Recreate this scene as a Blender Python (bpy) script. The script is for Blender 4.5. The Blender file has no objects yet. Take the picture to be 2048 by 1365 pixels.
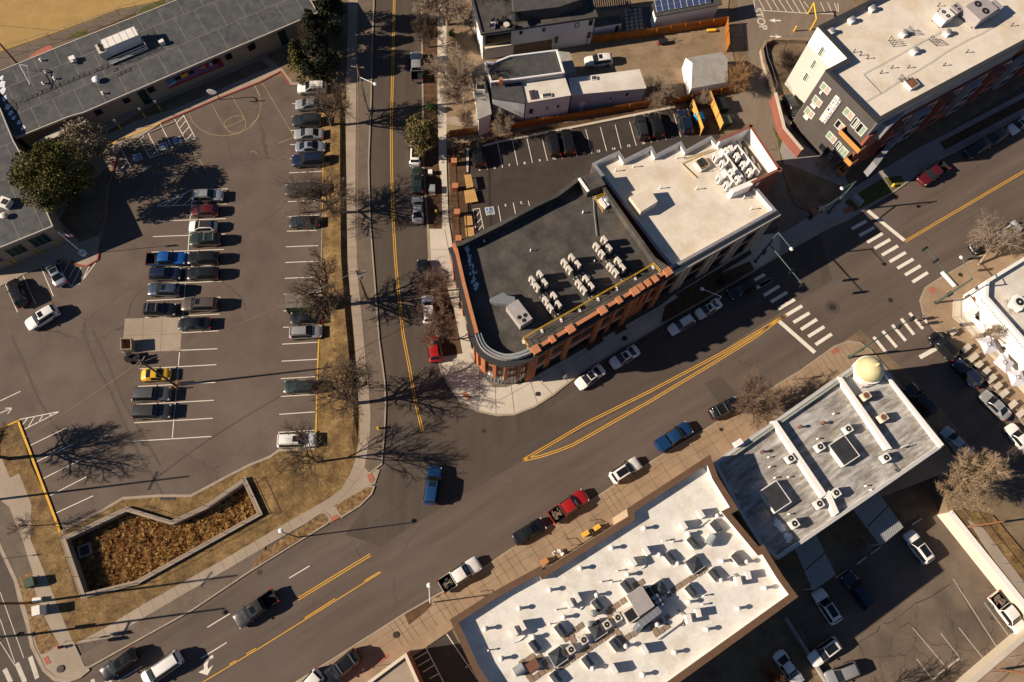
import bpy, bmesh, math, random
from mathutils import Vector, Matrix
random.seed(7)
R_ = random.Random(11)
SC = bpy.context.scene
COL = SC.collection

# ---------------------------------------------------------------- camera
PHW, PHH = 2048.0, 1365.0
FOC = 1480.0          # focal length in photo pixels
NADX, NADY = 972.0, 1198.0   # where the vertical lines of the place converge
CH = 102.0            # flying height, metres
_n = Vector((NADX - PHW/2, -(NADY - PHH/2), -FOC)).normalized()
_zc = -_n
_up = Vector((0, 1, 0))
_yc = (_up - _zc*_up.dot(_zc)).normalized()
_xc = _yc.cross(_zc)
RW = Matrix((_xc, _yc, _zc))         # world-from-camera rotation
cd = bpy.data.cameras.new('camera')
cam = bpy.data.objects.new('camera', cd); COL.objects.link(cam)
M4 = RW.to_4x4(); M4.translation = Vector((0, 0, CH)); cam.matrix_world = M4
cd.sensor_width = 36.0; cd.lens = FOC/PHW*36.0
cd.clip_start = 1.0; cd.clip_end = 3000.0
SC.camera = cam

# ---------------------------------------------------------------- light
SUN_EL = math.radians(27.0)
SH_AZ = math.radians(6.8)            # direction the shadows point, from +x
sdir = Vector((-math.cos(SH_AZ)*math.cos(SUN_EL), -math.sin(SH_AZ)*math.cos(SUN_EL), math.sin(SUN_EL)))
sl = bpy.data.lights.new('sun', 'SUN'); sl.energy = 5.0; sl.angle = math.radians(0.5); sl.color = (1.0, 0.85, 0.67)
so = bpy.data.objects.new('sun', sl); COL.objects.link(so)
so.rotation_euler = sdir.to_track_quat('Z', 'Y').to_euler(); so.location = (-60, 0, 90)
W = bpy.data.worlds.new('World'); SC.world = W; W.use_nodes = True
wn = W.node_tree.nodes; wl = W.node_tree.links
sky = wn.new('ShaderNodeTexSky'); sky.sky_type = 'NISHITA'; sky.sun_disc = False
sky.sun_elevation = SUN_EL; sky.sun_rotation = math.atan2(sdir.x, sdir.y)
sky.altitude = 2500; sky.dust_density = 0.3; sky.air_density = 0.75
bg = wn['Background']; bg.inputs['Strength'].default_value = 0.05
wl.new(sky.outputs[0], bg.inputs['Color'])
SC.view_settings.view_transform = 'Standard'; SC.view_settings.look = 'None'
SC.view_settings.exposure = 0.8; SC.view_settings.gamma = 1.0
SC.render.engine = 'CYCLES'
SC.cycles.max_bounces = 5; SC.cycles.diffuse_bounces = 2; SC.cycles.glossy_bounces = 2; SC.cycles.transmission_bounces = 2
SC.cycles.caustics_reflective = False; SC.cycles.caustics_refractive = False

# ---------------------------------------------------------------- helpers
def P(p, z=0.0):
    """photo pixel -> point of the place at height z"""
    v = RW @ Vector((p[0] - PHW/2, -(p[1] - PHH/2), -FOC))
    t = (z - CH)/v.z
    return Vector((v.x*t, v.y*t, z))
def PP(pts, z=0.0): return [P(p, z) for p in pts]
def T(x0, y0, s=3.9): return lambda *pts: [(x0 + a/s, y0 + b/s) for a, b in pts]
def T1(x0, y0, s=3.9): return lambda a, b: (x0 + a/s, y0 + b/s)
def area(pts): return 0.5*sum(pts[i-1][0]*pts[i][1] - pts[i][0]*pts[i-1][1] for i in range(len(pts)))
def ccw(pts): return list(pts) if area(pts) > 0 else list(pts)[::-1]
def inset(pts, d):
    """polygon moved inwards by d (d < 0: outwards); pts counter-clockwise"""
    pts = [Vector((p[0], p[1])) for p in pts]; n = len(pts); out = []
    for i in range(n):
        a, b, c = pts[i-1], pts[i], pts[(i+1) % n]
        e1 = (b - a).normalized(); e2 = (c - b).normalized()
        n1 = Vector((-e1.y, e1.x)); n2 = Vector((-e2.y, e2.x))
        k = 1 + n1.dot(n2)
        m = (n1 + n2)/max(k, 0.25)
        out.append(b + m*d)
    return out
def offset_line(pts, d):
    pts = [Vector((p[0], p[1])) for p in pts]; n = len(pts); out = []
    for i in range(n):
        e1 = (pts[i] - pts[i-1]).normalized() if i > 0 else (pts[1] - pts[0]).normalized()
        e2 = (pts[i+1] - pts[i]).normalized() if i < n-1 else e1
        n1 = Vector((-e1.y, e1.x)); n2 = Vector((-e2.y, e2.x))
        out.append(pts[i] + (n1 + n2)/max(1 + n1.dot(n2), 0.4)*d)
    return out
class MB:
    def __init__(s): s.v = []; s.f = []; s.m = []
    def poly(s, pts, m=0):
        b = len(s.v); s.v += [tuple(p) for p in pts]; s.f.append(tuple(range(b, b+len(pts)))); s.m.append(m); return s
    def prism(s, pts, z0, z1, m=0, top=True, bot=False, mt=None):
        pts = ccw([(p[0], p[1]) for p in pts]); n = len(pts); b = len(s.v)
        s.v += [(p[0], p[1], z0) for p in pts] + [(p[0], p[1], z1) for p in pts]
        for i in range(n):
            j = (i+1) % n; s.f.append((b+i, b+j, b+n+j, b+n+i)); s.m.append(m)
        if top: s.f.append(tuple(range(b+n, b+2*n))); s.m.append(m if mt is None else mt)
        if bot: s.f.append(tuple(range(b+n-1, b-1, -1))); s.m.append(m)
        return s
    def ring(s, outer, inner, z, m=0):
        n = len(outer); b = len(s.v)
        s.v += [(p[0], p[1], z) for p in outer] + [(p[0], p[1], z) for p in inner]
        for i in range(n):
            j = (i+1) % n; s.f.append((b+i, b+j, b+n+j, b+n+i)); s.m.append(m)
        return s
    def wallring(s, outer, inner, z0, z1, m=0, mtop=None):
        s.prism(outer, z0, z1, m, top=False); s.prism(inner, z0, z1, m, top=False)
        s.ring(outer, inner, z1, m if mtop is None else mtop); s.ring(outer, inner, z0, m); return s
    def box(s, c, size, rz=0.0, m=0, mt=None):
        x, y, z = size[0]/2, size[1]/2, size[2]/2; co, si = math.cos(rz), math.sin(rz)
        pts = [(c[0] + a*x*co - b*y*si, c[1] + a*x*si + b*y*co) for a, b in ((-1,-1),(1,-1),(1,1),(-1,1))]
        return s.prism(pts, c[2]-z, c[2]+z, m, True, True, mt)
    def cyl(s, c, r, h, n=12, r2=None, m=0, cap=True):
        r2 = r if r2 is None else r2; b = len(s.v)
        for k, (rr, z) in enumerate(((r, c[2]), (r2, c[2]+h))):
            s.v += [(c[0] + rr*math.cos(2*math.pi*i/n), c[1] + rr*math.sin(2*math.pi*i/n), z) for i in range(n)]
        for i in range(n):
            j = (i+1) % n; s.f.append((b+i, b+j, b+n+j, b+n+i)); s.m.append(m)
        if cap: s.f.append(tuple(range(b+n, b+2*n))); s.m.append(m)
        return s
    def tube(s, p, q, r0, r1=None, n=6, m=0, cap=True):
        p = Vector(p); q = Vector(q); r1 = r0 if r1 is None else r1
        d = (q - p)
        if d.length < 1e-6: return s
        d.normalize(); u = d.orthogonal().normalized(); w = d.cross(u); b = len(s.v)
        for c, r in ((p, r0), (q, r1)):
            for i in range(n):
                a = 2*math.pi*i/n; s.v.append(tuple(c + u*(r*math.cos(a)) + w*(r*math.sin(a))))
        for i in range(n):
            j = (i+1) % n; s.f.append((b+i, b+j, b+n+j, b+n+i)); s.m.append(m)
        if cap:
            s.f.append(tuple(range(b+n, b+2*n))); s.m.append(m)
            s.f.append(tuple(range(b+n-1, b-1, -1))); s.m.append(m)
        return s
    def path(s, pts, r, n=6, m=0):
        for a, b in zip(pts, pts[1:]): s.tube(a, b, r, r, n, m)
        return s
    def lathe(s, c, prof, n=20, m=0):
        b = len(s.v)
        for r, z in prof:
            s.v += [(c[0] + r*math.cos(2*math.pi*i/n), c[1] + r*math.sin(2*math.pi*i/n), c[2]+z) for i in range(n)]
        for k in range(len(prof)-1):
            for i in range(n):
                j = (i+1) % n; o = b + k*n
                s.f.append((o+i, o+j, o+n+j, o+n+i)); s.m.append(m)
        return s
    def strip(s, p, q, w, z, m=0):
        p = Vector((p[0], p[1])); q = Vector((q[0], q[1])); d = (q - p).normalized(); n = Vector((-d.y, d.x))*w/2
        return s.poly([(a.x, a.y, z) for a in (p-n, q-n, q+n, p+n)], m)
    def ribbon(s, line, w, z, m=0, side=0):
        a = offset_line(line, w*(0.5 if side == 0 else (1 if side > 0 else 0))); b = offset_line(line, -w*(0.5 if side == 0 else (0 if side > 0 else 1)))
        for i in range(len(a)-1): s.poly([(p.x, p.y, z) for p in (b[i], b[i+1], a[i+1], a[i])], m)
        return s
    def build(s, name, mats, parent=None, smooth=False, loc=None, angle=None):
        me = bpy.data.meshes.new(name)
        off = Vector((0, 0, 0))
        if parent is not None: off = abs_loc(parent)
        if loc is not None: off = Vector(loc)
        me.from_pydata([(v[0]-off.x, v[1]-off.y, v[2]-off.z) for v in s.v], [], s.f)
        if not isinstance(mats, (list, tuple)): mats = [mats]
        for m in mats: me.materials.append(m)
        if len(mats) > 1: me.polygons.foreach_set('material_index', s.m)
        if smooth:
            me.polygons.foreach_set('use_smooth', [True]*len(me.polygons))
            if angle: me.set_sharp_from_angle(angle=math.radians(angle))
        me.update()
        o = bpy.data.objects.new(name, me); COL.objects.link(o)
        if parent is not None: o.parent = parent
        if loc is not None and parent is None: o.location = loc
        return o
def abs_loc(o):
    l = Vector(o.location)
    while o.parent: o = o.parent; l = l + Vector(o.location)
    return l
def tag(o, label, cat, group=None):
    o['label'] = label; o['category'] = cat
    if group: o['group'] = group
    return o
def thing(name, label, cat, loc=(0, 0, 0), rz=0.0, group=None):
    o = bpy.data.objects.new(name, None); COL.objects.link(o); o.location = loc; o.rotation_euler = (0, 0, rz)
    o.empty_display_size = 0.3
    return tag(o, label, cat, group)
def single(name, mb, mats, label, cat, group=None, smooth=False, angle=None):
    n = len(mb.v); cx = sum(v[0] for v in mb.v)/n; cy = sum(v[1] for v in mb.v)/n; cz = min(v[2] for v in mb.v)
    return tag(mb.build(name, mats, None, smooth, (cx, cy, cz), angle), label, cat, group)
def structure(name, mb, mats):
    o = mb.build(name, mats); o['kind'] = 'structure'; return o
def copy_thing(root, loc, rz=0.0, label=None, group=None, scale=None):
    r = root.copy(); COL.objects.link(r); r.location = loc; r.rotation_euler = (0, 0, rz)
    if scale: r.scale = (scale, scale, scale)
    if label: r['label'] = label
    if group: r['group'] = group
    for ch in list(root.children):
        c = ch.copy(); COL.objects.link(c); c.parent = r
        for g in list(ch.children):
            d = g.copy(); COL.objects.link(d); d.parent = c
    return r

# ---------------------------------------------------------------- materials
def new_mat(name, color, rough=0.8, metal=0.0, spec=0.3, coat=0.0):
    m = bpy.data.materials.new(name); m.use_nodes = True
    b = m.node_tree.nodes['Principled BSDF']
    b.inputs['Base Color'].default_value = (*color, 1); b.inputs['Roughness'].default_value = rough
    b.inputs['Metallic'].default_value = metal; b.inputs['Specular IOR Level'].default_value = spec
    b.inputs['Coat Weight'].default_value = coat
    return m
def noise_mat(name, cols, scale, rough=0.85, detail=6, lo=0.3, hi=0.7, stretch=None, rot=0.0, fine=None, bump=0.0, big=None, spec=0.2):
    """colour ramp over a world-space noise; fine = (scale, amount) grain; big = (scale, colour, amount) stains"""
    m = new_mat(name, cols[0], rough, spec=spec); nt = m.node_tree; N = nt.nodes; L = nt.links; b = N['Principled BSDF']
    geo = N.new('ShaderNodeNewGeometry'); mp = N.new('ShaderNodeMapping'); L.new(geo.outputs['Position'], mp.inputs['Vector'])
    mp.inputs['Rotation'].default_value = (0, 0, -rot)
    if stretch: mp.inputs['Scale'].default_value = stretch
    if rot and stretch: mp.vector_type = 'TEXTURE'; mp.inputs['Rotation'].default_value = (0, 0, rot); mp.inputs['Scale'].default_value = tuple(1/x for x in stretch)
    nz = N.new('ShaderNodeTexNoise'); nz.inputs['Scale'].default_value = scale; nz.inputs['Detail'].default_value = detail; nz.inputs['Roughness'].default_value = 0.65
    L.new(mp.outputs[0], nz.inputs['Vector'])
    rp = N.new('ShaderNodeValToRGB'); L.new(nz.outputs['Fac'], rp.inputs['Fac'])
    e = rp.color_ramp.elements; e[0].position = lo; e[1].position = hi
    e[0].color = (*cols[0], 1); e[1].color = (*cols[-1], 1)
    for i, c in enumerate(cols[1:-1]):
        x = e.new(lo + (hi-lo)*(i+1)/(len(cols)-1)); x.color = (*c, 1)
    out = rp.outputs['Color']
    if big:
        n2 = N.new('ShaderNodeTexNoise'); n2.inputs['Scale'].default_value = big[0]; n2.inputs['Detail'].default_value = 5; n2.inputs['Roughness'].default_value = 0.6
        L.new(geo.outputs['Position'], n2.inputs['Vector'])
        r2 = N.new('ShaderNodeMapRange'); r2.inputs['From Min'].default_value = 0.5; r2.inputs['From Max'].default_value = 0.72
        r2.inputs['To Max'].default_value = big[2]; L.new(n2.outputs['Fac'], r2.inputs['Value'])
        mx = N.new('ShaderNodeMixRGB'); mx.inputs['Color2'].default_value = (*big[1], 1); L.new(r2.outputs[0], mx.inputs['Fac']); L.new(out, mx.inputs['Color1'])
        out = mx.outputs[0]
    if fine:
        n3 = N.new('ShaderNodeTexNoise'); n3.inputs['Scale'].default_value = fine[0]; n3.inputs['Detail'].default_value = 3; n3.inputs['Roughness'].default_value = 0.7
        L.new(geo.outputs['Position'], n3.inputs['Vector'])
        r3 = N.new('ShaderNodeMapRange'); r3.inputs['From Min'].default_value = 0.3; r3.inputs['From Max'].default_value = 0.7
        r3.inputs['To Min'].default_value = 1 - fine[1]; r3.inputs['To Max'].default_value = 1 + fine[1]; L.new(n3.outputs['Fac'], r3.inputs['Value'])
        mu = N.new('ShaderNodeMixRGB'); mu.blend_type = 'MULTIPLY'; mu.inputs['Fac'].default_value = 1
        L.new(out, mu.inputs['Color1']); L.new(r3.outputs[0], mu.inputs['Color2']); out = mu.outputs[0]
        if bump:
            bp = N.new('ShaderNodeBump'); bp.inputs['Strength'].default_value = bump; bp.inputs['Distance'].default_value = 0.05
            L.new(n3.outputs['Fac'], bp.inputs['Height']); L.new(bp.outputs[0], b.inputs['Normal'])
    L.new(out, b.inputs['Base Color'])
    return m
def brick_mat(name, c1, c2, mortar, scale=1.0, bw=0.5, rh=0.25, rot=0.0, msize=0.02, use_uv=False, rough=0.85):
    m = noise_mat(name, (c1, c2), 0.8, rough, fine=(9.0, 0.12)); nt = m.node_tree; N = nt.nodes; L = nt.links; b = N['Principled BSDF']
    src = b.inputs['Base Color'].links[0].from_socket
    geo = N.new('ShaderNodeNewGeometry'); mp = N.new('ShaderNodeMapping'); mp.inputs['Rotation'].default_value = (0, 0, -rot)
    L.new(geo.outputs['Position'], mp.inputs['Vector'])
    bt = N.new('ShaderNodeTexBrick'); bt.inputs['Scale'].default_value = scale; bt.inputs['Brick Width'].default_value = bw; bt.inputs['Row Height'].default_value = rh
    bt.inputs['Mortar Size'].default_value = msize; bt.inputs['Mortar'].default_value = (*mortar, 1); bt.inputs['Mortar Smooth'].default_value = 0.2
    L.new(mp.outputs[0], bt.inputs['Vector']); L.new(src, bt.inputs['Color1'])
    mu = N.new('ShaderNodeMixRGB'); mu.blend_type = 'MULTIPLY'; mu.inputs['Fac'].default_value = 1; mu.inputs['Color2'].default_value = (.86, .86, .86, 1)
    L.new(src, mu.inputs['Color1']); L.new(mu.outputs[0], bt.inputs['Color2']); L.new(bt.outputs['Color'], b.inputs['Base Color'])
    return m
def stripe_mat(name, c1, c2, period, ang, duty=0.85, rough=0.7):
    m = noise_mat(name, (c1, tuple(x*1.15 for x in c1)), 1.2, rough, fine=(7, .1)); nt = m.node_tree; N = nt.nodes; L = nt.links; b = N['Principled BSDF']
    src = b.inputs['Base Color'].links[0].from_socket
    geo = N.new('ShaderNodeNewGeometry'); dt = N.new('ShaderNodeVectorMath'); dt.operation = 'DOT_PRODUCT'
    dt.inputs[1].default_value = (math.cos(ang)/period, math.sin(ang)/period, 0); L.new(geo.outputs['Position'], dt.inputs[0])
    fr = N.new('ShaderNodeMath'); fr.operation = 'FRACT'; L.new(dt.outputs['Value'], fr.inputs[0])
    gt = N.new('ShaderNodeMath'); gt.operation = 'GREATER_THAN'; gt.inputs[1].default_value = duty; L.new(fr.outputs[0], gt.inputs[0])
    mx = N.new('ShaderNodeMixRGB'); mx.inputs['Color2'].default_value = (*c2, 1); L.new(gt.outputs[0], mx.inputs['Fac']); L.new(src, mx.inputs['Color1'])
    L.new(mx.outputs[0], b.inputs['Base Color'])
    return m
AVE = math.atan2((P((1784,386)) - P((1145,759))).y, (P((1784,386)) - P((1145,759))).x)   # heading of the avenue
M = {}
M['earth'] = noise_mat('dry_earth', ((.10,.070,.045), (.17,.12,.075), (.22,.165,.105)), 0.35, fine=(6, .25), big=(0.12, (.13,.11,.06), .6))
M['asphalt'] = noise_mat('avenue_asphalt', ((.082,.062,.050), (.130,.099,.081)), 0.42, stretch=(.10, 1.0, 1), rot=AVE, fine=(9, .10), big=(.09, (.125,.105,.092), .5))
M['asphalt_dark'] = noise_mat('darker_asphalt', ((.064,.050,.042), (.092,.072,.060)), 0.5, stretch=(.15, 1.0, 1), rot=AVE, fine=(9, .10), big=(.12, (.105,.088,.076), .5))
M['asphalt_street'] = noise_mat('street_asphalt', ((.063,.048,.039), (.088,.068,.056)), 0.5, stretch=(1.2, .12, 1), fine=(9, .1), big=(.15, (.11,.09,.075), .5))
M['lot'] = noise_mat('lot_asphalt', ((.092,.069,.056), (.134,.102,.084)), 0.25, fine=(8, .12), big=(.07, (.15,.118,.095), .7), detail=9)
M['lot_new'] = noise_mat('fresh_asphalt', ((.040,.032,.028), (.056,.046,.040)), 0.5, fine=(10, .12), big=(.2, (.07,.058,.05), .6))
M['lot_old'] = noise_mat('aged_asphalt', ((.105,.080,.061), (.17,.131,.099)), 0.25, fine=(7, .16), big=(.16, (.075,.062,.05), .8), detail=9)
M['alley'] = noise_mat('alley_concrete', ((.16,.125,.095), (.22,.172,.13)), 0.5, stretch=(1.5,.2,1), rot=math.radians(-20), fine=(8, .1), big=(.1, (.13,.105,.085), .6))
M['walk'] = noise_mat('sidewalk_concrete', ((.27,.215,.165), (.36,.29,.225)), 0.25, fine=(9, .09), big=(.12, (.24,.185,.14), .6))
M['walk_pale'] = noise_mat('pale_concrete', ((.46,.405,.335), (.56,.495,.41)), 0.3, fine=(9, .07), big=(.12, (.38,.33,.27), .5))
M['walk_rust'] = noise_mat('warm_concrete', ((.24,.165,.105), (.34,.245,.165)), 0.35, fine=(8, .12), big=(.15, (.19,.135,.095), .7), detail=8)
M['walk_grey'] = noise_mat('grey_concrete', ((.25,.225,.21), (.32,.29,.27)), 0.35, fine=(8, .1), big=(.15, (.2,.18,.17), .6))  # greyer concrete for the north-east sidewalk, low wall and court pavers
M['joint'] = new_mat('slab_joint', (.13,.10,.075), .9)
M['kerb'] = noise_mat('kerb_concrete', ((.27,.215,.165), (.37,.30,.235)), .6, fine=(9, .12))
M['kerb_red'] = noise_mat('red_kerb_paint', ((.26,.045,.035), (.34,.075,.06)), .8, fine=(9, .15))
M['kerb_yellow'] = noise_mat('yellow_kerb_paint', ((.62,.33,.035), (.70,.40,.06)), .8, fine=(9, .15))
M['strip'] = noise_mat('paved_verge', ((.115,.088,.068), (.155,.12,.092)), 0.5, fine=(7, .2), big=(.3, (.10,.072,.05), .6))
M['lawn'] = noise_mat('dormant_lawn', ((.080,.048,.020), (.170,.105,.042), (.28,.182,.080)), 0.6, fine=(4, .38), big=(.16, (.075,.05,.022), .75), detail=9)
M['field'] = noise_mat('dormant_field', ((.30,.19,.065), (.38,.25,.095)), 0.35, fine=(5, .16), big=(.12, (.33,.20,.075), .6), detail=9)
M['green'] = noise_mat('green_turf', ((.06,.062,.016), (.11,.105,.028)), 1.2, fine=(6, .3))
M['mulch'] = noise_mat('leaf_mulch', ((.085,.048,.022), (.19,.115,.05), (.30,.20,.10)), 2.2, fine=(9, .4), lo=.35, hi=.68)
M['mulch_dark'] = noise_mat('bark_mulch', ((.06,.034,.019), (.12,.068,.036)), 1.2, fine=(9, .35))
M['dirt'] = noise_mat('yard_dirt', ((.15,.103,.064), (.235,.168,.105), (.29,.215,.14)), 0.4, fine=(6, .22), big=(.2, (.13,.085,.05), .7), detail=8)
M['wildgrass'] = noise_mat('basin_soil', ((.07,.04,.018), (.16,.09,.035)), 1.2, fine=(6, .4))
M['white_paint'] = noise_mat('white_road_paint', ((.62,.56,.48), (.74,.68,.60)), 1.1, fine=(9, .12), lo=.25)
M['worn_paint'] = noise_mat('worn_road_paint', ((.42,.37,.31), (.60,.54,.47)), 1.3, fine=(9, .2))
M['yellow_paint'] = noise_mat('yellow_road_paint', ((.60,.30,.03), (.70,.38,.045)), 1.1, fine=(9, .14))
M['court_paint'] = noise_mat('faded_court_paint', ((.36,.26,.12), (.48,.36,.18)), 1.3, fine=(9, .2))
M['blue_paint'] = noise_mat('blue_road_paint', ((.07,.15,.30), (.10,.19,.36)), 1.3, fine=(9, .15))
M['tactile'] = noise_mat('red_tactile_plate', ((.30,.10,.065), (.38,.14,.095)), 1.3, fine=(12, .15))
M['iron'] = new_mat('dark_iron', (.05,.04,.035), .6, .4)
M['black_metal'] = new_mat('black_metal', (.018,.018,.02), .45, .3)
M['steel'] = new_mat('galvanised_steel', (.42,.43,.44), .42, .7)
M['white_metal'] = new_mat('white_metal', (.74,.72,.68), .5)
M['signal_green'] = new_mat('green_painted_steel', (.055,.10,.085), .5, .2)
M['yellow'] = new_mat('yellow_enamel', (.72,.42,.03), .5)
M['glass'] = new_mat('dark_glass', (.012,.014,.016), .08, 0, .6)
M['pane_green'] = noise_mat('greenish_pane', ((.20,.27,.19), (.30,.38,.28)), 1.1, .15, spec=.5)
M['pane_blind'] = noise_mat('blind_behind_pane', ((.36,.29,.235), (.44,.36,.30)), 1.1, .25, spec=.5)

def add_cracks(m, scale, w, dark, ms):
    nt = m.node_tree; N = nt.nodes; L = nt.links; b = N['Principled BSDF']; src = b.inputs['Base Color'].links[0].from_socket
    g = N.new('ShaderNodeNewGeometry'); nz = N.new('ShaderNodeTexNoise'); nz.inputs['Scale'].default_value = .9; nz.inputs['Detail'].default_value = 4; L.new(g.outputs['Position'], nz.inputs['Vector'])
    va = N.new('ShaderNodeVectorMath'); va.operation = 'MULTIPLY_ADD'; va.inputs[1].default_value = (1.6, 1.6, 0); L.new(nz.outputs['Color'], va.inputs[0]); L.new(g.outputs['Position'], va.inputs[2])
    v = N.new('ShaderNodeTexVoronoi'); v.feature = 'DISTANCE_TO_EDGE'; v.inputs['Scale'].default_value = scale; L.new(va.outputs[0], v.inputs['Vector'])
    r = N.new('ShaderNodeMapRange'); r.inputs['From Max'].default_value = w; r.inputs['To Min'].default_value = 1; r.inputs['To Max'].default_value = 0; L.new(v.outputs['Distance'], r.inputs['Value'])
    n2 = N.new('ShaderNodeTexNoise'); n2.inputs['Scale'].default_value = ms; L.new(g.outputs['Position'], n2.inputs['Vector'])
    r2 = N.new('ShaderNodeMapRange'); r2.inputs['From Min'].default_value = .48; r2.inputs['From Max'].default_value = .6; r2.inputs['To Max'].default_value = dark; L.new(n2.outputs['Fac'], r2.inputs['Value'])
    mu = N.new('ShaderNodeMath'); mu.operation = 'MULTIPLY'; L.new(r.outputs[0], mu.inputs[0]); L.new(r2.outputs[0], mu.inputs[1])
    mx = N.new('ShaderNodeMixRGB'); mx.inputs['Color2'].default_value = (.035, .027, .023, 1); L.new(mu.outputs[0], mx.inputs['Fac']); L.new(src, mx.inputs['Color1']); L.new(mx.outputs[0], b.inputs['Base Color'])
for k, sc_, w_, dk, ms_ in (('asphalt', .11, .007, .6, .05), ('asphalt_dark', .13, .007, .5, .05), ('asphalt_street', .14, .008, .6, .06), ('lot', .09, .006, .6, .04), ('lot_old', .2, .014, .8, .05), ('walk_rust', .3, .012, .5, .1), ('strip', .35, .015, .6, .1), ('alley', .2, .01, .6, .07)): add_cracks(M[k], sc_, w_, dk, ms_)

# ---------------------------------------------------------------- the ground: one sheet with the hole of the detention basin
BAS = [(126,1077),(256,1016),(346,1043),(413,1012),(492,957),(526,1030),(277,1169),(167,1196)]
ZLOT = -2.3
LOTP = [(1470,1160),(1545,1105),(1730,985),(1862,905),(1880,965),(1897,1024),(2075,1246),(1938,1368),(1860,1440),(1860,1520),(1180,1520),(1300,1400)]
def sheet_with_hole(outer, hole, z, hole2=None):
    bm = bmesh.new()
    for loop in [x for x in (outer, hole, hole2) if x]:
        vs = [bm.verts.new((p[0], p[1], z)) for p in loop]
        for i in range(len(vs)): bm.edges.new((vs[i-1], vs[i]))
    bmesh.ops.triangle_fill(bm, edges=bm.edges[:], use_beauty=True)
    for f in bm.faces:
        if f.normal.z < 0: f.normal_flip()
    me = bpy.data.meshes.new('ground'); bm.to_mesh(me); bm.free(); return me
basw = PP(BAS)
me = sheet_with_hole([(-1400,-1400),(1400,-1400),(1400,1400),(-1400,1400)], basw, 0.0, PP(LOTP))
me.materials.append(M['earth'])
o = bpy.data.objects.new('ground', me); COL.objects.link(o); o['kind'] = 'structure'

ZB = -1.15
structure('basin_floor', MB().prism(inset(ccw([(p.x, p.y) for p in basw]), -.3), ZB-.3, ZB), M['wildgrass'])
def inset_(pts, d): return inset(ccw([(p.x, p.y) for p in pts]), d)
def sheet(name, px, mat, z): return structure(name, MB().poly(ccw([(p.x, p.y, z) for p in PP(px)])), mat)
KH = 0.10
_lay = [0]
def slab(name, px, mat, z1=KH, z0=-0.03):
    _lay[0] += 1; z1 += .0004*_lay[0]          # no two slabs share a plane
    return structure(name, MB().prism(PP(px, z1), z0, z1), mat)

# roads and lots ------------------------------------------------------------
sheet('road', [(-260,1640),(-60,1430),(150,1270),(500,1060),(740,930),(860,860),(980,790),(1200,650),(1500,480),(1800,320),(2300,20),(2500,210),(2100,450),(1900,590),(2250,1000),(2080,1060),
               (1850,780),(1720,660),(1300,960),(900,1230),(600,1420),(420,1640)], M['asphalt'], .004)
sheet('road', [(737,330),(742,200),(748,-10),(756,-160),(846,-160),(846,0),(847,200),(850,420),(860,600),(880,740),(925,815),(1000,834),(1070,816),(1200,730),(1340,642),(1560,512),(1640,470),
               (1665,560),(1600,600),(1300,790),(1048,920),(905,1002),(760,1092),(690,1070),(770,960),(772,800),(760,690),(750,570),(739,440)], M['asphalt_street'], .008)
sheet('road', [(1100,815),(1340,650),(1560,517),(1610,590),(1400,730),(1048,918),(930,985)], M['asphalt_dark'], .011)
sheet('parking_lot', [(-120,560),(40,548),(100,520),(160,540),(215,460),(220,300),(330,235),(500,165),(575,150),(655,170),(655,760),(650,890),(640,905),(560,910),(500,935),(400,1000),(240,1002),(100,1066),(40,850),(-120,880)], M['lot'], .008)
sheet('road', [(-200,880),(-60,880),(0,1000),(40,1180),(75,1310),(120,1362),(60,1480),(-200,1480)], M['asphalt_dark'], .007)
sheet('parking_lot', [(930,288),(1350,205),(1440,190),(1440,300),(1240,345),(1000,500),(930,490)], M['lot_new'], .008)
mbk = MB(); lp = PP(LOTP)
for i in range(len(lp)): mbk.poly([(lp[i-1].x, lp[i-1].y, ZLOT), (lp[i].x, lp[i].y, ZLOT), (lp[i].x, lp[i].y, 0), (lp[i-1].x, lp[i-1].y, 0)])
structure('embankment', mbk, M['earth'])
structure('ground', MB().prism(inset_(PP(LOTP), -.4), ZLOT-.4, ZLOT), M['earth'])
structure('parking_lot', MB().poly([(p.x, p.y, ZLOT+.012) for p in PP([(1575,1205),(1620,1160),(1700,1105),(1840,1030),(1890,1030),(2070,1246),(1938,1368),(1860,1440),(1860,1500),(1700,1500),(1640,1330)], ZLOT)]), M['lot_old'])
sheet('alley', [(1465,-120),(1740,-120),(1700,40),(1600,90),(1560,80),(1530,100),(1545,200),(1565,330),(1640,470),(1560,500),(1545,330),(1500,250),(1430,235),(1470,190),(1510,150),(1480,60)], M['alley'], .009)
sheet('yard_pavement', [(815,1315),(900,1255),(960,1365),(1100,1480),(760,1480)], M['lot_new'], .012)

# dry playing field of the school
slab('field', [(-260,60),(-260,-160),(420,-160),(330,0),(240,18),(110,66),(0,104),(-120,150)], M['field'], .05)
slab('path', [(-120,155),(0,107),(110,69),(240,22),(330,2),(420,-60),(440,-40),(355,-4),(240,48),(103,100),(0,140),(-120,180)], M['strip'], .06)

for q_, m_ in (([(276,28),(282,17),(326,-2),(330,9)],'green'), ([(136,79),(140,71),(172,57),(178,69)],'green'), ([(58,113),(98,88),(108,97),(62,121)],'brick_bed'), ([(180,66),(270,26),(275,34),(190,74)],'mulch_dark')): slab('planting', q_, M.get(m_, M['tactile']), .09)
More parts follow.
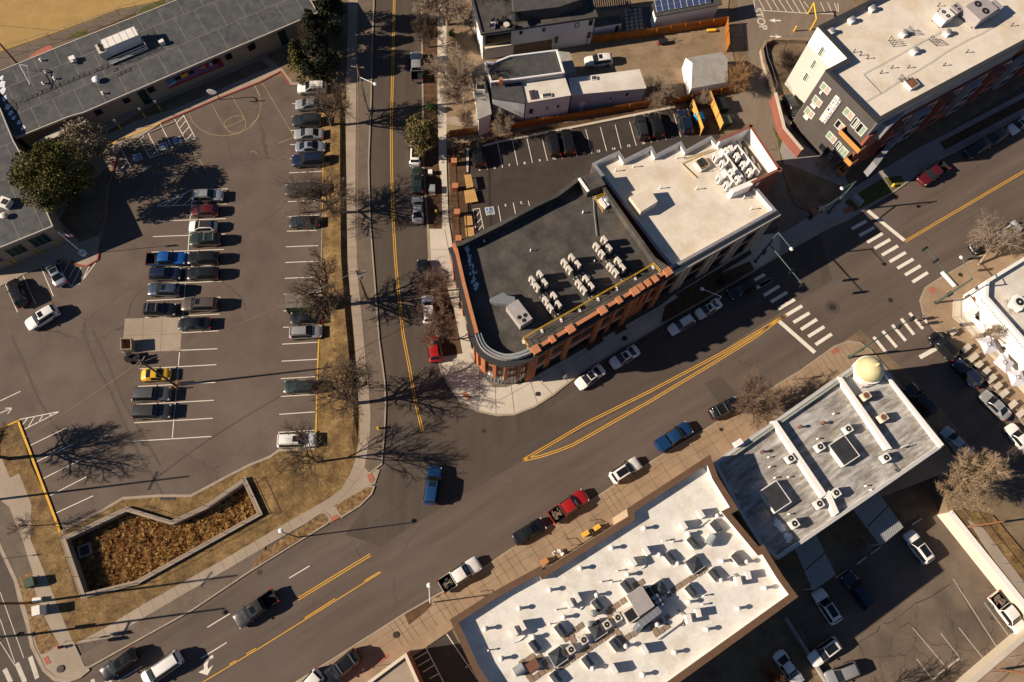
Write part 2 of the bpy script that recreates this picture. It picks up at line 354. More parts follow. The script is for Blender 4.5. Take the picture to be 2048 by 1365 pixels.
# school court: grass beds and red kerb walk
slab('school_walk', [(-120,560),(0,573),(46,550),(82,535),(115,521),(146,522),(154,530),(174,532),(195,520),(205,470),(216,381),(238,302),(320,248),(436,198),(520,165),(561,144),(579,170),(640,170),(640,20),(560,-20),(480,60),(150,220),(20,270),(-120,430)], M['walk'], KH)
for pts in ([(200,272),(300,213),(430,160),(520,120),(540,135),(440,178),(350,218),(290,234),(215,268)], [(130,420),(215,335),(222,345),(212,400),(198,470),(160,485),(120,440)], [(530,110),(570,95),(640,30),(640,165),(585,165),(566,140)]):
    slab('flower_bed', pts, M['earth'], KH+.035)
kr = [(-120,600),(0,573),(46,550),(82,535),(115,521)]
def kerb(px, mat, w=.16, z=KH+.035, side=0, name='kerb'):
    ln = PP(px, KH); return structure(name, MB().ribbon(ln, w, z, 0, side), mat)
kerb([(146,522),(154,530),(174,532),(195,520),(203,470),(214,381),(236,302)], M['kerb_red'], .22)
kerb([(322,246),(436,197),(520,164),(561,143),(579,170)], M['kerb_red'], .22)
kerb([(215,291),(282,262),(322,246)], M['kerb_yellow'], .22)

# verge between school lot and street: lawn, sidewalk, paved strip, kerb
LAWN_W = [(579,171),(645,168),(646,350),(645,420),(643,520),(640,612),(638,675),(635,740),(632,860),(630,898),(558,901),(540,914),(500,930),(455,953),(382,992),(318,992),(246,997),(205,1021),(136,1056),(120,1065)]
WALK_L = [(700,-120),(695,60),(692,200),(692,330),(693,440),(696,560),(705,640),(709,680),(714,760),(719,830),(719,880),(712,915),(702,945),(683,978),(655,999),(600,1030),(520,1077),(446,1120),(360,1168),(282,1212),(210,1256),(149,1289)]
WALK_R = [(720,-120),(714,60),(712,200),(711,330),(711,450),(716,560),(724,640),(728,690),(736,760),(741,830),(740,865),(735,900),(729,935),(716,958),(697,981),(672,1007),(612,1047),(530,1094),(456,1138),(372,1186),(297,1230),(222,1276),(160,1312)]
outer = PP(LAWN_W + WALK_L[::-1][:0], KH)
lawn_poly = LAWN_W + [(100,1010),(62,930),(38,850),(33,841),(0,860),(-60,888),(-60,930),(0,955),(19,957),(38,947),(63,1010),(61,1079),(90,1148),(113,1207),(141,1274),(149,1289)] + WALK_L[::-1][1:-2] + [(640,120)]
me = sheet_with_hole([(p.x, p.y) for p in PP(lawn_poly, KH)], PP(BAS), KH)
me.materials.append(M['lawn']); o = bpy.data.objects.new('lawn', me); COL.objects.link(o); o['kind'] = 'structure'
mbk = MB(); lp = PP(lawn_poly, KH)
for i in range(len(lp)): mbk.poly([(lp[i-1].x, lp[i-1].y, -.02), (lp[i].x, lp[i].y, -.02), (lp[i].x, lp[i].y, KH), (lp[i-1].x, lp[i-1].y, KH)])
structure('kerb', mbk, M['kerb'])
# the grassy bank between lot and sidewalk: gentle on the lot side, steep above the sidewalk
BK = [(180,646,680,690,.1),(230,646,680,690,.45),(330,646,680,691,.55),(440,645,681,692,.55),(520,644,682,694,.55),(640,641,691,704,.55),(700,638,697,709,.5),(760,636,703,713,.5),(830,634,707,717,.42),(880,632,704,716,.3),(910,628,695,709,.1)]
mb = MB()
for (y0, w0, c0, e0, h0), (y1, w1, c1, e1, h1_) in zip(BK, BK[1:]):
    f_ = lambda x, y, z: tuple(P((x, y), z+.015))
    m0, m1 = (w0*.45+c0*.55), (w1*.45+c1*.55)
    mb.poly([f_(w0+2, y0, .1), f_(w1+2, y1, .1), f_(m1, y1, .1+(h1_-.1)*.75), f_(m0, y0, .1+(h0-.1)*.75)]); mb.poly([f_(m0, y0, .1+(h0-.1)*.75), f_(m1, y1, .1+(h1_-.1)*.75), f_(c1, y1, h1_), f_(c0, y0, h0)]); mb.poly([f_(c0, y0, h0), f_(c1, y1, h1_), f_(e1, y1, .1), f_(e0, y0, .1)])
structure('lawn', mb, M['lawn'])
def V2_(p): return Vector((p[0], p[1]))
def walk(L, Rr, mat, step=1.6, name='sidewalk', z1=KH+.012):
    l = PP(L, z1); r = PP(Rr, z1); m = min(len(l), len(r)); l = l[:m]; r = r[:m]
    mb = MB(); mj = MB()
    for i in range(m-1): mb.prism([l[i], r[i], r[i+1], l[i+1]], -.02, z1)
    acc = 0.0
    for i in range(m-1):
        d = (l[i+1]-l[i]).length; t = (step-acc)
        while t < d:
            u = t/d; q0 = V2_(l[i].lerp(l[i+1], u)); e = V2_(l[i+1]-l[i]).normalized(); nn = Vector((-e.y, e.x)); wd = nn.dot(V2_(r[i])-q0); mj.strip(q0, q0+nn*wd*.98, .035, z1+.004); t += step
        acc = (d - (t-step)) if t > step-acc else acc + d
    structure(name, mb, mat)
    if mj.v: structure('slab_joint', mj, M['joint'])
walk(WALK_L, WALK_R, M['walk'])
KERB_W = [(760,-120),(748,0),(745,80),(742,200),(737,330),(740,445),(746,522),(752,599),(758,680),(764,724),(769,762),(771,803),(770,840),(768,873),(765,906),(763,929)]
slab('paved_verge', KERB_W + [(740,948),(729,935)] + WALK_R[1:13][::-1] + [(720,-120)], M['strip'], KH)
kerb(KERB_W + [(740,946),(719,952)], M['kerb'], .2)
slab('paved_verge', [(530,1094),(456,1138),(372,1186),(297,1230),(222,1276),(160,1312),(168,1335),(178,1335),(232,1305),(385,1220),(500,1143),(526,1128)], M['strip'], KH)
kerb([(161,1318),(168,1335),(178,1335),(232,1305),(385,1220),(500,1143),(654,1048),(660,1040),(656,1030),(647,1025)], M['kerb'], .2)
slab('flower_bed', [(520,1108),(560,1080),(577,1071),(647,1025),(657,1036),(654,1047),(564,1100),(500,1140)], M['mulch'], KH+.014)
slab('flower_bed', [(668,1012),(738,973),(748,974),(742,988),(720,1010),(682,1035)], M['mulch'], KH+.014)
kerb([(670,1015),(682,1035),(720,1011),(743,988),(748,974),(738,973)], M['kerb'], .22)
slab('sidewalk', [(640,1028),(672,1007),(716,958),(729,935),(760,940),(750,968),(738,973),(668,1012),(680,1036),(656,1048)], M['walk'], KH-.01)
sheet('tactile_plate', [(733,949),(742,944),(750,961),(741,968)], M['tactile'], KH+.03)
sheet('tactile_plate', [(657,1036),(673,1030),(680,1036),(664,1044)], M['tactile'], KH+.03)

# south-west corner by the side road
slab('sidewalk', [(63,1010),(61,1079),(90,1148),(113,1207),(141,1274),(149,1289),(160,1312),(167,1335),(177,1337),(160,1352),(136,1360),(110,1357),(88,1338),(64,1292),(36,1200),(20,1130),(-10,1020),(-60,880),(0,909),(20,956),(38,947)], M['walk'], KH)
kerb([(-60,930),(0,1094),(31,1161),(54,1240),(64,1292),(88,1340),(110,1359),(136,1362),(160,1353),(178,1338)], M['kerb'], .45)
slab('flower_bed', [(62,1144),(32,1159),(38,1189),(55,1246),(65,1266),(80,1309),(90,1307),(117,1290),(87,1233),(68,1180)], M['mulch'], KH+.016)
slab('paved_verge', [(-60,880),(0,1000),(18,1015),(44,1079),(66,1150),(31,1161),(0,1094),(-60,930)], M['strip'], KH+.005)
kerb([(36,842),(100,1010),(121,1066)], M['kerb_yellow'], .3); kerb([(-60,886),(0,858),(36,842)], M['kerb_yellow'], .22)
kerb([(121,1066),(136,1056),(205,1021),(246,997),(318,992),(382,992),(455,953),(500,930),(540,914),(558,901),(630,898)], M['kerb'], .35)
kerb([(646,195),(646,350),(645,420)], M['kerb_yellow'], .15); kerb([(640,612),(638,675),(635,740),(632,860),(630,898)], M['kerb_yellow'], .18)
kerb([(645,420),(643,520),(640,612)], M['kerb'], .15)
sheet('tactile_plate', [(87,1317),(96,1312),(103,1326),(94,1330)], M['tactile'], KH+.03)
sheet('inlet_grate', [(321,992),(337,992),(337,1001),(321,1001)], M['iron'], KH+.033); sheet('inlet_grate', [(338,992),(352,992),(352,1001),(338,1001)], M['iron'], KH+.033)

# east side of the street: verge, sidewalk, corner of the brick building
KERB_E = [(838,-120),(843,0),(845,150),(847,330),(851,394),(856,458),(858,497),(860,540),(866,600),(873,680),(878,723),(883,744),(896,769),(922,803),(953,822),(994,831),(1029,829),(1068,814),(1106,790),(1145,759),(1194,726),(1270,682),(1332,644),(1400,606),(1476,561),(1560,511)]
slab('verge', [(838,-120),(843,0),(845,150),(847,330),(851,394),(856,458),(885,458),(884,380),(878,330),(876,200),(875,-120)], M['mulch_dark'], KH)
slab('sidewalk', [(875,-120),(893,-120),(893,255),(893,330),(897,440),(904,484),(912,540),(936,650),(958,712),(985,760),(1040,770),(1075,750),(1320,612),(1345,592),(1490,500),(1520,470),(1640,460),(1625,474)] + KERB_E[::-1][:18] + [(856,458),(884,458),(884,380),(878,330),(875,200)], M['walk_pale'], KH)
mj = MB()
for a, b in (((860,560),(925,560)),((858,500),(912,500)),((889,458),(915,590)),((915,590),(958,700)),((866,622),(935,622)),((900,775),(960,712)),((953,822),(985,762)),((1029,829),(1022,772)),((1106,790),(1070,752)),((1194,726),(1165,697)),((1270,682),(1245,655)),((1332,644),(1310,612)),
             ((922,803),(1000,800)),((1000,800),(1200,690)),((1200,690),(1345,605)),((960,712),(958,800)),((990,765),(992,830)),((1060,760),(1075,808)),((1120,735),(1135,765)),((1400,606),(1380,575)),((1476,561),(1450,530))):
    mj.strip(P(a, KH), P(b, KH), .04, KH+.03)
structure('slab_joint', mj, M['joint'])
kerb(KERB_E, M['kerb'], .28)
slab('apron', [(969,745),(975,765),(990,774),(1012,775),(1030,768),(1040,755),(1030,745),(985,738)], M['alley'], KH+.03)
slab('flower_bed', [(868,575),(893,570),(912,640),(925,707),(900,712),(886,713),(874,650)], M['mulch_dark'], KH+.012)
sheet('tactile_plate', [(924,789),(930,784),(944,796),(937,802)], M['tactile'], KH+.035)
slab('flower_bed', [(1330,612),(1342,604),(1420,556),(1500,523),(1512,545),(1440,585),(1345,640),(1322,645)], M['mulch_dark'], KH+.015)
for pts in ([(1168,688),(1200,668),(1208,682),(1176,702)], [(1224,655),(1246,643),(1254,658),(1232,670)], [(1350,590),(1420,548),(1500,500),(1504,508),(1360,598)]):
    slab('flower_bed', pts, M['mulch_dark'], KH+.016)
# ground north of the corner building
slab('yard', [(893,-120),(893,255),(894,300),(930,286),(1350,203),(1440,188),(1468,186),(1480,160),(1458,80),(1455,30),(1470,-120)], M['dirt'], .09)
slab('patio', [(1180,40),(1290,30),(1310,70),(1190,85)], M['strip'], .11)
slab('sidewalk', [(893,235),(960,228),(985,250),(985,262),(893,248)], M['walk'], .12)
slab('verge', [(894,300),(930,286),(1350,205),(1440,188),(1440,200),(1355,217),(937,298),(935,480),(906,480),(898,330)], M['mulch_dark'], .11)
kerb([(934,345),(936,300),(1000,284),(1350,214)], M['walk_pale'], .4, z=.17)

# north-east block
slab('sidewalk', [(1560,511),(1625,474),(1690,443),(1784,386),(1874,322),(1961,279),(2048,231),(2300,95),(2300,20),(2048,185),(1830,300),(1700,380),(1690,350),(1570,262),(1560,300),(1575,350),(1640,420),(1560,470)], M['walk_grey'], KH)
kerb([(1560,511),(1625,474),(1660,452),(1690,443),(1784,386),(1874,322),(1961,279),(2048,231),(2300,95)], M['kerb'], .25)
slab('flower_bed', [(1562,328),(1580,330),(1690,375),(1676,400),(1612,422),(1590,410),(1572,360)], M['earth'], KH+.012)
slab('lawn', [(1689,404),(1765,357),(1785,384),(1708,424)], M['green'], KH+.014)
slab('lawn', [(1768,355),(1803,352),(1812,370),(1787,383)], M['green'], KH+.014)
slab('flower_bed', [(1890,300),(2060,210),(2300,80),(2300,60),(2060,190),(1880,285)], M['mulch_dark'], KH+.014)
slab('lawn', [(1545,255),(1572,290),(1595,322),(1562,322),(1555,280)], M['green'], .05)
sheet('tactile_plate', [(1618,420),(1630,416),(1640,428),(1627,434)], M['tactile'], KH+.033)
sheet('tactile_plate', [(1684,420),(1700,412),(1707,422),(1690,430)], M['tactile'], KH+.033)
slab('yard', [(1530,90),(1600,85),(1640,100),(1570,190),(1560,180),(1540,140)], M['earth'], .06)

# south side of the avenue
SK = [(420,1480),(592,1365),(777,1248),(808,1228),(864,1196),(900,1176),(977,1129),(1023,1098),(1115,1044),(1200,990),(1231,969),(1315,916),(1408,861),(1480,815),(1556,769),(1602,741),(1641,713),(1669,693),(1697,683),(1720,686),(1741,700),(1800,770),(1860,850),(1925,940)]
slab('sidewalk', SK + [(1880,950),(1750,1000),(1700,760),(1430,920),(1000,1190),(900,1262),(815,1320),(640,1480)], M['walk_rust'], KH)
kerb(SK, M['kerb'], .2)
mj = MB()
for i in range(2, 18):
    a = Vector(SK[i]); b = Vector(SK[i+1] if i+1 < len(SK) else SK[i])
    for k in range(3):
        p = a.lerp(b, k/3); q = p + Vector((30, 46)); mj.strip(P(p, KH), P(q, KH), .04, KH+.03)
for d in (14, 30): mj.ribbon([P((x+d*.6, y+d*.85), KH) for x, y in SK[1:17]], .035, KH+.03)
structure('slab_joint', mj, M['joint'])
structure('sidewalk', MB().prism(PP([(1410,862),(1452,838),(1466,850),(1420,885)], KH), 0, KH+.01), M['walk_pale'])
for pts in ([(808,1228),(830,1218),(862,1197),(864,1210),(850,1225),(818,1250)], [(868,1196),(905,1173),(892,1180),(876,1196)]): slab('flower_bed', pts, M['mulch_dark'], KH+.012)
sheet('tactile_plate', [(757,1322),(772,1308),(780,1312),(762,1326)], M['tactile'], KH+.033)
sheet('tactile_plate', [(1661,704),(1674,695),(1679,702),(1667,710)], M['tactile'], KH+.033)

# east corner with the patio
EK = [(2300,300),(2048,465),(1990,497),(1948,519),(1900,546),(1877,559),(1850,577),(1840,602),(1847,630),(1869,661),(1893,682),(1950,740),(2013,808),(2060,864),(2250,1090)]
slab('sidewalk', EK + [(2400,1090),(2400,300)], M['walk_rust'], KH)
kerb(EK, M['kerb'], .3)
sheet('tactile_plate', [(1856,580),(1866,574),(1873,582),(1862,589)], M['tactile'], KH+.033)
slab('patio', [(1907,598),(1925,596),(2000,700),(2060,765),(2060,800),(1990,720),(1930,655),(1906,635)], M['walk_pale'], KH+.12)
# ground round the back lot
slab('sidewalk', [(1935,1040),(1968,1058),(2120,1260),(2100,1290)], M['walk'], .2)
slab('lawn', [(1905,1015),(1985,1030),(2120,1190),(2130,1300),(2080,1240)], M['lawn'], .16)
slab('sidewalk', [(1945,1372),(2082,1250),(2300,1300),(2300,1480),(1880,1480)], M['walk_rust'], .1)

# ---------------------------------------------------------------- painted markings
MZ = .018
def lines(name, segs, w, mat, z=MZ):
    mb = MB()
    for p, q in segs: mb.strip(P(p, z), P(q, z), w, z)
    return structure(name, mb, mat)
def segs(t, *L): return [(t(a, b), t(c, d)) for a, b, c, d in L]
a1, a2, a3 = T1(500,0), T1(500,330), T1(500,660)
lot = segs(a1, (320,660,410,660),(328,810,575,806),(325,915,575,908),(318,1020,572,1014),(312,1130,570,1122),(310,1240,568,1230),(305,1350,562,1338))
lot += segs(a2, (297,176,556,164),(296,287,555,280),(290,404,548,391),(288,518,518,512),(280,640,530,630),(276,762,536,752),(272,886,530,874),(265,1010,540,998),(262,1140,548,1125),(258,1268,545,1252))
lot += segs(a3, (250,112,528,97),(246,245,525,230),(240,381,510,366),(236,520,510,504),(228,660,508,640),(222,800,505,784))
b1, b2, b0, b3 = T1(0,330), T1(0,660), T1(0,0), T1(0,1015)
lot += segs(b1, (1210,440,1762,420),(1193,560,1755,540),(1182,682,1745,660),(1165,804,1738,783),(1155,931,1728,908),(1143,1060,1720,1032),(1130,1192,1712,1165),(1418,1310,1702,1295),
            (1507,190,1485,400),(1485,400,1465,690),(1465,690,1440,1000),(1440,1000,1418,1300),(1220,322,1505,192),(1220,322,1770,305),(1505,190,1778,188),(1280,318,1405,240),(1350,316,1445,222),(1430,313,1505,255),
            (40,930,137,1150),(180,865,277,1085),(320,800,417,1025),(445,750,555,955),(555,955,630,920),(630,920,745,765),(470,775,497,718),(500,840,557,712),(530,895,600,775),(558,945,632,800),(640,910,695,790))
lot += segs(b2, (1412,160,1695,148),(1090,305,1688,272),(1078,442,1680,410),(1062,583,1668,550),(1046,726,1660,690),(1030,870,1648,832),(1400,175,1372,510),(1372,510,1343,852),
            (0,555,160,480),(150,700,465,637),(465,637,182,780),(215,690,172,745),(270,678,220,758),(335,665,300,722),(400,650,382,680),(230,905,520,763),(275,1035,570,890),(328,1165,622,1017),(378,1298,675,1147),(0,650,95,610),(60,655,95,610),(40,612,95,610))
lot += segs(b3, (432,47,727-0,-90))
lot += segs(b0, (920,1115,1018,1302),(1018,1302,905,1350),(935,1240,985,1243),(930,1330,1000,1262),(1075,1050,1170,1235),(1170,1235,1240,1205),(1240,1205,1145,1020),(1100,1090,1145,1025),(1122,1130,1180,1085),(1140,1180,1210,1135),(1165,1230,1228,1175),
            (1250,970,1348,1160),(1360,930,1455,1110),(1455,1110,1525,1080),(1525,1080,1430,900),(1378,960,1430,905),(1400,1005,1450,940),(1422,1050,1475,990),(1448,1100,1502,1040))
lines('stall_marking', lot, .11, M['white_paint'])
court = segs(b0, (1475,890,1500,950),(1500,950,1560,1010),(1560,1010,1640,1048),(1640,1048,1740,1062),(1740,1062,1860,1045),(1860,1045,1960,990),(1960,990,2028,900),(1650,815,1755,1000),(1805,748,1910,925),(1755,1000,1910,930),
             (1750,960,1765,1010),(1765,1010,1810,1040),(1810,1040,1870,1035),(1870,1035,1915,995),(1915,995,1915,940),(1915,940,1880,905),(1880,905,1820,908),(1820,908,1770,935),(1770,935,1750,960),(1985,665,2028,750),(1455,1110,1620,1340))
court += segs(a1, (95,645,345,1070),(345,1070,220,1120),(35,670,75,750),(75,750,85,830),(85,830,60,920),(60,920,0,985),(0,1190,30,1180),(30,1180,55,1200))
lines('court_marking', court, .06, M['court_paint'])
hs = MB(); hw = MB()
def accessible(px, side, rot, z=MZ+.004):
    c = P(px); co, si = math.cos(rot), math.sin(rot)
    f = lambda x, y: (c.x + x*co - y*si, c.y + x*si + y*co)
    hw.poly([(*f(x*side/2, y*side/2), z) for x, y in ((-1,-1),(1,-1),(1,1),(-1,1))])
    hs.poly([(*f(x*side*.42, y*side*.42), z+.004) for x, y in ((-1,-1),(1,-1),(1,1),(-1,1))])
    pts = [f(side*.22*math.cos(a)-side*.04, side*.22*math.sin(a)-side*.1) for a in [math.radians(x) for x in range(120, 390, 30)]]
    for a, b in zip(pts, pts[1:]): hw.strip(a, b, side*.07, z+.008)
    for a, b in (((-.08,.28),(-.04,.0)),((-.04,.0),(.14,-.02)),((.14,-.02),(.22,-.26))): hw.strip(f(a[0]*side, a[1]*side), f(b[0]*side, b[1]*side), side*.08, z+.008)
    hw.poly([(*f(-.1*side+.07*side*math.cos(k), .33*side+.07*side*math.sin(k)), z+.008) for k in [i*math.pi/4 for i in range(8)]])
for t_, x, y in ((b0,1072,1230),(b0,1273,1143),(b0,1382,1097)): accessible(t_(x, y), 1.25, math.radians(25))
accessible(T1(850,280)(505,555), 1.35, math.radians(10))
structure('accessible_marking', hs, M['blue_paint']); structure('accessible_marking', hw, M['white_paint'])
for nm, L in (('wheel_stop', segs(b0, (970,1122,1060,1085),(1170,1035,1255,1000),(1280,990,1360,955))),):
    for p, q in L:
        m_ = MB(); A, B = P(p), P(q); m_.box(((A.x+B.x)/2, (A.y+B.y)/2, .07), ((B-A).length, .16, .14), math.atan2(B.y-A.y, B.x-A.x))
        single('wheel_stop', m_, M['walk'], 'concrete wheel stop at the head of an accessible bay by the school', 'wheel stop', 'wheel stops by the school')
# concrete pad of the waste bins
padp = [(250,638),(304,636),(365,634),(361,702),(320,703),(282,704),(244,706)]
sheet('pad', padp, M['walk'], .016)
lines('slab_joint', [((287,637),(283,704)),((324,636),(321,703)),((247,672),(363,668))], .04, M['joint'], .02)
# streets
def dbl(px, w=.11, gap=.28, mat='yellow_paint', z=MZ):
    ln = PP(px); mb = MB()
    for s in (-gap/2, gap/2): mb.ribbon([Vector((p.x, p.y, 0)) for p in offset_line(ln, s)], w, z)
    structure('lane_marking', mb, M[mat])
dbl([(795,-140),(788.5,0),(785,154),(782.5,256),(783,330),(786,433),(791,522),(797,586),(806,668),(818,732),(831,804),(845,863)])
dbl([(1046,921),(1170,848),(1300,783),(1454,701),(1572,630)])
dbl([(1046,921),(1082,913),(1113,903),(1146,890),(1182,870),(1218,849),(1300,803),(1428,726),(1513,673),(1572,629)])
dbl([(1809,484),(2048,343),(2300,195)])
dbl([(595,1199),(741,1110)])
c1 = T1(500,1015)
ln = [(330,1413),(405,1365),(520,1296),(762,1145)]
structure('lane_marking', MB().ribbon(PP(ln), .11, MZ), M['yellow_paint'])
for p, q in segs(c1, (425,865,665,712),(892,575,1010,503),(-30,1145,45,1100))+segs(b3, (1790,1225,1840,1195)): lines('lane_marking', [(p, q)], .11, M['yellow_paint'])
lines('lane_marking', segs(c1, (305,553,465,457))+segs(b3, (1617,937,1792,830),(1565,1180,1768,1055),(925,1350,1110,1240)), .12, M['white_paint'])
lines('lane_marking', segs(b3, (0,660,185,1175),(0,870,115,1210),(0,1050,120,1240)), .1, M['worn_paint'])
am = MB(); f = b3
for quad in ([(1660,1150),(1665,1172),(1628,1195),(1605,1190)],[(1605,1190),(1628,1195),(1618,1235),(1590,1225)],[(1590,1225),(1618,1235),(1625,1262),(1592,1262)]): am.poly([(*P(f(*p))[:2], MZ) for p in quad])
am.poly([(*P(f(*p))[:2], MZ) for p in [(1548,1288),(1592,1262),(1625,1262),(1665,1228),(1618,1310)]])
structure('lane_arrow', am, M['white_paint'])
d1, d2, d3 = T1(1528,330), T1(1528,650), T1(1150,230)
lines('crosswalk_marking', segs(d1, (810,358,1095,590),(118,1220,397,1465))+segs(d2, (1215,255,1350,180)), .62, M['white_paint'])
bars = segs(d1, (685,500,800,438),(745,553,862,487),(805,605,925,535),(862,652,985,582),(920,705,1045,632),(980,757,1105,683),(1040,808,1165,735),(1100,860,1222,787),(1158,915,1278,840),
            (-60,960,62,895),(0,1020,120,945),(55,1070,180,995),(112,1125,240,1050),(172,1175,298,1100),(230,1230,355,1155),(288,1285,413,1205),(345,1340,470,1262),(1070,1200,1170,1325),(1135,1155,1240,1280))
bars += segs(d2, (402,155,528,72),(855,95,955,220),(925,48,1035,175),(1000,0,1105,125))+segs(d3, (1440,1335,1535,1282),(1400,1290,1480,1245))
lines('crosswalk_marking', bars, .5, M['white_paint'])
lines('crosswalk_marking', segs(b3, (35,1262,85,1365),(130,1215,195,1365),(235,1165,290,1335),(710,1365,740,1352),(830,1350,870,1365)), .55, M['worn_paint'])
# small lot behind the corner building
e1, e2 = T1(900,0), T1(850,280)
lines('stall_marking', segs(e1, (245,1135,292,1325),(370,1115,410,1310),(487,1095,528,1292),(600,1080,643,1272),(715,1068,760,1256),(835,1050,875,1238),(945,1030,990,1220),(1057,1010,1107,1200),(1172,993,1222,1180),(1287,972,1335,1160),(1400,950,1453,1138),(1520,930,1570,1115),(1640,910,1685,1092),(1745,890,1800,1070))
      + segs(e2, (570,515,592,635),(688,490,705,578),(805,475,815,515),(375,542,425,535),(425,535,457,695),(375,542,400,735),(385,620,425,560),(388,672,440,610),(395,735,450,660)), .10, M['white_paint'])
def text_obj(name, txt, size, mat, extrude):
    c = bpy.data.curves.new(name, 'FONT'); c.body = txt; c.size = size; c.align_x = 'CENTER'; c.align_y = 'CENTER'; c.extrude = extrude; c.offset = size*.025
    t = bpy.data.objects.new(name, c); COL.objects.link(t); bpy.context.view_layer.update()
    me = bpy.data.meshes.new_from_object(t); bpy.data.objects.remove(t); bpy.data.curves.remove(c)
    me.materials.clear(); me.materials.append(mat); o = bpy.data.objects.new(name, me); COL.objects.link(o); return o
def flat_text(txt, px, size, rot, z, mat, name='stall_number'):
    o = text_obj(name, txt, size, mat, 0); p = P(px); o.location = (p.x, p.y, z); o.rotation_euler = (0, 0, rot); o['kind'] = 'structure'; return o
for k, (x, y) in enumerate(((230,1325),(348,1310),(463,1292),(582,1275),(700,1255),(812,1238),(928,1220),(1045,1200),(1157,1182),(1275,1163),(1393,1140),(1507,1118),(1622,1095),(1737,1075),(1848,1055))):
    flat_text(str(5+k), e1(x, y), .62, math.radians(8), MZ, M['white_paint'])
for k, (x, y) in enumerate(((750,490),(628,510))): flat_text(str(2+k), e2(x, y), .62, math.radians(188), MZ, M['white_paint'])
# alley
g1 = T1(1300,0)
lines('stall_marking', segs(g1, (820,80,1230,105),(820,80,800,-60),(845,-10,895,85),(895,-20,955,90),(945,-20,1010,92),(995,-15,1068,95),(1050,-15,1120,98),(1105,-10,1172,100),(1165,0,1220,102),(1200,10,1235,60),(1330,20,1365,100),(1385,20,1420,100),(1440,25,1460,90),(1465,25,1470,95),(1300,105,1460,112)), .12, M['white_paint'], .02)
flat_text('STOP', g1(858,150), 2.0, math.radians(-82), .02, M['worn_paint'], 'lane_lettering')
arr = MB()
for (x, y), s in ((g1(970,162), 1), (g1(985,287), -1)):
    c = P((x, y)); 
    arr.poly([(c.x-s*1.0, c.y, .02),(c.x+s*.1, c.y-.45, .02),(c.x+s*.1, c.y+.45, .02)]); arr.poly([(c.x, c.y-.14, .021),(c.x+s*1.1, c.y-.14, .021),(c.x+s*1.1, c.y+.14, .021),(c.x, c.y+.14, .021)])
structure('lane_arrow', arr, M['white_paint'])
# back lot
h1 = T1(1528,1015)
lines('stall_marking', segs(h1, (1160,940,1400,1225),(1380,985,1545,1195),(1520,940,1715,1185),(1475,560,1815,1090),(1720,745,1925,1025),(1190,1180,1310,1340)), .09, M['worn_paint'], ZLOT+.024)
for p, q in segs(h1, (1830,1085,1910,1020),(1725,1170,1803,1105),(1625,1255,1697,1195),(1435,1245,1518,1180),(1315,1340,1405,1265),(1150,135,1225,90),(830,365,903,312),(720,445,795,388),(555,550,648,490)):
    m_ = MB(); A, B = P(p, ZLOT), P(q, ZLOT); m_.box(((A.x+B.x)/2, (A.y+B.y)/2, ZLOT+.09), ((B-A).length, .2, .16), math.atan2(B.y-A.y, B.x-A.x))
    single('wheel_stop', m_, M['walk_pale'], 'pale concrete wheel stop lying in the cracked back parking lot', 'wheel stop', 'wheel stops of the back lot')
# dark cracks of the old lot
ck = MB()
for L in ([(1475,560),(1500,600),(1550,650),(1545,690),(1610,800),(1700,950),(1740,990)],[(710,1060),(780,1030),(830,1000),(880,970),(905,925)],[(1180,750),(1120,800),(1080,830),(990,900),(930,905)],[(735,1060),(760,1110),(785,1185)],[(1450,600),(1300,700),(1180,750)],[(1055,940),(1130,900),(1180,940),(1240,1030)],[(1000,1000),(980,1120)]):
    L = [P(h1(*p), ZLOT) for p in L]
    for a, b in zip(L, L[1:]): ck.strip(a, b, R_.uniform(.04, .1), ZLOT+.02)
structure('crack', ck, M['iron'])
# lot beside the white roof
lines('stall_marking', segs(c1, (1215,1130,1355,1062),(1355,1062,1510,1365),(1515,962,1560,935),(1515,962,1790,1365),(1625,985,1690,1085),(1285,1185,1380,1130),(1310,1238,1405,1183),(1350,1285,1435,1232),(1400,1338,1470,1298),(1680,1250,1750,1205)), .1, M['white_paint'], .02)
# round covers and patches in the road
for px, r in (((1665,615),.55),((1781,601),.4),((1075,789),.33),((1919,551),.33),((122,1338),.45),((792,1270),.4),((1441,860),.25),((1249,678),.4),((519,1145),.35),((968,862),.3)):
    m_ = MB(); p = P(px); z_ = .2 if px in ((1075,789),(1919,551),(122,1338),(792,1270),(1441,860),(1249,678)) else .02
    m_.poly([(p.x+r*math.cos(i*.3927), p.y+r*math.sin(i*.3927), z_) for i in range(16)]); structure('manhole_cover', m_, M['iron'])
p = P((1665,615)); mb = MB(); mb.ring([(p.x+1.1*math.cos(i*.2618), p.y+1.1*math.sin(i*.2618)) for i in range(24)], [(p.x+.6*math.cos(i*.2618), p.y+.6*math.sin(i*.2618)) for i in range(24)], .017); structure('road_patch', mb, M['asphalt_dark'])
sheet('road_patch', [(1408,768),(1440,752),(1475,790),(1440,810)], M['asphalt_dark'], .014)
# tyre tracks and sealed cracks
tk = MB()
for L in ([(1000,1180),(1020,1080),(1080,1000),(1150,960)],[(1720,905),(1800,960),(1880,1040),(1920,1140)]):
    L = [P(b1(*p)) for p in L]; tk.ribbon(L, .3, .0135)
for L in ([(640,0),(760,300),(860,480),(1000,800),(1100,1000),(1280,1300)],[(720,0),(840,250),(960,560),(1100,800),(1250,1060)],[(90,40),(200,300),(300,540),(430,760)]):
    L = [P(b2(*p)) for p in L]; tk.ribbon(L, .35, .0125)
structure('tyre_track', tk, noise_mat('tyre_rubber', ((.082,.064,.052), (.098,.077,.063)), 2.0, fine=(5, .12)))

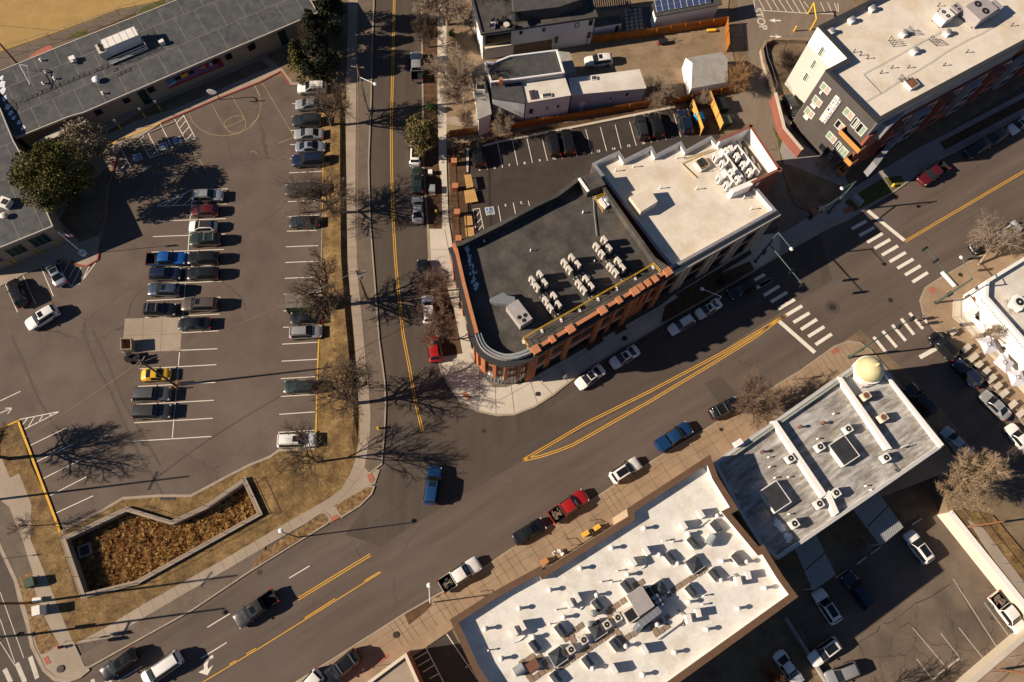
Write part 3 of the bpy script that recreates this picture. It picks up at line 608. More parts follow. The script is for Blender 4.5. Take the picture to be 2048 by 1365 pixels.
# ---------------------------------------------------------------- building kit
M['roof_school'] = brick_mat('seamed_grey_roofing', (.060,.062,.062), (.095,.096,.094), (.20,.185,.16), 1.0, 3.4, 6.2, math.radians(0), .035)
M['tan_wall'] = noise_mat('tan_brick', ((.30,.225,.15), (.37,.285,.195)), 1.1, fine=(9, .14))
M['wall_brown'] = noise_mat('brown_brick', ((.14,.10,.075), (.19,.14,.10)), 1.1, fine=(9, .14))  # plain brown brick tone, darker than the tan one
M['fascia'] = new_mat('pale_fascia', (.45,.40,.33), .6)
M['membrane'] = noise_mat('black_membrane', ((.036,.034,.032), (.062,.057,.052), (.105,.094,.083)), 0.4, .7, fine=(7, .18), big=(.28, (.125,.10,.075), .6), detail=9)
M['white_roof'] = noise_mat('white_roofing', ((.53,.46,.375), (.63,.565,.48), (.68,.615,.525)), 0.3, .6, fine=(4, .07), big=(.22, (.54,.42,.28), .65), detail=9)
M['white_roof_clean'] = noise_mat('bright_white_roofing', ((.52,.495,.455), (.64,.615,.575), (.70,.675,.635)), 0.5, .6, fine=(3, .07), big=(.45, (.50,.42,.32), .65), detail=10, lo=.25, hi=.75)
M['white_wall'] = noise_mat('white_parapet', ((.74,.70,.65), (.80,.765,.715)), 0.6, .6, fine=(5, .04))
M['brick'] = brick_mat('orange_brick', (.36,.115,.042), (.45,.16,.065), (.30,.14,.08), 1.0, .42, .14, 0, .02)
M['brick_cap'] = noise_mat('terracotta_coping', ((.38,.15,.070), (.47,.20,.10)), 1.5, fine=(8, .14))
M['brick_red'] = brick_mat('red_brick', (.22,.066,.042), (.28,.09,.06), (.19,.09,.07), 1.0, .42, .14, 0, .02)
M['dark_metal'] = new_mat('dark_cornice_metal', (.045,.045,.047), .5, .2)
M['zinc'] = noise_mat('weathered_zinc', ((.20,.22,.225), (.30,.32,.325)), 0.9, .45, fine=(4, .1))
M['charcoal'] = noise_mat('charcoal_panel', ((.072,.062,.058), (.085,.074,.069)), 0.5, .75, fine=(6, .06))
M['palegrey'] = noise_mat('pale_green_grey_panel', ((.43,.435,.39), (.47,.475,.43)), 0.5, .75, fine=(5, .05))
M['whitepanel'] = noise_mat('white_panel', ((.78,.76,.71), (.82,.80,.75)), 0.5, .7, fine=(5, .04))
M['steel_blue'] = noise_mat('blue_grey_parapet_metal', ((.19,.19,.21), (.25,.25,.27)), 0.7, .45, fine=(5, .08))
M['beige'] = noise_mat('beige_stone', ((.36,.29,.225), (.43,.35,.275)), 0.8, fine=(7, .1))
M['cream'] = noise_mat('cream_cornice', ((.60,.52,.40), (.66,.575,.45)), 0.8, fine=(6, .06))
M['brown_cope'] = noise_mat('brown_coping', ((.105,.060,.036), (.135,.080,.050)), 0.8, .65, fine=(8, .12))
M['wood'] = stripe_mat('cedar_boards', (.42,.20,.055), (.16,.07,.02), .16, .6, .86)
M['fence_wood'] = stripe_mat('stained_fence_boards', (.34,.125,.022), (.10,.035,.008), .17, 0.15, .88)
M['pine'] = stripe_mat('bright_pine_boards', (.60,.33,.085), (.22,.10,.02), .18, 1.3, .88)
M['old_roof'] = noise_mat('patched_silver_roof', ((.155,.138,.122), (.27,.25,.228), (.46,.445,.425)), 0.9, .6, stretch=(.35, 1.7, 1), rot=AVE, fine=(5, .16), big=(.35, (.48,.475,.47), .75), detail=10, lo=.34, hi=.66)
M['silver'] = noise_mat('silver_coating', ((.40,.395,.385), (.48,.47,.46)), .6, .5, fine=(5, .08))
M['siding_white'] = noise_mat('white_siding', ((.62,.61,.60), (.70,.69,.675)), .8, .7, fine=(6, .06))
M['siding_blue'] = noise_mat('blue_grey_siding', ((.34,.35,.385), (.40,.41,.445)), .8, .7, fine=(6, .07))
M['shingle_dark'] = noise_mat('dark_shingles', ((.045,.044,.044), (.080,.077,.074)), 1.1, fine=(7, .25))
M['shingle_grey'] = noise_mat('grey_shingles', ((.24,.225,.205), (.34,.32,.295)), .9, fine=(7, .2))
M['flat_white'] = noise_mat('aged_white_roof', ((.52,.475,.42), (.64,.595,.53)), .4, fine=(5, .1), big=(.3, (.44,.38,.31), .6), detail=8)
M['corrugated'] = stripe_mat('corrugated_metal', (.27,.285,.285), (.17,.18,.18), .28, 0, .6, .5)
M['green_door'] = new_mat('dark_green_paint', (.012,.038,.026), .4)
M['unit'] = noise_mat('beige_unit_casing', ((.52,.47,.41), (.58,.53,.465)), 1.0, .5, fine=(6, .05))
M['unit_grey'] = noise_mat('mauve_grey_casing', ((.30,.27,.265), (.36,.325,.32)), 1.0, .5, fine=(6, .06))
M['unit_white'] = noise_mat('white_unit_casing', ((.66,.63,.58), (.74,.71,.66)), 1.0, .5, fine=(6, .05))
M['fan'] = new_mat('fan_grille', (.03,.03,.032), .5, .4)
M['rust'] = noise_mat('rusted_steel', ((.13,.055,.035), (.20,.095,.06)), 2.2, .8, fine=(8, .3))
M['snow'] = new_mat('old_snow', (.62,.66,.72), .8)

def V2(p): return Vector((p[0], p[1]))
def face_uz(a, b, px):
    """photo pixel -> (metres along a-b, height) on the upright wall over the line a-b"""
    a, b = V2(a), V2(b); d = (b - a).normalized(); n = Vector((-d.y, d.x))
    v = RW @ Vector((px[0] - PHW/2, -(px[1] - PHH/2), -FOC))
    t = n.dot(a)/n.dot(V2(v)); q = V2(v)*t
    return (q - a).dot(d), CH + v.z*t
def wall_quad(mb, a, b, u0, u1, z0, z1, out, m=0):
    a, b = V2(a), V2(b); d = (b - a).normalized(); n = Vector((d.y, -d.x))
    p, q = a + d*u0 + n*out, a + d*u1 + n*out
    mb.poly([(p.x, p.y, z0), (q.x, q.y, z0), (q.x, q.y, z1), (p.x, p.y, z1)], m)
def wall_box(mb, a, b, u0, u1, z0, z1, o0, o1, m=0):
    a, b = V2(a), V2(b); d = (b - a).normalized(); n = Vector((d.y, -d.x))
    mb.prism([a+d*u0+n*o0, a+d*u1+n*o0, a+d*u1+n*o1, a+d*u0+n*o1], z0, z1, m, True, True)
def window(root, a, b, u0, u1, z0, z1, frame, pane, fw=.07, out=.06, mull=0, name='window', pane2=None, base=.035):
    out += base
    if u1 < u0: u0, u1 = u1, u0
    if z1 < z0: z0, z1 = z1, z0
    mb = MB()
    wall_box(mb, a, b, u0, u0+fw, z0, z1, base*.5, out); wall_box(mb, a, b, u1-fw, u1, z0, z1, base*.5, out)
    wall_box(mb, a, b, u0+fw, u1-fw, z0, z0+fw, base*.5, out-.004); wall_box(mb, a, b, u0+fw, u1-fw, z1-fw, z1, base*.5, out-.004)
    for k in range(mull):
        um = u0 + (u1-u0)*(k+1)/(mull+1); wall_box(mb, a, b, um-fw*.4, um+fw*.4, z0+fw, z1-fw, base*.5, out-.006)
    w = mb.build(name, frame, root)
    mp = MB(); wall_quad(mp, a, b, u0+fw*.8, u1-fw*.8, z0+fw*.8, z1-fw*.8, base+.02)
    mp.build('pane', pane, w)
    if pane2:
        mq = MB(); wall_quad(mq, a, b, (u0+u1)/2+fw*.3, u1-fw, z0+fw, z1-fw, base+.028); mq.build('pane', pane2, w)
    return w
def window_px(root, a, b, quad, frame, pane, **k):
    uz = [face_uz(a, b, p) for p in quad]; u = sorted(x[0] for x in uz); z = sorted(x[1] for x in uz)
    return window(root, a, b, (u[0]+u[1])/2, (u[2]+u[3])/2, (z[0]+z[1])/2, (z[2]+z[3])/2, frame, pane, **k)
def shell(root, poly, z0, ztop, zroof, pt, wall, roof, cope, inner=None, over=.05, ct=.10):
    """walls, roof deck and parapet with its coping, as parts"""
    poly = ccw([(p[0], p[1]) for p in poly]); inn = inset(poly, pt)
    MB().prism(poly, z0, ztop-ct, top=False).build('wall', wall, root)
    MB().poly([(p.x, p.y, zroof) for p in inset(poly, pt*.5)]).build('roof', roof, root)
    MB().prism(inn, zroof-.05, ztop-ct, top=False).build('parapet', inner or wall, root)
    MB().wallring(inset(poly, -over), inset(poly, pt+over*.5), ztop-ct, ztop).build('coping', cope, root)
    return poly
def cen(pts): return Vector((sum(p[0] for p in pts)/len(pts), sum(p[1] for p in pts)/len(pts), 0))

# ---------------------------------------------------------------- the school: two flat-roofed wings
zS = 4.3
sw = PP([(8,140),(103,100),(180,69),(354,0),(420,-28),(618,-2),(636,26),(520,75),(446,106),(167,226),(138,234),(56,266),(20,200)], zS)
sw = PP([(0,142),(103,100),(180,69),(354,0),(430,-32),(606,-25),(636,26),(520,75),(446,106),(167,226),(138,234),(31,277),(-10,230),(-40,160)], zS)
sdirn = (V2(sw[8]) - V2(sw[9])); SCH = math.atan2(sdirn.y, sdirn.x)
M['roof_school'] = brick_mat('seamed_grey_roofing', (.050,.053,.057), (.105,.106,.107), (.24,.21,.17), 1.0, 3.4, 5.4, SCH, .028)
r = thing('school_wing', 'long low school wing with seamed dark grey flat roof, tan walls and a painted mural', 'building', cen(sw))
pl = ccw([(p.x, p.y) for p in sw])
MB().prism(pl, zS-.35, zS, 0, True, True).build('roof', [M['roof_school']], r)
MB().wallring(inset(pl, -.03), inset(pl, .12), zS-.3, zS+.06).build('fascia', M['fascia'], r)
wl_ = inset(pl, .55)
MB().prism(wl_, 0, zS-.36, top=False).build('wall', M['tan_wall'], r)
wa, wb = None, None
for i in range(len(wl_)):
    if (wl_[i] - V2(sw[9])).length < 1.2: wa = wl_[i]
    if (wl_[i] - V2(sw[6])).length < 1.6: wb = wl_[i]
s0 = T1(0,0); s1 = T1(500,0); s2 = T1(300,100,11.378)
for q in ([(955,775),(1010,758),(1020,795),(965,810)],[(1145,690),(1200,672),(1212,710),(1158,728)],[(735,865),(790,845),(800,885),(748,905)],[(1755,430),(1805,418),(1815,455),(1765,470)],[(1930,360),(1980,345),(1988,385),(1940,400)]):
    window_px(r, wa, wb, [s0(*p) for p in q], M['black_metal'], M['glass'], mull=1)
for q in ([(0,345),(35,330),(45,375),(8,392)],):
    window_px(r, wa, wb, [s1(*p) for p in q], M['black_metal'], M['glass'], mull=1)
def door_px(r, a, b, ul, ur, z1, mat, name='door'):
    u0 = face_uz(a, b, ul)[0]; u1 = face_uz(a, b, ur)[0]
    m_ = MB(); wall_box(m_, a, b, u0, u1, .14, z1, .003, .05); d_ = m_.build(name, mat, r)
    h_ = MB(); wall_box(h_, a, b, u1-.25, u1-.17, 1.1, 1.3, .05, .1); h_.build('handle', M['steel'], d_)
door_px(r, wa, wb, s0(1065,720), s0(1125,695), 3.3, M['green_door'])
door_px(r, wa, wb, s1(218,270), s1(275,245), 3.3, M['green_door'])
mu = MB()
MC = [M['brick_red']]
cols = {'red': (.30,.02,.03), 'blue': (.16,.40,.55), 'yellow': (.62,.38,.03), 'orange': (.62,.22,.03), 'pink': (.55,.30,.36), 'plum': (.16,.10,.17), 'crimson': (.26,.01,.05), 'teal': (.03,.20,.28)}
cm = {k: noise_mat('mural_'+k, (c, tuple(min(1, x*1.15) for x in c)), 1.5, fine=(6, .08)) for k, c in cols.items()}
def mural(q, col, out):
    m_ = MB(); pts = [face_uz(wa, wb, s2(*p)) for p in q]; d = (wb-wa).normalized(); n = Vector((d.y, -d.x))
    m_.poly([(wa.x+d.x*u+n.x*out, wa.y+d.y*u+n.y*out, max(.35, min(zS-.4, z))) for u, z in pts]); m_.build('mural', cm[col], r)
mural([(340,690),(1600,180),(1690,350),(440,860)], 'plum', .012)
mural([(440,835),(1680,335),(1690,365),(445,880)], 'red', .018); mural([(1480,225),(1600,180),(1680,340),(1560,385)], 'crimson', .018)
mural([(410,800),(575,700),(600,745),(430,840)], 'blue', .02); mural([(410,680),(510,630),(560,770),(470,800)], 'teal', .019); mural([(690,585),(840,520),(865,585),(740,655)], 'yellow', .02)
mural([(1135,410),(1240,345),(1262,410),(1180,440)], 'orange', .02); mural([(1330,320),(1395,290),(1430,365),(1365,360)], 'pink', .02); mural([(1240,330),(1330,290),(1350,370),(1270,400)], 'crimson', .019); mural([(700,545),(860,480),(870,545),(705,600)], 'red', .017)
for q in ([(560,640),(680,590),(700,650),(580,690)],[(1410,235),(1530,200),(1560,290),(1440,330)],[(870,500),(980,455),(1000,520),(895,555)]):
    window_px(r, wa, wb, [s2(*p) for p in q], M['black_metal'], M['glass'], mull=1)
# low entrance canopy with a white edge
cp = PP([(77,281),(155,240),(170,236),(172,244),(82,290)], 3.2)
m_ = MB().prism(cp, 2.9, 3.25); m_.build('canopy', M['fascia'], r)

zL = 5.2
lw = PP([(-60,150),(0,216),(26,280),(40,305),(87,407),(106,453),(0,496),(-90,532),(-170,380)], zL)
r = thing('school_hall', 'taller school hall behind the juniper with green glazed shopfront and yellow posts', 'building', cen(lw))
pl = ccw([(p.x, p.y) for p in lw])
MB().prism(pl, zL-.3, zL, 0, True, True).build('roof', M['roof_school'], r)
MB().wallring(inset(pl, -.03), inset(pl, .12), zL-.28, zL+.07).build('fascia', M['fascia'], r)
wl_ = inset(pl, .4); MB().prism(wl_, 0, zL-.31, top=False).build('wall', M['tan_wall'], r)
wb = min(wl_, key=lambda p: (p - V2(lw[5])).length); wa = min(wl_, key=lambda p: (p - V2(lw[7])).length)
s3 = T1(0,430,11.378)
for q in ([(610,575),(1010,400),(1225,590),(800,730)],[(70,825),(460,645),(660,800),(290,960)],[(-300,985),(-60,890),(110,1040),(-140,1140)]):
    window_px(r, wa, wb, [s3(*p) for p in q], M['steel'], M['green_door'], mull=2, name='shopfront', fw=.06)
for x, y in ((740,850),(845,795),(200,1090),(310,1040),(1270,610)):
    u, z = face_uz(wa, wb, s3(x, y-20)); m_ = MB(); wall_box(m_, wa, wb, u-.07, u+.07, .13, 1.5, .05, .2); m_.build('post', M['yellow'], r)

# ---------------------------------------------------------------- the brick corner building
zB, zBr = 12.0, 10.6
front = [(1063,705),(1347,538)]
curve = [(951,667),(958,686),(970,701),(991,713),(1014,718),(1040,714),(1063,705)]
def spline(pts, k):
    out = []
    for i in range(len(pts)-1):
        p0 = pts[max(0, i-1)]; p1 = pts[i]; p2 = pts[i+1]; p3 = pts[min(len(pts)-1, i+2)]
        for j in range(k):
            t = j/k; out.append(tuple(.5*((2*p1[c]) + (-p0[c]+p2[c])*t + (2*p0[c]-5*p1[c]+4*p2[c]-p3[c])*t*t + (-p0[c]+3*p1[c]-3*p2[c]+p3[c])*t**3) for c in (0, 1)))
    return out + [pts[-1]]
curve = spline(curve, 3)
bpx = [(904,488),(910,502),(924,564),(937,615)] + curve + [(1347,538),(1335,532),(1311,516),(1260,445),(1190,345),(1152,357),(1111,388),(1068,408),(1001,444),(920,484)]
bw = PP(bpx, zB); bp = [(p.x, p.y) for p in bw]
r = thing('corner_building', 'two storey orange brick building with black flat roof and rounded corner', 'building', cen(bp))
bp = ccw(bp)
MB().prism(bp, 0, zB-.12, top=False).build('wall', M['brick'], r)
MB().poly([(p.x, p.y, zBr) for p in inset(bp, .2)]).build('roof', M['membrane'], r)
MB().prism(inset(bp, .38), zBr-.05, zB-.12, top=False).build('parapet', M['membrane'], r)
iB = {tuple(round(c, 3) for c in p): i for i, p in enumerate(bp)}
def idx(px): p = P(px, zB); return min(range(len(bp)), key=lambda i: (V2(bp[i]) - V2(p)).length)
def run(pa, pb):
    """outline corners from photo corner pa to pb, in the outline's own order"""
    i, j = idx(pa), idx(pb); out = [bp[i]]
    while i != j: i = (i+1) % len(bp); out.append(bp[i])
    return out
def band(line, o0, o1, z0, z1):
    a, b = offset_line(line, -o0), offset_line(line, -o1); m_ = MB()
    for i in range(len(a)-1): m_.prism([a[i], a[i+1], b[i+1], b[i]], z0, z1, 0, True, True)
    return m_
left = run((904,488), (951,667)); crn = run((951,667), (1063,705)); fr = run((1063,705), (1347,538)); back = run((1190,345), (904,488))
band(left, -.42, .04, zB-.12, zB).build('coping', M['brick_cap'], r)
band(fr, -.42, .06, zB-.12, zB+.03).build('coping', M['brick_cap'], r)
band(crn, -.75, .05, zB-.9, zB-.25).build('coping', M['zinc'], r)
band(run((1347,538), (1190,345)), -.42, .02, zB-.12, zB-.01).build('coping', M['membrane'], r)
band(back, -.55, .02, zB-.12, zB-.02).build('coping', M['membrane'], r)
band(left, .02, .62, zB-1.25, zB-.85).build('cornice', M['dark_metal'], r)
band(crn, .06, .70, zB-1.5, zB-1.0).build('cornice', M['dark_metal'], r)
band(fr, .03, .62, zB-1.25, zB-.7).build('cornice', M['dark_metal'], r)
fa, fb = V2(fr[0]), V2(fr[1]); fl = (fb-fa).length
k1 = T1(850,500)
def pier(a, b, u, w, z0, z1, o, cap=True):
    m_ = MB(); wall_box(m_, a, b, u-w/2, u+w/2, z0, z1, -.05, o); p_ = m_.build('pier', M['brick'], r)
    if cap: m_ = MB(); wall_box(m_, a, b, u-w/2-.1, u+w/2+.1, z1, z1+.28, -.55, o+.12); m_.build('cap', M['brick_cap'], p_)
us = []
for x, y, big in ((868,752,1),(1000,680,0),(1140,603,1),(1390,457,1),(1520,385,0),(1645,305,1),(1700,268,0),(1755,235,0),(1810,205,0),(1905,152,1)):
    u = face_uz(fa, fb, k1(x, y))[0]; us.append(u)
    pier(fa, fb, u, .85 if big else .5, .1 if big else 4.6, zB+(.05 if big else .02), .42 if big else .3)
us2 = [0] + us + [fl]
edges = [u for u in us2]
for i in range(len(us)-1):
    u0, u1 = us[i]+.5, us[i+1]-.5
    if u1-u0 < .9: continue
    nwin = max(1, round((u1-u0)/1.9)); w = (u1-u0)/nwin
    for k in range(nwin):
        for z0, z1 in ((8.2,10.1),(5.0,7.0)):
            window(r, fa, fb, u0+k*w+.15, u0+(k+1)*w-.15, z0, z1, M['black_metal'], M['glass'], mull=1)
    window(r, fa, fb, u0+.05, u1-.05, .25, 3.1, M['black_metal'], M['glass'], mull=2, name='shopfront')
    m_ = MB(); wall_box(m_, fa, fb, u0, u1, 3.2, 4.0, .01, .12); m_.build('sign_band', M['beige'], r)
# rounded corner: piers, windows and grey shopfront on each facet
for i in range(len(crn)-1):
    a, b = V2(crn[i]), V2(crn[i+1]); L_ = (b-a).length
    if i % 3 == 0: pier(a, b, 0.0, .5, .1 if i in (0,) else 3.0, zB-1.5, .35, False)
    if L_ > .5:
        for z0, z1 in ((7.9,9.8),(4.8,6.8)): window(r, a, b, .2 if i % 3 == 0 else .02, L_-(.2 if i % 3 == 2 else .02), z0, z1, M['black_metal'], M['glass'])
        m_ = MB(); wall_box(m_, a, b, .02, L_-.02, .1, 4.0, .01, .08); sf = m_.build('shopfront', M['zinc'], r)
        m_ = MB(); wall_quad(m_, a, b, .12, L_-.12, 2.7, 3.7, .095); m_.build('sign_panel', M['white_wall'], sf)
        m_ = MB(); wall_quad(m_, a, b, .12, L_-.12, .35, 2.5, .09); m_.build('pane', M['glass'], sf)
pier(V2(crn[-2]), V2(crn[-1]), (V2(crn[-1])-V2(crn[-2])).length, .8, .1, zB-1.5, .42, False)
for i in range(len(left)-1):
    a, b = V2(left[i]), V2(left[i+1]); L_ = (b-a).length; n_ = max(1, round(L_/2.6))
    for k in range(n_):
        pier(a, b, L_*k/n_, .5, .1, zB-1.3, .28, False)
        for z0, z1 in ((8.1,10.0),(4.9,6.9)): window(r, a, b, L_*k/n_+.5, L_*(k+1)/n_-.5, z0, z1, M['black_metal'], M['glass'])
        window(r, a, b, L_*k/n_+.4, L_*(k+1)/n_-.4, .3, 3.4, M['black_metal'], M['glass'], name='shopfront')
# stair head at the back and the gutter ridge along the back edge
k2 = T1(850,280)
m_ = MB().prism(PP([k2(1200,305),k2(1340,240),k2(1410,350),k2(1270,400)], 12.3), zBr, 12.3); m_.build('stair_head', M['membrane'], r)
m_ = MB().prism(PP([k2(1195,300),k2(1212,296),k2(1285,398),k2(1268,404)], 12.45), 12.2, 12.45); m_.build('stair_head_trim', M['white_wall'], r)
for (x, y, w) in ((545,690,1.4),(640,640,1.6),(830,545,2.6),(975,475,2.0),(425,750,1.6)):
    p = P(k2(x, y), zBr+.5); a = math.radians(27)
    m_ = MB().box((p.x, p.y, zBr+.25), (w, .9, .5), a); m_.build('cricket', M['membrane'], r)
for x, y in ((700,620),(735,700),(760,800),(780,880),(715,660),(775,950),(745,740),(800,1010)):
    pass

# ---------------------------------------------------------------- the white-roofed office building beside it
zC, zCr = 10.7, 9.9
cpx = [(1185,327),(1238,302),(1249,319),(1303,292),(1312,309),(1362,283),(1372,300),(1422,272),(1436,288),(1439,280),(1502,251),(1561,340),(1508,367),(1517,379),(1553,421),(1345,537),(1318,505)]
cw = PP(cpx, zC); cpl = [(p.x, p.y) for p in cw]
r = thing('office_building', 'three storey office with bright white roof, saw-tooth back edge and beige pilasters', 'building', cen(cpl))
cpl = shell(r, cpl, 0, zC, zCr, .35, M['brick_red'], M['white_roof'], M['steel_blue'], M['white_wall'])
ca, cb = P((1345,537), zC), P((1553,421), zC); cl = (V2(cb)-V2(ca)).length
m_ = MB(); wall_box(m_, ca, cb, -.1, cl+.5, zC-1.1, zC-.55, -.02, .75); m_.build('cornice', M['cream'], r)
m_ = MB(); wall_box(m_, ca, cb, 0, cl+.2, zC-.5, zC-.05, -.02, .3); m_.build('fascia', M['dark_metal'], r)
m_ = MB(); wall_quad(m_, ca, cb, 0, cl, 0, zC-1.1, .03); m_.build('front', M['beige'], r)
c5 = T1(1330,430,8.533)
ucs = [face_uz(ca, cb, c5(*p))[0] for p in ((290,1000),(700,830),(1090,640),(1490,420))]
for u in ucs:
    for du in (-.55, .55):
        m_ = MB(); wall_box(m_, ca, cb, u+du-.42, u+du+.42, .1, zC-1.1, .03, .4); m_.build('pilaster', M['beige'], r)
for i in range(-1, 3):
    u0 = (ucs[i]+1.1) if i >= 0 else -.1; u1 = (ucs[i+1]-1.1)
    if i < 0: u0 = max(.1, u1-2.6)
    for z0, z1 in ((7.2,9.0),(3.9,6.2),(.5,2.9)): window(r, ca, cb, u0, u1, z0, z1, M['black_metal'], M['glass'], mull=2, out=.1)
# mechanical well with tall white walls
zW = 12.2
well = [V2(P(p, zW)) for p in ((1439,279),(1502,251),(1561,340),(1507,366))]
for i in range(3):
    a_, b_ = well[i], well[i+1]; L_ = (b_-a_).length
    m_ = MB(); wall_box(m_, b_, a_, -.02 if i else .0, L_+.02, zCr-.4, zW, -.3, 0); m_.build('screen_wall', M['white_wall'], r)
    m_ = MB(); wall_box(m_, b_, a_, -.3, L_+.3, zW, zW+.08, -.34, .05); m_.build('coping', M['brick_red'], r)
    m_ = MB(); wall_box(m_, b_, a_, 0, L_, 0, zW-.02, .004, .05); m_.build('wall', M['brick_red'], r)
MB().poly([tuple(P(p, zCr+.02)) for p in ((1447,298),(1487,281),(1535,346),(1472,379))]).build('well_floor', M['strip'], r)
m_ = MB(); wall_quad(m_, P((1185,327), zC), P((1345,537), zC), .1, (V2(P((1345,537), zC))-V2(P((1185,327), zC))).length-.1, 0, zC-.12, .03); m_.build('wall', M['shingle_dark'], r)
m_ = MB(); q = [P(x, zCr+1.7) for x in ((1461,378),(1467,386),(1520,364),(1513,356))]; m_.prism(q, zCr, zCr+1.7); m_.build('screen_wall', M['white_wall'], r)
pent = PP([c for c in (T1(1150,230)(425,640), T1(1150,230)(585,575), T1(1150,230)(645,675), T1(1150,230)(515,757))], zCr+1.5)
MB().prism(pent, zCr, zCr+1.5).build('roof_hatch_house', M['white_roof'], r)

# ---------------------------------------------------------------- the four storey apartment block
zD, zDr = 13.4, 12.6
dpx = [(1636,53),(1696,117),(1651,141),(1754,245),(1805,217),(2048,87),(2230,-10),(2000,-130)]
dw = PP(dpx, zD); dpl = [(p.x, p.y) for p in dw]
r = thing('apartment_block', 'four storey apartment block with dark and white panel walls, sign board and balconies', 'building', cen(dpl))
dpl = shell(r, dpl, 0, zD, zDr, .55, M['brick_red'], M['white_roof'], M['dark_metal'], M['steel_blue'])
D1, D2, D3, D4, D5 = [V2(P(p, zD)) for p in ((1636,53),(1696,117),(1651,141),(1754,245),(2048,87))]
def panel(a, b, z0, z1, mat, name='wall', u0=0, u1=None, out=.03):
    m_ = MB(); wall_box(m_, a, b, u0, (V2(b)-V2(a)).length if u1 is None else u1, z0, z1, -.02, out); return m_.build(name, mat, r)
panel(D1, D2, 9.6, zD-.1, M['whitepanel']); panel(D1, D2, .0, 9.6, M['palegrey'])
panel(D2, D3, 9.6, zD-.1, M['whitepanel']); panel(D2, D3, .0, 9.6, M['palegrey'])
panel(D3, D4, 0, zD-.1, M['charcoal'])
d4 = T1(1540,30,8.533); d5 = T1(1540,190,8.533)
for q in ([(900,530),(968,600),(880,745),(812,665)],[(765,760),(835,810),(745,965),(680,885)],[(630,970),(700,1040),(625,1170),(550,1105)]):
    window_px(r, D1, D2, [d4(*p) for p in q], M['whitepanel'], M['glass'], mull=2, pane2=M['pane_green'])
window_px(r, D3, D4, [d4(*p) for p in [(915,1130),(1050,1275),(985,1365),(848,1240)]], M['whitepanel'], M['pane_green'], mull=1, pane2=M['pane_blind'])
for q, p1, p2 in (([(790,0),(905,125),(840,225),(710,85)],'pane_green','pane_blind'),([(650,190),(770,320),(710,425),(580,280)],'pane_green','pane_blind'),([(1320,195),(1455,350),(1375,450),(1240,300)],'pane_green','pane_blind'),
    ([(1480,380),(1540,440),(1440,580),(1370,515)],'glass','pane_green'),([(1560,470),(1670,575),(1555,715),(1445,590)],'glass','pane_green'),([(1170,410),(1280,520),(1230,655),(1095,515)],'glass','pane_blind'),
    ([(1020,605),(1150,750),(1085,845),(955,705)],'pane_green','pane_blind'),([(1185,785),(1230,840),(1140,970),(1080,905)],'glass','pane_green'),([(1250,870),(1355,970),(1250,1100),(1145,985)],'pane_green','pane_green'),
    ([(1270,660),(1330,720),(1275,790),(1225,720)],'glass',None),([(1345,735),(1450,850),(1395,915),(1290,795)],'glass',None),([(1040,985),(1085,1025),(1035,1095),(990,1045)],'glass',None)):
    window_px(r, D3, D4, [d5(*p) for p in q], M['whitepanel'], M[p1], mull=1, pane2=M[p2] if p2 else None)
for q in ([(890,820),(1000,945),(950,1020),(835,890)],):
    window_px(r, D3, D4, [d5(*p) for p in q], M['black_metal'], M['glass'])
for q in ([(720,120),(800,215),(780,240),(700,145)],[(600,325),(670,410),(650,435),(578,345)],[(870,1290),(905,1330),(890,1350),(850,1310)]):
    uz = [face_uz(D3, D4, (d5 if q[0][1] < 1000 else d4)(*p)) for p in q]; u_ = [x[0] for x in uz]; z_ = [x[1] for x in uz]
    m_ = MB(); wall_box(m_, D3, D4, min(u_)+.1, max(u_)-.1, sum(z_)/4-.28, sum(z_)/4+.28, .02, .22); m_.build('air_conditioner', M['white_wall'], r)
# sign board
uz = [face_uz(D3, D4, d5(*p)) for p in ((860,400),(1135,0),(1240,100),(955,505))]
zs0, zs1 = (uz[0][1]+uz[3][1])/2, (uz[1][1]+uz[2][1])/2; us0, us1 = (uz[0][0]+uz[1][0])/2, (uz[2][0]+uz[3][0])/2
um = us0 + (us1-us0)*.58
m_ = MB(); wall_box(m_, D3, D4, us0, um, zs0, zs1, .05, .22); sg = m_.build('sign', M['whitepanel'], r)
m_ = MB(); wall_box(m_, D3, D4, um, us1, zs0, zs1, .05, .20); m_.build('sign', new_mat('lavender_grey_board', (.20,.19,.215), .6), r)
dd = (D4-D3).normalized(); dn = Vector((dd.y, -dd.x))
def sign_text(txt, u, z, size, mat, out, par):
    o = text_obj('lettering', txt, size, mat, .01); o.parent = par
    X = Vector((0, 0, 1)); Y = Vector((-dd.x, -dd.y, 0)); Z = Vector((dn.x, dn.y, 0))
    m3 = Matrix((X, Y, Z)).transposed().to_4x4(); p = D3 + dd*u + dn*out
    m3.translation = Vector((p.x, p.y, z)) - abs_loc(par); o.matrix_local = m3
gold = new_mat('gold_letter', (.65,.42,.08), .5); ink = new_mat('dark_letter', (.05,.05,.07), .6)
H_ = zs1-zs0
for k, ch in enumerate('DIAMOND'): sign_text(ch, (us0+um)/2, zs0+H_*(.09+.135*k), (um-us0)*.95, gold if k in (0, 2) else ink, .235, sg)
for k, ch in enumerate('APARTMENTS'): sign_text(ch, (um+us1)/2, zs0+H_*(.07+.095*k), (us1-um)*.95, M['whitepanel'], .215, sg)
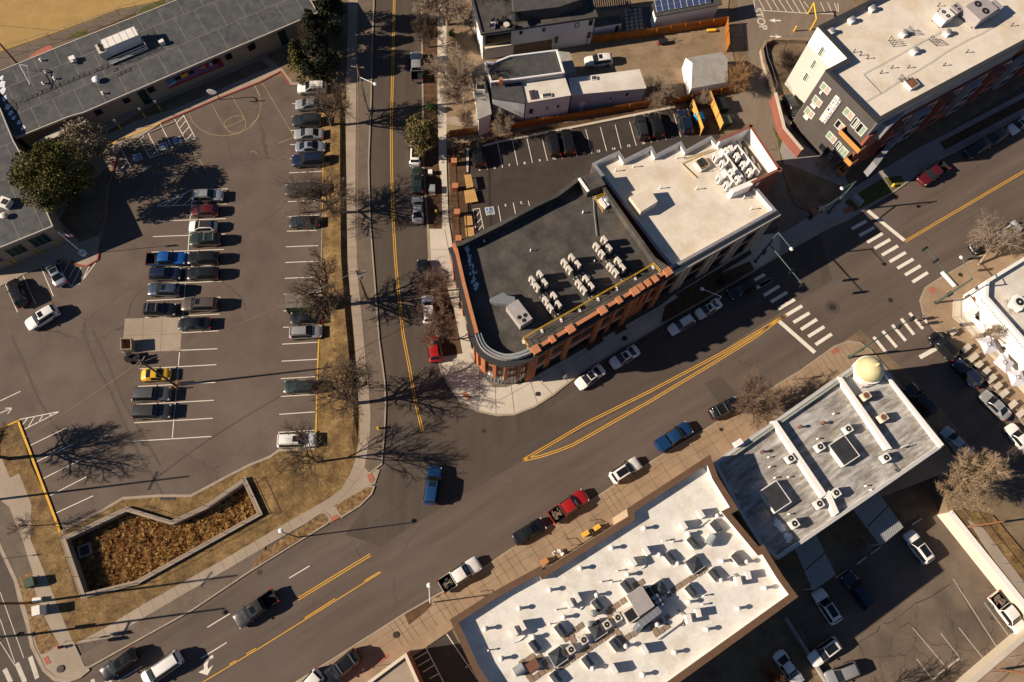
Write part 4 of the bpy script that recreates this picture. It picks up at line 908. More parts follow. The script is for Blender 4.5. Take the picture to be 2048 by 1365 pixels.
# timber balconies on the dark wall and the street front
for q in ([(1310,530),(1640,880),(1580,960),(1250,600)],[(1400,1000),(1510,1110),(1440,1170),(1340,1060)],[(1260,1185),(1350,1290),(1280,1360),(1195,1250)]):
    uz = [face_uz(D3, D4, d5(*p)) for p in q]; u_ = sorted(x[0] for x in uz); z_ = sorted(x[1] for x in uz)
    zc = sum(z_)/4; u0 = (u_[0]+u_[1])/2; u1 = (u_[2]+u_[3])/2
    m_ = MB(); wall_box(m_, D3, D4, u0, u1, zc-.45, zc-.3, .03, 1.3); b_ = m_.build('balcony', M['dark_metal'], r)
    m_ = MB(); wall_box(m_, D3, D4, u0, u1, zc-.3, zc+.65, 1.22, 1.28); wall_box(m_, D3, D4, u0, u0+.06, zc-.3, zc+.65, .03, 1.22); wall_box(m_, D3, D4, u1-.06, u1, zc-.3, zc+.65, .03, 1.22); m_.build('balustrade', M['wood'], b_)
fl_ = (D5-D4).length
panel(D4, D5, 0, 10.4, M['brick_red'], out=.5); panel(D4, D5, 10.4, zD-.1, M['steel_blue'], out=.12)
for k in range(7):
    u0 = 4 + k*5.2
    m_ = MB(); wall_box(m_, D4, D5, u0, u0+2.4, 3.6, 10.2, .5, 1.5); by = m_.build('bay', M['steel_blue'] if k % 2 else M['brick_red'], r)
    for z in (4.2, 6.6, 8.6):
        m_ = MB(); wall_quad(m_, D4, D5, u0+.3, u0+2.1, z, z+1.4, 1.52); m_.build('pane', M['glass'], by)
        window(r, D4 + dn*0, D5, u0+3.0, u0+4.6, z, z+1.4, M['whitepanel'], M['glass'], base=.52)
# raised corner tower screen beside the roof
t5 = T1(1528,0)
m_ = MB().prism(PP([t5(1080,850),t5(1120,855),t5(975,1000),t5(890,950)], 12.2), 9, 12.2); m_.build('bay', M['steel_blue'], r)
m_ = MB().prism(PP([t5(1200,870),t5(1335,815),t5(1365,845),t5(1245,900),t5(1005,1130),t5(880,1300),t5(850,1260),t5(1000,1080)], 6.0), 3.0, 6.0); m_.build('canopy', M['steel_blue'], r)

# ---------------------------------------------------------------- the long white-roofed building with brown coping
zE, zEr = 11.2, 10.2
epx = [(900,1240),(987,1184),(1082,1132),(1087,1141),(1257,1033),(1254,1018),(1420,910),(1436,954),(1477,1020),(1462,1028),(1518,1095),(1527,1090),(1564,1150),(1596,1194),(1360,1364),(1230,1458),(1020,1458),(945,1340)]
ew = PP(epx, zE); epl = [(p.x, p.y) for p in ew]
r = thing('white_roofed_building', 'long building with white flat roof crowded with vents and skylights behind brown parapets', 'building', cen(epl))
epl = shell(r, epl, -2.6, zE, zEr, .75, M['tan_wall'], M['white_roof_clean'], M['brown_cope'], M['white_wall'], over=.02)
ea, eb = V2(P((900,1240), zE)), V2(P((1082,1132), zE))
fr_ = [V2(P(p, zE)) for p in ((900,1240),(1082,1132),(1087,1141),(1257,1033),(1254,1018),(1420,910))]

# ---------------------------------------------------------------- the old grey-roofed corner block with the dome
zF, zFr = 8.4, 7.7
fpx = [(1428,926),(1679,752),(1722,722),(1745,716),(1775,745),(1887,892),(1730,1001),(1557,1119),(1522,1092),(1477,1020)]
fw_ = PP(fpx, zF); fpl = [(p.x, p.y) for p in fw_]
r = thing('old_corner_block', 'old two storey shop block with patched silver roof, white party walls and domed corner', 'building', cen(fpl))
fpl = shell(r, fpl, -2.6, zF, zFr, .35, M['beige'], M['old_roof'], M['silver'], M['white_wall'])
f2 = T1(1528,650); f3 = T1(1300,800)
Fa, Fb = V2(P((1428,926), zF)), V2(P((1722,722), zF)); FL = (Fb-Fa).length
m_ = MB(); wall_box(m_, Fa, Fb, 0, FL, zF-.55, zF-.1, .02, .75); m_.build('cornice', noise_mat('verdigris_cornice', ((.24,.26,.21), (.34,.36,.30)), 1.2, fine=(5, .15)), r)
for L, w in (([f2(575,405),f2(610,410),f2(1000,965),f2(960,972)], 0),([f2(62,750),f2(98,745),f2(490,1320),f2(455,1345)], 0),([f3(1370,735),f3(1400,705),f3(1475,880),f3(1440,905)], 0)):
    q = PP(L, zFr+.95); MB().prism(q, zFr-.02, zFr+.95).build('party_wall', M['white_wall'], r)
q = PP([f2(965,415),f2(1000,430),f2(1405,935),f2(1375,955)], zF+.25); MB().prism(q, zF-.02, zF+.25).build('party_wall', M['white_wall'], r)
q = PP([f2(595,400),f2(745,312),f2(940,440),f2(985,470),f2(700,560)], zFr+.03); MB().poly([tuple(p) for p in q]).build('roof_patch', M['silver'], r)
# dome
dc = P(f2(842,338), zF+1.3); 
dome = [(2.75,-1.9),(2.75,-.2)]
prof = [(1.78*math.cos(a), 2.0*math.sin(a)) for a in [math.radians(x) for x in range(0, 86, 6)]] + [(.18, 2.02), (.15, 2.15), (.27, 2.3), (.27, 2.45), (.1, 2.6), (.05, 2.85), (0, 2.9)]
b_ = MB().lathe((dc.x, dc.y, zF+.2), [(1.85, -1.0), (1.85, .15), (1.98, .2), (1.98, .34), (1.78, .36)], 32); dm = b_.build('drum', M['white_wall'], r, True, angle=40)
M['dome'] = noise_mat('cream_dome_paint', ((.42,.375,.20), (.50,.45,.25), (.54,.49,.29)), .8, .55, fine=(4, .06), big=(.5, (.45,.33,.12), .4))
MB().lathe((dc.x, dc.y, zF+.5), prof, 32).build('dome', M['dome'], dm, True, angle=60)
# windows of the street fronts
for k in range(9):
    u = 1.5+k*FL/9.3
    for z0, z1 in ((4.6,6.8),(.5,2.8)): window(r, Fa, Fb, u, u+1.5, z0, z1, M['beige'], M['glass'], mull=1)
# corrugated lean-to roofs at the back
for nm, q in (('covered_walk', [(1700,1010),(1752,978),(1807,1055),(1762,1092)]),('covered_walk', [(1589,1095),(1632,1070),(1672,1150),(1626,1182)])):
    t_ = thing(nm, 'corrugated grey lean-to roof behind the old block, ' + ('half in sunlight' if q[0][0] == 1700 else 'wholly in shade'), 'lean-to', cen(PP(q, 1.2)))
    w = ccw([(p.x, p.y) for p in PP(q, 1.2)]); MB().prism(w, 1.05, 1.2, 0, True, True).build('roof', M['corrugated'], t_)
    for p in inset(w, .15): MB().cyl((p.x, p.y, ZLOT), .06, 1.05-ZLOT, 8).build('post', M['cream'], t_)
    m_ = MB(); mid = [w[0], w[1], w[2], w[3]]
    e = [V2(w[i]).lerp(V2(w[(i+1) % 4]), .55) for i in range(4)]; m_.strip(e[1], e[3], .12, 1.215); m_.build('ridge_trim', M['black_metal'], t_)

# ---------------------------------------------------------------- the white patio restaurant at the right edge
zG, zGr = 5.6, 4.9
gpx = [(1973,561),(2060,508),(2300,360),(2400,700),(2140,800),(2055,690),(1971,594)]
gw = PP(gpx, zG); gpl = [(p.x, p.y) for p in gw]
r = thing('white_restaurant', 'white painted restaurant with white roof and strings of bulbs by the patio', 'building', cen(gpl))
gpl = shell(r, gpl, 0, zG, zGr, .4, M['white_wall'], M['flat_white'], M['white_metal'], M['white_wall'])
Ga, Gb = V2(P((1971,594), zG)), V2(P((2055,690), zG)); GL = (Gb-Ga).length
for k in range(3):
    window(r, Ga, Gb, 1.6+k*2.8, 2.3+k*2.8, 1.2, 2.1, M['white_metal'], M['glass'])
mb_ = MB()
for k in range(26):
    u = k*GL/25; d = (Gb-Ga).normalized(); n = Vector((d.y, -d.x)); p = Ga + d*u + n*.35; mb_.lathe((p.x, p.y, zG-.55-.12*abs(math.sin(k*.9))), [(0,-.09),(.08,-.05),(.08,.05),(0,.09)], 6)
mb_.build('light_string', M['iron'], r)
w_ = PP([(1930,628),(1960,602),(1968,612),(1938,640)], 2.9); MB().prism(w_, 2.75, 2.9, 0, True, True).build('awning', M['white_wall'], r)
w_ = PP([(1940,590),(1972,612),(1982,622),(1975,632),(1955,612)], 3.3); MB().prism(w_, 3.2, 3.3).build('trellis', M['rust'], r)

# tan-roofed shop at the lower edge
q = PP([(812,1307),(838,1366),(880,1462),(690,1462),(733,1366)], 5.0); r = thing('corner_shop', 'tan-roofed shop cut by the lower edge beside the striped stalls', 'building', cen(q))
shell(r, [(p.x, p.y) for p in q], 0, 5.0, 4.6, .3, M['brick_red'], M['walk'], M['cream'])

# ---------------------------------------------------------------- vehicles
def paint(name, c, metal=.25, rough=.32):
    m = new_mat(name, c, rough, metal, .5, .6); m.node_tree.nodes['Principled BSDF'].inputs['Coat Roughness'].default_value = .06
    nt = m.node_tree; nz = nt.nodes.new('ShaderNodeTexNoise'); nz.inputs['Scale'].default_value = 2.2; nz.inputs['Detail'].default_value = 4
    geo = nt.nodes.new('ShaderNodeNewGeometry'); nt.links.new(geo.outputs['Position'], nz.inputs['Vector'])
    mr = nt.nodes.new('ShaderNodeMapRange'); mr.inputs['To Min'].default_value = rough-.08; mr.inputs['To Max'].default_value = rough+.12
    nt.links.new(nz.outputs['Fac'], mr.inputs['Value']); nt.links.new(mr.outputs[0], nt.nodes['Principled BSDF'].inputs['Roughness'])
    return m
PAINT = {'white': paint('white_car_paint', (.72,.70,.67), 0), 'silver': paint('silver_car_paint', (.40,.40,.40), .5), 'black': paint('black_car_paint', (.010,.010,.011), .1, .25), 'dark': paint('charcoal_car_paint', (.030,.031,.034), .3),
         'grey': paint('grey_car_paint', (.10,.098,.098), .4), 'taupe': paint('taupe_car_paint', (.115,.088,.075), .4), 'navy': paint('navy_car_paint', (.010,.018,.045), .3), 'blue': paint('blue_car_paint', (.012,.055,.16), .3),
         'brightblue': paint('bright_blue_car_paint', (.01,.09,.33), .3), 'slate': paint('slate_blue_car_paint', (.05,.07,.105), .4), 'red': paint('red_car_paint', (.33,.012,.012), .1), 'maroon': paint('maroon_car_paint', (.10,.010,.012), .3),
         'yellow': paint('yellow_car_paint', (.62,.36,.012), 0), 'green': paint('dark_green_car_paint', (.022,.036,.030), .3), 'pearl': paint('pearl_blue_silver_paint', (.33,.36,.40), .5), 'graphite': paint('graphite_car_paint', (.055,.053,.052), .4)}
M['car_glass'] = new_mat('car_glass', (.010,.012,.014), .06, 0, .55)
M['tyre'] = new_mat('tyre_rubber_black', (.014,.014,.015), .8)
M['rim'] = new_mat('alloy_rim', (.32,.32,.33), .35, .8)
M['lamp_clear'] = new_mat('headlamp_lens', (.62,.62,.62), .15, .2, .6)
M['lamp_red'] = new_mat('tail_lamp_lens', (.30,.008,.010), .2, 0, .6)
M['trim'] = new_mat('black_trim', (.016,.016,.017), .55)
M['chrome'] = new_mat('bright_rail', (.55,.55,.55), .3, .8)
M['bed'] = new_mat('bed_liner', (.012,.012,.013), .8)

# stations: x, half width, sill z, belt z, top z, half width at the top edge ; the key marks where glass begins and ends
def stations(kind):
    if kind == 'sedan': return dict(st=[(-2.38,.60,.42,.66,.72,.48),(-2.30,.80,.28,.82,.90,.64),(-1.95,.89,.22,.92,1.01,.70),(-1.62,.905,.20,.94,1.05,.71),(-.80,.915,.2,.95,1.39,.57),(-.10,.92,.2,.95,1.46,.60),(.42,.92,.2,.94,1.42,.59),(1.18,.905,.2,.92,1.02,.70),(1.75,.89,.2,.86,.92,.70),(2.15,.83,.24,.74,.80,.66),(2.34,.62,.34,.60,.66,.50)], ws=(6,7), rw=(3,4), sd=(4,6), wb=1.40, r=.335)
    if kind == 'hatch': return dict(st=[(-2.05,.62,.42,.70,.78,.50),(-1.98,.80,.28,.90,1.0,.64),(-1.80,.88,.22,.98,1.12,.64),(-1.42,.90,.20,.98,1.44,.58),(-.5,.905,.2,.97,1.52,.61),(.35,.905,.2,.95,1.47,.60),(1.10,.89,.2,.93,1.04,.69),(1.62,.87,.2,.87,.94,.69),(1.95,.80,.24,.76,.82,.64),(2.10,.60,.34,.62,.68,.48)], ws=(5,6), rw=(2,3), sd=(3,5), wb=1.28, r=.33)
    if kind == 'suv': return dict(st=[(-2.34,.66,.45,.78,.86,.54),(-2.28,.85,.32,1.0,1.12,.66),(-2.12,.92,.26,1.08,1.30,.66),(-1.86,.945,.24,1.09,1.66,.63),(-.9,.955,.24,1.07,1.72,.66),(.20,.955,.24,1.04,1.68,.66),(.98,.945,.24,1.02,1.16,.76),(1.62,.93,.24,.98,1.07,.77),(2.12,.87,.28,.86,.94,.72),(2.34,.66,.38,.70,.76,.54)], ws=(5,6), rw=(2,3), sd=(3,5), wb=1.42, r=.37)
    if kind == 'bigsuv': return dict(st=[(-2.62,.70,.48,.86,.96,.58),(-2.56,.90,.34,1.06,1.22,.70),(-2.44,.97,.28,1.14,1.42,.70),(-2.22,.99,.26,1.15,1.80,.68),(-1.0,1.0,.26,1.12,1.86,.71),(.42,1.0,.26,1.10,1.82,.70),(1.12,.99,.26,1.08,1.24,.80),(1.85,.98,.26,1.04,1.15,.81),(2.40,.92,.30,.94,1.02,.76),(2.62,.74,.40,.78,.84,.60)], ws=(5,6), rw=(2,3), sd=(3,5), wb=1.55, r=.40)
    if kind == 'minivan': return dict(st=[(-2.52,.70,.42,.82,.92,.58),(-2.46,.90,.30,1.02,1.20,.70),(-2.30,.96,.24,1.08,1.50,.69),(-2.10,.98,.22,1.08,1.72,.68),(-.8,.99,.22,1.05,1.78,.71),(.75,.98,.22,1.0,1.70,.69),(1.70,.96,.22,.96,1.12,.77),(2.10,.93,.24,.88,.98,.75),(2.42,.86,.28,.76,.84,.68),(2.56,.64,.38,.62,.68,.52)], ws=(5,6), rw=(2,3), sd=(3,5), wb=1.52, r=.35)
    if kind == 'pickup': return dict(st=[(-2.92,.90,.50,.86,.90,.84),(-2.88,.98,.42,1.06,1.10,.94),(-1.10,1.0,.40,1.08,1.12,.94),(-1.06,1.0,.36,1.10,1.16,.90),(-.92,1.0,.34,1.12,1.76,.72),(-.1,1.0,.32,1.12,1.85,.74),(.62,1.0,.32,1.10,1.80,.73),(1.32,.99,.32,1.08,1.24,.82),(2.05,.99,.32,1.05,1.16,.84),(2.66,.95,.36,.96,1.04,.80),(2.92,.80,.46,.80,.86,.66)], ws=(6,7), rw=(3,4), sd=(4,6), wb=1.82, r=.41, bed=(-2.80,-1.16))
    if kind == 'beetle': return dict(st=[(-2.05,.50,.45,.62,.68,.40),(-1.96,.72,.34,.80,.88,.58),(-1.60,.85,.26,.93,1.10,.62),(-1.15,.90,.24,.97,1.32,.58),(-.45,.91,.24,.97,1.48,.58),(.30,.91,.24,.95,1.46,.58),(1.00,.90,.24,.94,1.06,.66),(1.45,.88,.24,.88,.98,.62),(1.85,.76,.30,.74,.82,.54),(2.04,.50,.42,.58,.64,.38)], ws=(5,6), rw=(3,4), sd=(4,5), wb=1.25, r=.34)
def smooth_st(st, ks):
    """refine the stations along the car with a monotone spline"""
    import bisect
    n = len(st); out = []; tags = []
    for i in range(n-1):
        for k in range(ks):
            t = k/ks; row = []
            for j in range(6):
                a, b = st[i][j], st[i+1][j]
                if j == 0: row.append(a + (b-a)*t); continue
                h = st[i+1][0]-st[i][0]
                def sl(q):
                    if q <= 0 or q >= n-1: return 0 if q else 0
                    d0 = (st[q][j]-st[q-1][j])/max(st[q][0]-st[q-1][0], 1e-6); d1 = (st[q+1][j]-st[q][j])/max(st[q+1][0]-st[q][0], 1e-6)
                    return 0 if d0*d1 <= 0 else 2*d0*d1/(d0+d1)
                m0, m1 = sl(i)*h, sl(i+1)*h
                if i == 0: m0 = (b-a)*1.6
                if i == n-2: m1 = (b-a)*1.6
                row.append((2*t**3-3*t*t+1)*a + (t**3-2*t*t+t)*m0 + (-2*t**3+3*t*t)*b + (t**3-t*t)*m1)
            out.append(row); tags.append(i)
    out.append(list(st[-1])); tags.append(n-1)
    return out, tags
def section(r):
    x, hw, zs, zb, zt, ht = r
    zr = zt - .05*min(1, ht); e = .80
    yb = hw*.985
    pts = [(hw*.90, zs), (hw, zs+(zb-zs)*.40), (hw*.995, zs+(zb-zs)*.8), (yb, zb), (yb+(ht-yb)*e, zb+(zr-zb)*e), (ht, zr), (ht*.86, zt-.012), (ht*.45, zt), (0, zt+.006)]
    return pts
CARK = {}
def car_meshes(kind):
    if kind in CARK: return CARK[kind]
    D = stations(kind); st, tg = smooth_st(D['st'], 4); bed = D.get('bed')
    grp = {}
    def add(g, pts):
        v, f = grp.setdefault(g, ([], [])); b = len(v); v.extend(pts); f.append(tuple(range(b, b+len(pts))))
    secs = [[(r[0], y, z) for y, z in section(r)] for r in st]
    for i in range(len(st)-1):
        A, B = secs[i], secs[i+1]; t = tg[i]
        for j in range(8):
            g = 'body'
            if D['ws'][0] <= t < D['ws'][1]:
                if j >= 5: g = 'windscreen'
                elif j == 3: g = 'side_window'
            elif D['rw'][0] <= t < D['rw'][1]:
                if j >= 5: g = 'rear_window'
            if D['sd'][0] <= t < D['sd'][1] and j == 3: g = 'side_window'
            if bed and j >= 5 and bed[0] < (st[i][0]+st[i+1][0])/2 < bed[1]: continue
            for s in (1, -1):
                q = [A[j], B[j], B[j+1], A[j+1]]; q = [(x, y*s, z) for x, y, z in q]
                gg = g + ('|L' if s > 0 else '|R') if g == 'side_window' else g
                add(gg, q if s < 0 else q[::-1])
    for e in (0, -1):
        q = secs[e]; add('body', [(x, y, z) for x, y, z in q] + [(x, -y, z) for x, y, z in q[-2::-1]])
    parts = []
    def mk(name, v, f, mat, smooth=True, sub=None, at=(0,0,0)):
        me = bpy.data.meshes.new(name); me.from_pydata([(a-at[0], b-at[1], c-at[2]) for a, b, c in v], [], f); me.materials.append(mat)
        if smooth:
            bm = bmesh.new(); bm.from_mesh(me); bmesh.ops.remove_doubles(bm, verts=bm.verts, dist=.001); bm.to_mesh(me); bm.free()
            me.polygons.foreach_set('use_smooth', [True]*len(me.polygons)); me.set_sharp_from_angle(angle=math.radians(38))
        me.update(); parts.append((name, me, sub, at))
    for g, (v, f) in grp.items(): mk(g.split('|')[0], v, f, M['car_glass'] if g != 'body' else PAINT['white'])
    def mkmb(name, mb, mat, sub=None): mk(name, mb.v, mb.f, mat, False, sub)
    if bed:
        hw = .86; m_ = MB(); z0 = .62; zt = 1.10
        inn = [(bed[0], -hw), (bed[1], -hw), (bed[1], hw), (bed[0], hw)]
        m_.prism(inn, z0, zt, 0, top=False); m_.poly([(x, y, z0) for x, y in inn]); mkmb('bed', m_, M['bed'])
        m_ = MB(); o_ = [(bed[0]-.06, -hw-.07), (bed[1]+.06, -hw-.07), (bed[1]+.06, hw+.07), (bed[0]-.06, hw+.07)]
        m_.wallring(o_, inn, 1.08, 1.125); mkmb('bed_rail', m_, M['trim'])
    W_ = D['st'][5][1]; wb = D['wb']; r = D['r']
    for sx in (1, -1):
        for sy in (1, -1):
            m_ = MB(); n = 14; yo = sy*(W_+.015); yi = sy*(W_-.20)
            ring = [(sx*wb + r*math.cos(2*math.pi*k/n), r + r*math.sin(2*math.pi*k/n)) for k in range(n)]
            b = len(m_.v); m_.v += [(x, yo, z) for x, z in ring] + [(x, yi, z) for x, z in ring]
            for k in range(n): j = (k+1) % n; m_.f.append((k, j, n+j, n+k)); m_.m.append(0)
            m_.f.append(tuple(range(n))); m_.m.append(0); m_.f.append(tuple(range(2*n-1, n-1, -1))); m_.m.append(0)
            mkmb('wheel', m_, M['tyre'])
            m_ = MB(); m_.poly([(sx*wb + r*.62*math.cos(2*math.pi*k/n), sy*(W_+.02), r + r*.62*math.sin(2*math.pi*k/n)) for k in range(n)]); mkmb('rim', m_, M['rim'], 'wheel')
    F = D['st'][-2]; B_ = D['st'][1]
    for sy in (1, -1):
        m_ = MB().box((F[0]-.03, sy*(F[1]-.16), F[3]-.02), (.20, .30, .13), -sy*.35); mkmb('headlight', m_, M['lamp_clear'])
        m_ = MB().box((B_[0]+.02, sy*(B_[1]-.10), B_[3]-.02), (.18, .24, .20), sy*.3); mkmb('taillight', m_, M['lamp_red'])
        c = D['st'][D['ws'][1]]; m_ = MB().box((c[0]-.38, sy*(c[1]+.10), c[3]+.06), (.13, .22, .13), -sy*.2); mkmb('mirror', m_, M['trim'])
    CARK[kind] = (parts, D); return CARK[kind]
EXTRA = {}
def extra(key, fn, mat):
    if key not in EXTRA:
        m_ = MB(); fn(m_); me = bpy.data.meshes.new(key[0]); me.from_pydata(m_.v, [], m_.f); me.materials.append(mat); me.update(); EXTRA[key] = me
    return EXTRA[key]
def car(kind, color, front, rear, label, cat='car', opts='', scale=1.0, group=None, name=None, z=0.0, parked=True, roof=None):
    """front and rear are where the ends of the roof outline show in the photograph"""
    parts, D = car_meshes(kind)
    a, b = P(front, z+.75), P(rear, z+.75); h = math.atan2(a.y-b.y, a.x-b.x); c = (a+b)/2
    nm = name or {'pickup': 'pickup_truck', 'minivan': 'minivan'}.get(kind, 'suv' if 'suv' in kind else 'car')
    t = thing(nm, label, cat, (c.x, c.y, z), h, group); t.scale = (scale,)*3
    last = None
    for name_, me, sub, at in parts:
        o = bpy.data.objects.new(name_, me); COL.objects.link(o); o.parent = last if sub else t
        if name_ == 'wheel': last = o
        if name_ == 'body': o.material_slots[0].link = 'OBJECT'; o.material_slots[0].material = PAINT[color]
    zr = max(s[4] for s in D['st']); xs = [s[0] for s in D['st']]; i0, i1 = D['sd'][0], D['ws'][0]; xa, xb = xs[i0], xs[i1]; hw = D['st'][i0+1][5]
    zl = min(D['st'][i0][4], D['st'][i1][4])
    def ex(nm_, key, fn, mat):
        o = bpy.data.objects.new(nm_, extra((nm_, kind, key), fn, mat)); COL.objects.link(o); o.parent = t
    if 'r' in opts or 'k' in opts:
        for sy in (1, -1): ex('roof_rail', sy, lambda m_: m_.box(((xa+xb)/2, sy*(hw-.03), zr+.045), (xb-xa-.1, .05, .05)), M['chrome'] if 'r' in opts else M['trim'])
    if 's' in opts: ex('sunroof', 's', lambda m_: m_.box((xb-.42, 0, zr-.005), (.62, .86, .04)), M['car_glass'])
    if 'p' in opts: ex('sunroof', 'p', lambda m_: m_.box(((xa+xb)/2+.15, 0, zr+.006), (xb-xa-.5, .92, .04)), M['car_glass'])
    if 'b' in opts:
        for x in (xa+.45, xb-.35): ex('cross_bar', x, lambda m_: m_.box((x, 0, zr+.12), (.07, 2*hw, .05)), M['chrome'])
    if 'd' in opts: ex('roof_panel', 'd', lambda m_: m_.box(((xa+xb)/2, 0, zr+.008), (xb-xa-.15, 2*hw*.92, .03)), M['trim'])
    if 't' in opts:   # bed topper
        def top(m_):
            for q, z0, z1 in (([(-2.82,-.92),(-1.12,-.92),(-1.12,.92),(-2.82,.92)], 1.12, 1.60),): m_.prism(q, z0, z1, 0, True)
            for k in range(5): m_.box((-2.55+k*.34, 0, 1.62), (.05, 1.7, .03))
        o = bpy.data.objects.new('topper', extra(('topper', kind, color), top, PAINT[color])); COL.objects.link(o); o.parent = t
    if 'g' in opts:   # load of garden tools and bags
        rr = random.Random(hash(label) % 1000)
        def load(m_):
            for k in range(11): m_.box((rr.uniform(-2.5,-1.4), rr.uniform(-.6,.6), .75+rr.uniform(0,.3)), (rr.uniform(.15,.5), rr.uniform(.12,.4), rr.uniform(.15,.35)), rr.uniform(0,3))
        o = bpy.data.objects.new('load', extra(('load', kind, label), load, M[('strip','unit_grey','dark_metal')[len(label) % 3]])); COL.objects.link(o); o.parent = t
        def poles(m_):
            for k in range(3): m_.tube((-2.6, -.4+k*.3, .95), (-1.3, .2-k*.25, 1.25), .03, .03, 5)
        o = bpy.data.objects.new('tool', extra(('tool', kind, label), poles, M['walk_rust'])); COL.objects.link(o); o.parent = t
    return t
Q = lambda tt, *p: [tt(x, y) for x, y in p]
def cars(tt, rows, group, z=0.0):
    for kind, col, fx, fy, rx, ry, opts, cat, label in rows: car(kind, col, tt(fx, fy), tt(rx, ry), label, cat, opts, group=group, z=z)
GK = 'cars parked along the grassy kerb of the school lot'; GM = 'cars parked in the double row of the school lot'
cars(a1, [('suv','white',392,690,575,683,'k','suv','white sport utility nearest the evergreens, first of the kerb row'),
          ('sedan','silver',372,818,560,812,'','car','silver sedan second from the evergreens, behind bare branches in the kerb row'),
          ('suv','dark',342,945,542,938,'k','suv','dark grey sport utility between two silver cars near the evergreens'),
          ('sedan','silver',355,1050,560,1043,'','car','silver sedan parked between a dark sport utility and a pale blue-silver car'),
          ('sedan','pearl',582,1143,358,1150,'s','car','pale blue-silver sedan with sunroof beside the dark blue sport utility in the kerb row'),
          ('bigsuv','navy',340,1258,575,1248,'k','suv','dark blue sport utility next to the blue-silver sedan in the kerb row')], GK)
cars(a2, [('bigsuv','graphite',286,200,530,192,'','suv','graphite sport utility alone under bare branches, with empty bays on either side'),
          ('sedan','dark',316,447,535,440,'','car','charcoal sedan by the tree trunk, next to the long run of empty bays'),
          ('sedan','black',333,1195,545,1188,'','car','black sedan between the green storage container and a silver sport utility'),
          ('suv','silver',553,1300,318,1312,'r','suv','silver sport utility with roof rails beside the black sedan, near the green container')], GK)
cars(a3, [('suv','green',258,448,525,442,'','suv','dark green wagon half under the large bare tree in the lower kerb row'),
          ('bigsuv','white',503,858,228,868,'rs','suv','white sport utility with sunroof, last of the kerb row beside the curved lawn')], GK)
cars(b1, [('suv','silver',1735,238,1508,246,'r','suv','silver sport utility beside the painted triangle, in tree shade'),
          ('hatch','maroon',1490,358,1706,352,'','car','dark red hatchback just below the painted triangle'),
          ('hatch','white',1482,482,1684,478,'d','car','white hatchback with black roof, below the dark red one'),
          ('suv','green',1482,588,1722,580,'b','suv','dark green sport utility with pale roof bars between the white hatchback and a black wagon'),
          ('suv','black',1468,732,1704,726,'r','suv','black wagon with bright roof rails facing the bright blue pickup'),
          ('suv','black',1466,852,1702,848,'','suv','plain black sport utility facing the navy one'),
          ('pickup','brightblue',1404,732,1195,738,'','pickup truck','bright blue pickup with black bed cover in the double row'),
          ('suv','navy',1390,848,1190,852,'','suv','navy sport utility just below the bright blue pickup'),
          ('suv','slate',1164,972,1396,978,'s','suv','slate blue sport utility standing alone, two rows below the bright blue pickup'),
          ('bigsuv','taupe',1432,1092,1686,1088,'s','suv','taupe sport utility with sunroof above the concrete pad'),
          ('suv','black',1360,1130,1134,1130,'b','suv','black sport utility with roof bars touching the top of the concrete pad'),
          ('sedan','black',1398,1244,1632,1236,'','car','black sedan at the right edge of the concrete pad')], GM)
cars(b2, [('beetle','yellow',1330,345,1100,355,'','car','rounded bright yellow compact car under the leaning utility pole'),
          ('bigsuv','grey',1330,500,1042,505,'','suv','grey sport utility with pale roof just below the yellow car'),
          ('bigsuv','graphite',1332,636,1046,642,'','suv','dark grey sport utility at the bottom of the double row')], GM)
cars(b1, [('suv','white',200,1270,455,1115,'s','suv','white sport utility driving slantwise across the school lot'),
          ('sedan','pearl',378,745,482,932,'p','car','pale silver car with dark glass roof beside the hatched bay at the school entrance'),
          ('suv','black',95,905,178,1088,'','suv','black sport utility in the shade by the yellow kerb of the school')], None)
GS = 'cars parked along the street beside the corner building'
cars(a1, [('pickup','silver',1296,425,1303,622,'','pickup truck','pale pickup with dark bed in the evergreen shade on the street'),
          ('suv','white',1293,1115,1288,1272,'p','suv','white sport utility half hidden by the olive-green tree on the street')], GS)
cars(a2, [('suv','green',1308,35,1308,205,'s','suv','dark green sport utility with red tail lamps parked below the olive-green tree'),
          ('sedan','silver',1305,255,1310,442,'','car','silver sedan on the street beside the yellow hydrant'),
          ('suv','black',1350,768,1360,930,'','suv','black sport utility whose tail hides under the pink-brown street tree'),
          ('suv','white',1385,1032,1400,1222,'','suv','white sport utility covered by the crowns of the street trees')], GS)
cars(a3, [('hatch','red',1415,50,1448,248,'','car','bright red hatchback at the end of the street row'),], GS)
cars(a3, [('bigsuv','blue',1443,1092,1406,1338,'s','suv','dark blue sport utility turning into the junction'),], None)
car('pickup','graphite', (473,1246), (550,1191), 'charcoal pickup with open black bed driving on the avenue', 'pickup truck', 's')
car('suv','black', (204,1354), (273,1306), 'black sport utility with bright roof rails waiting at the lower left', 'suv', 'rs')
car('minivan','white', (291,1360), (357,1314), 'white minivan beside the turn arrow at the lower left', 'minivan', 'r')
car('bigsuv','black', (650,1362), (714,1310), 'black sport utility pulled onto the sidewalk at the lower edge', 'suv', 'b')
car('suv','white', (600,1392), (628,1360), 'white car only just showing at the lower edge behind the black one', 'car', '')
GA = 'cars parked along the south kerb of the avenue'
car('pickup','white', (951,1129), (889,1170), 'white pickup loaded with garden tools by the street lamp', 'pickup truck', 'g', group=GA)
car('sedan','black', (1092,1043), (1025,1084), 'black sedan behind the red pickup', 'car', 'p', group=GA)
car('pickup','red', (1171,989), (1103,1037), 'bright red pickup with loaded bed', 'pickup truck', 'g', group=GA)
car('suv','white', (1280,922), (1221,961), 'white sport utility with large dark sunroof beside the brown parapet', 'suv', 'p', group=GA)
car('pickup','blue', (1381,852), (1312,897), 'blue pickup with a ribbed blue bed topper', 'pickup truck', 't', group=GA)
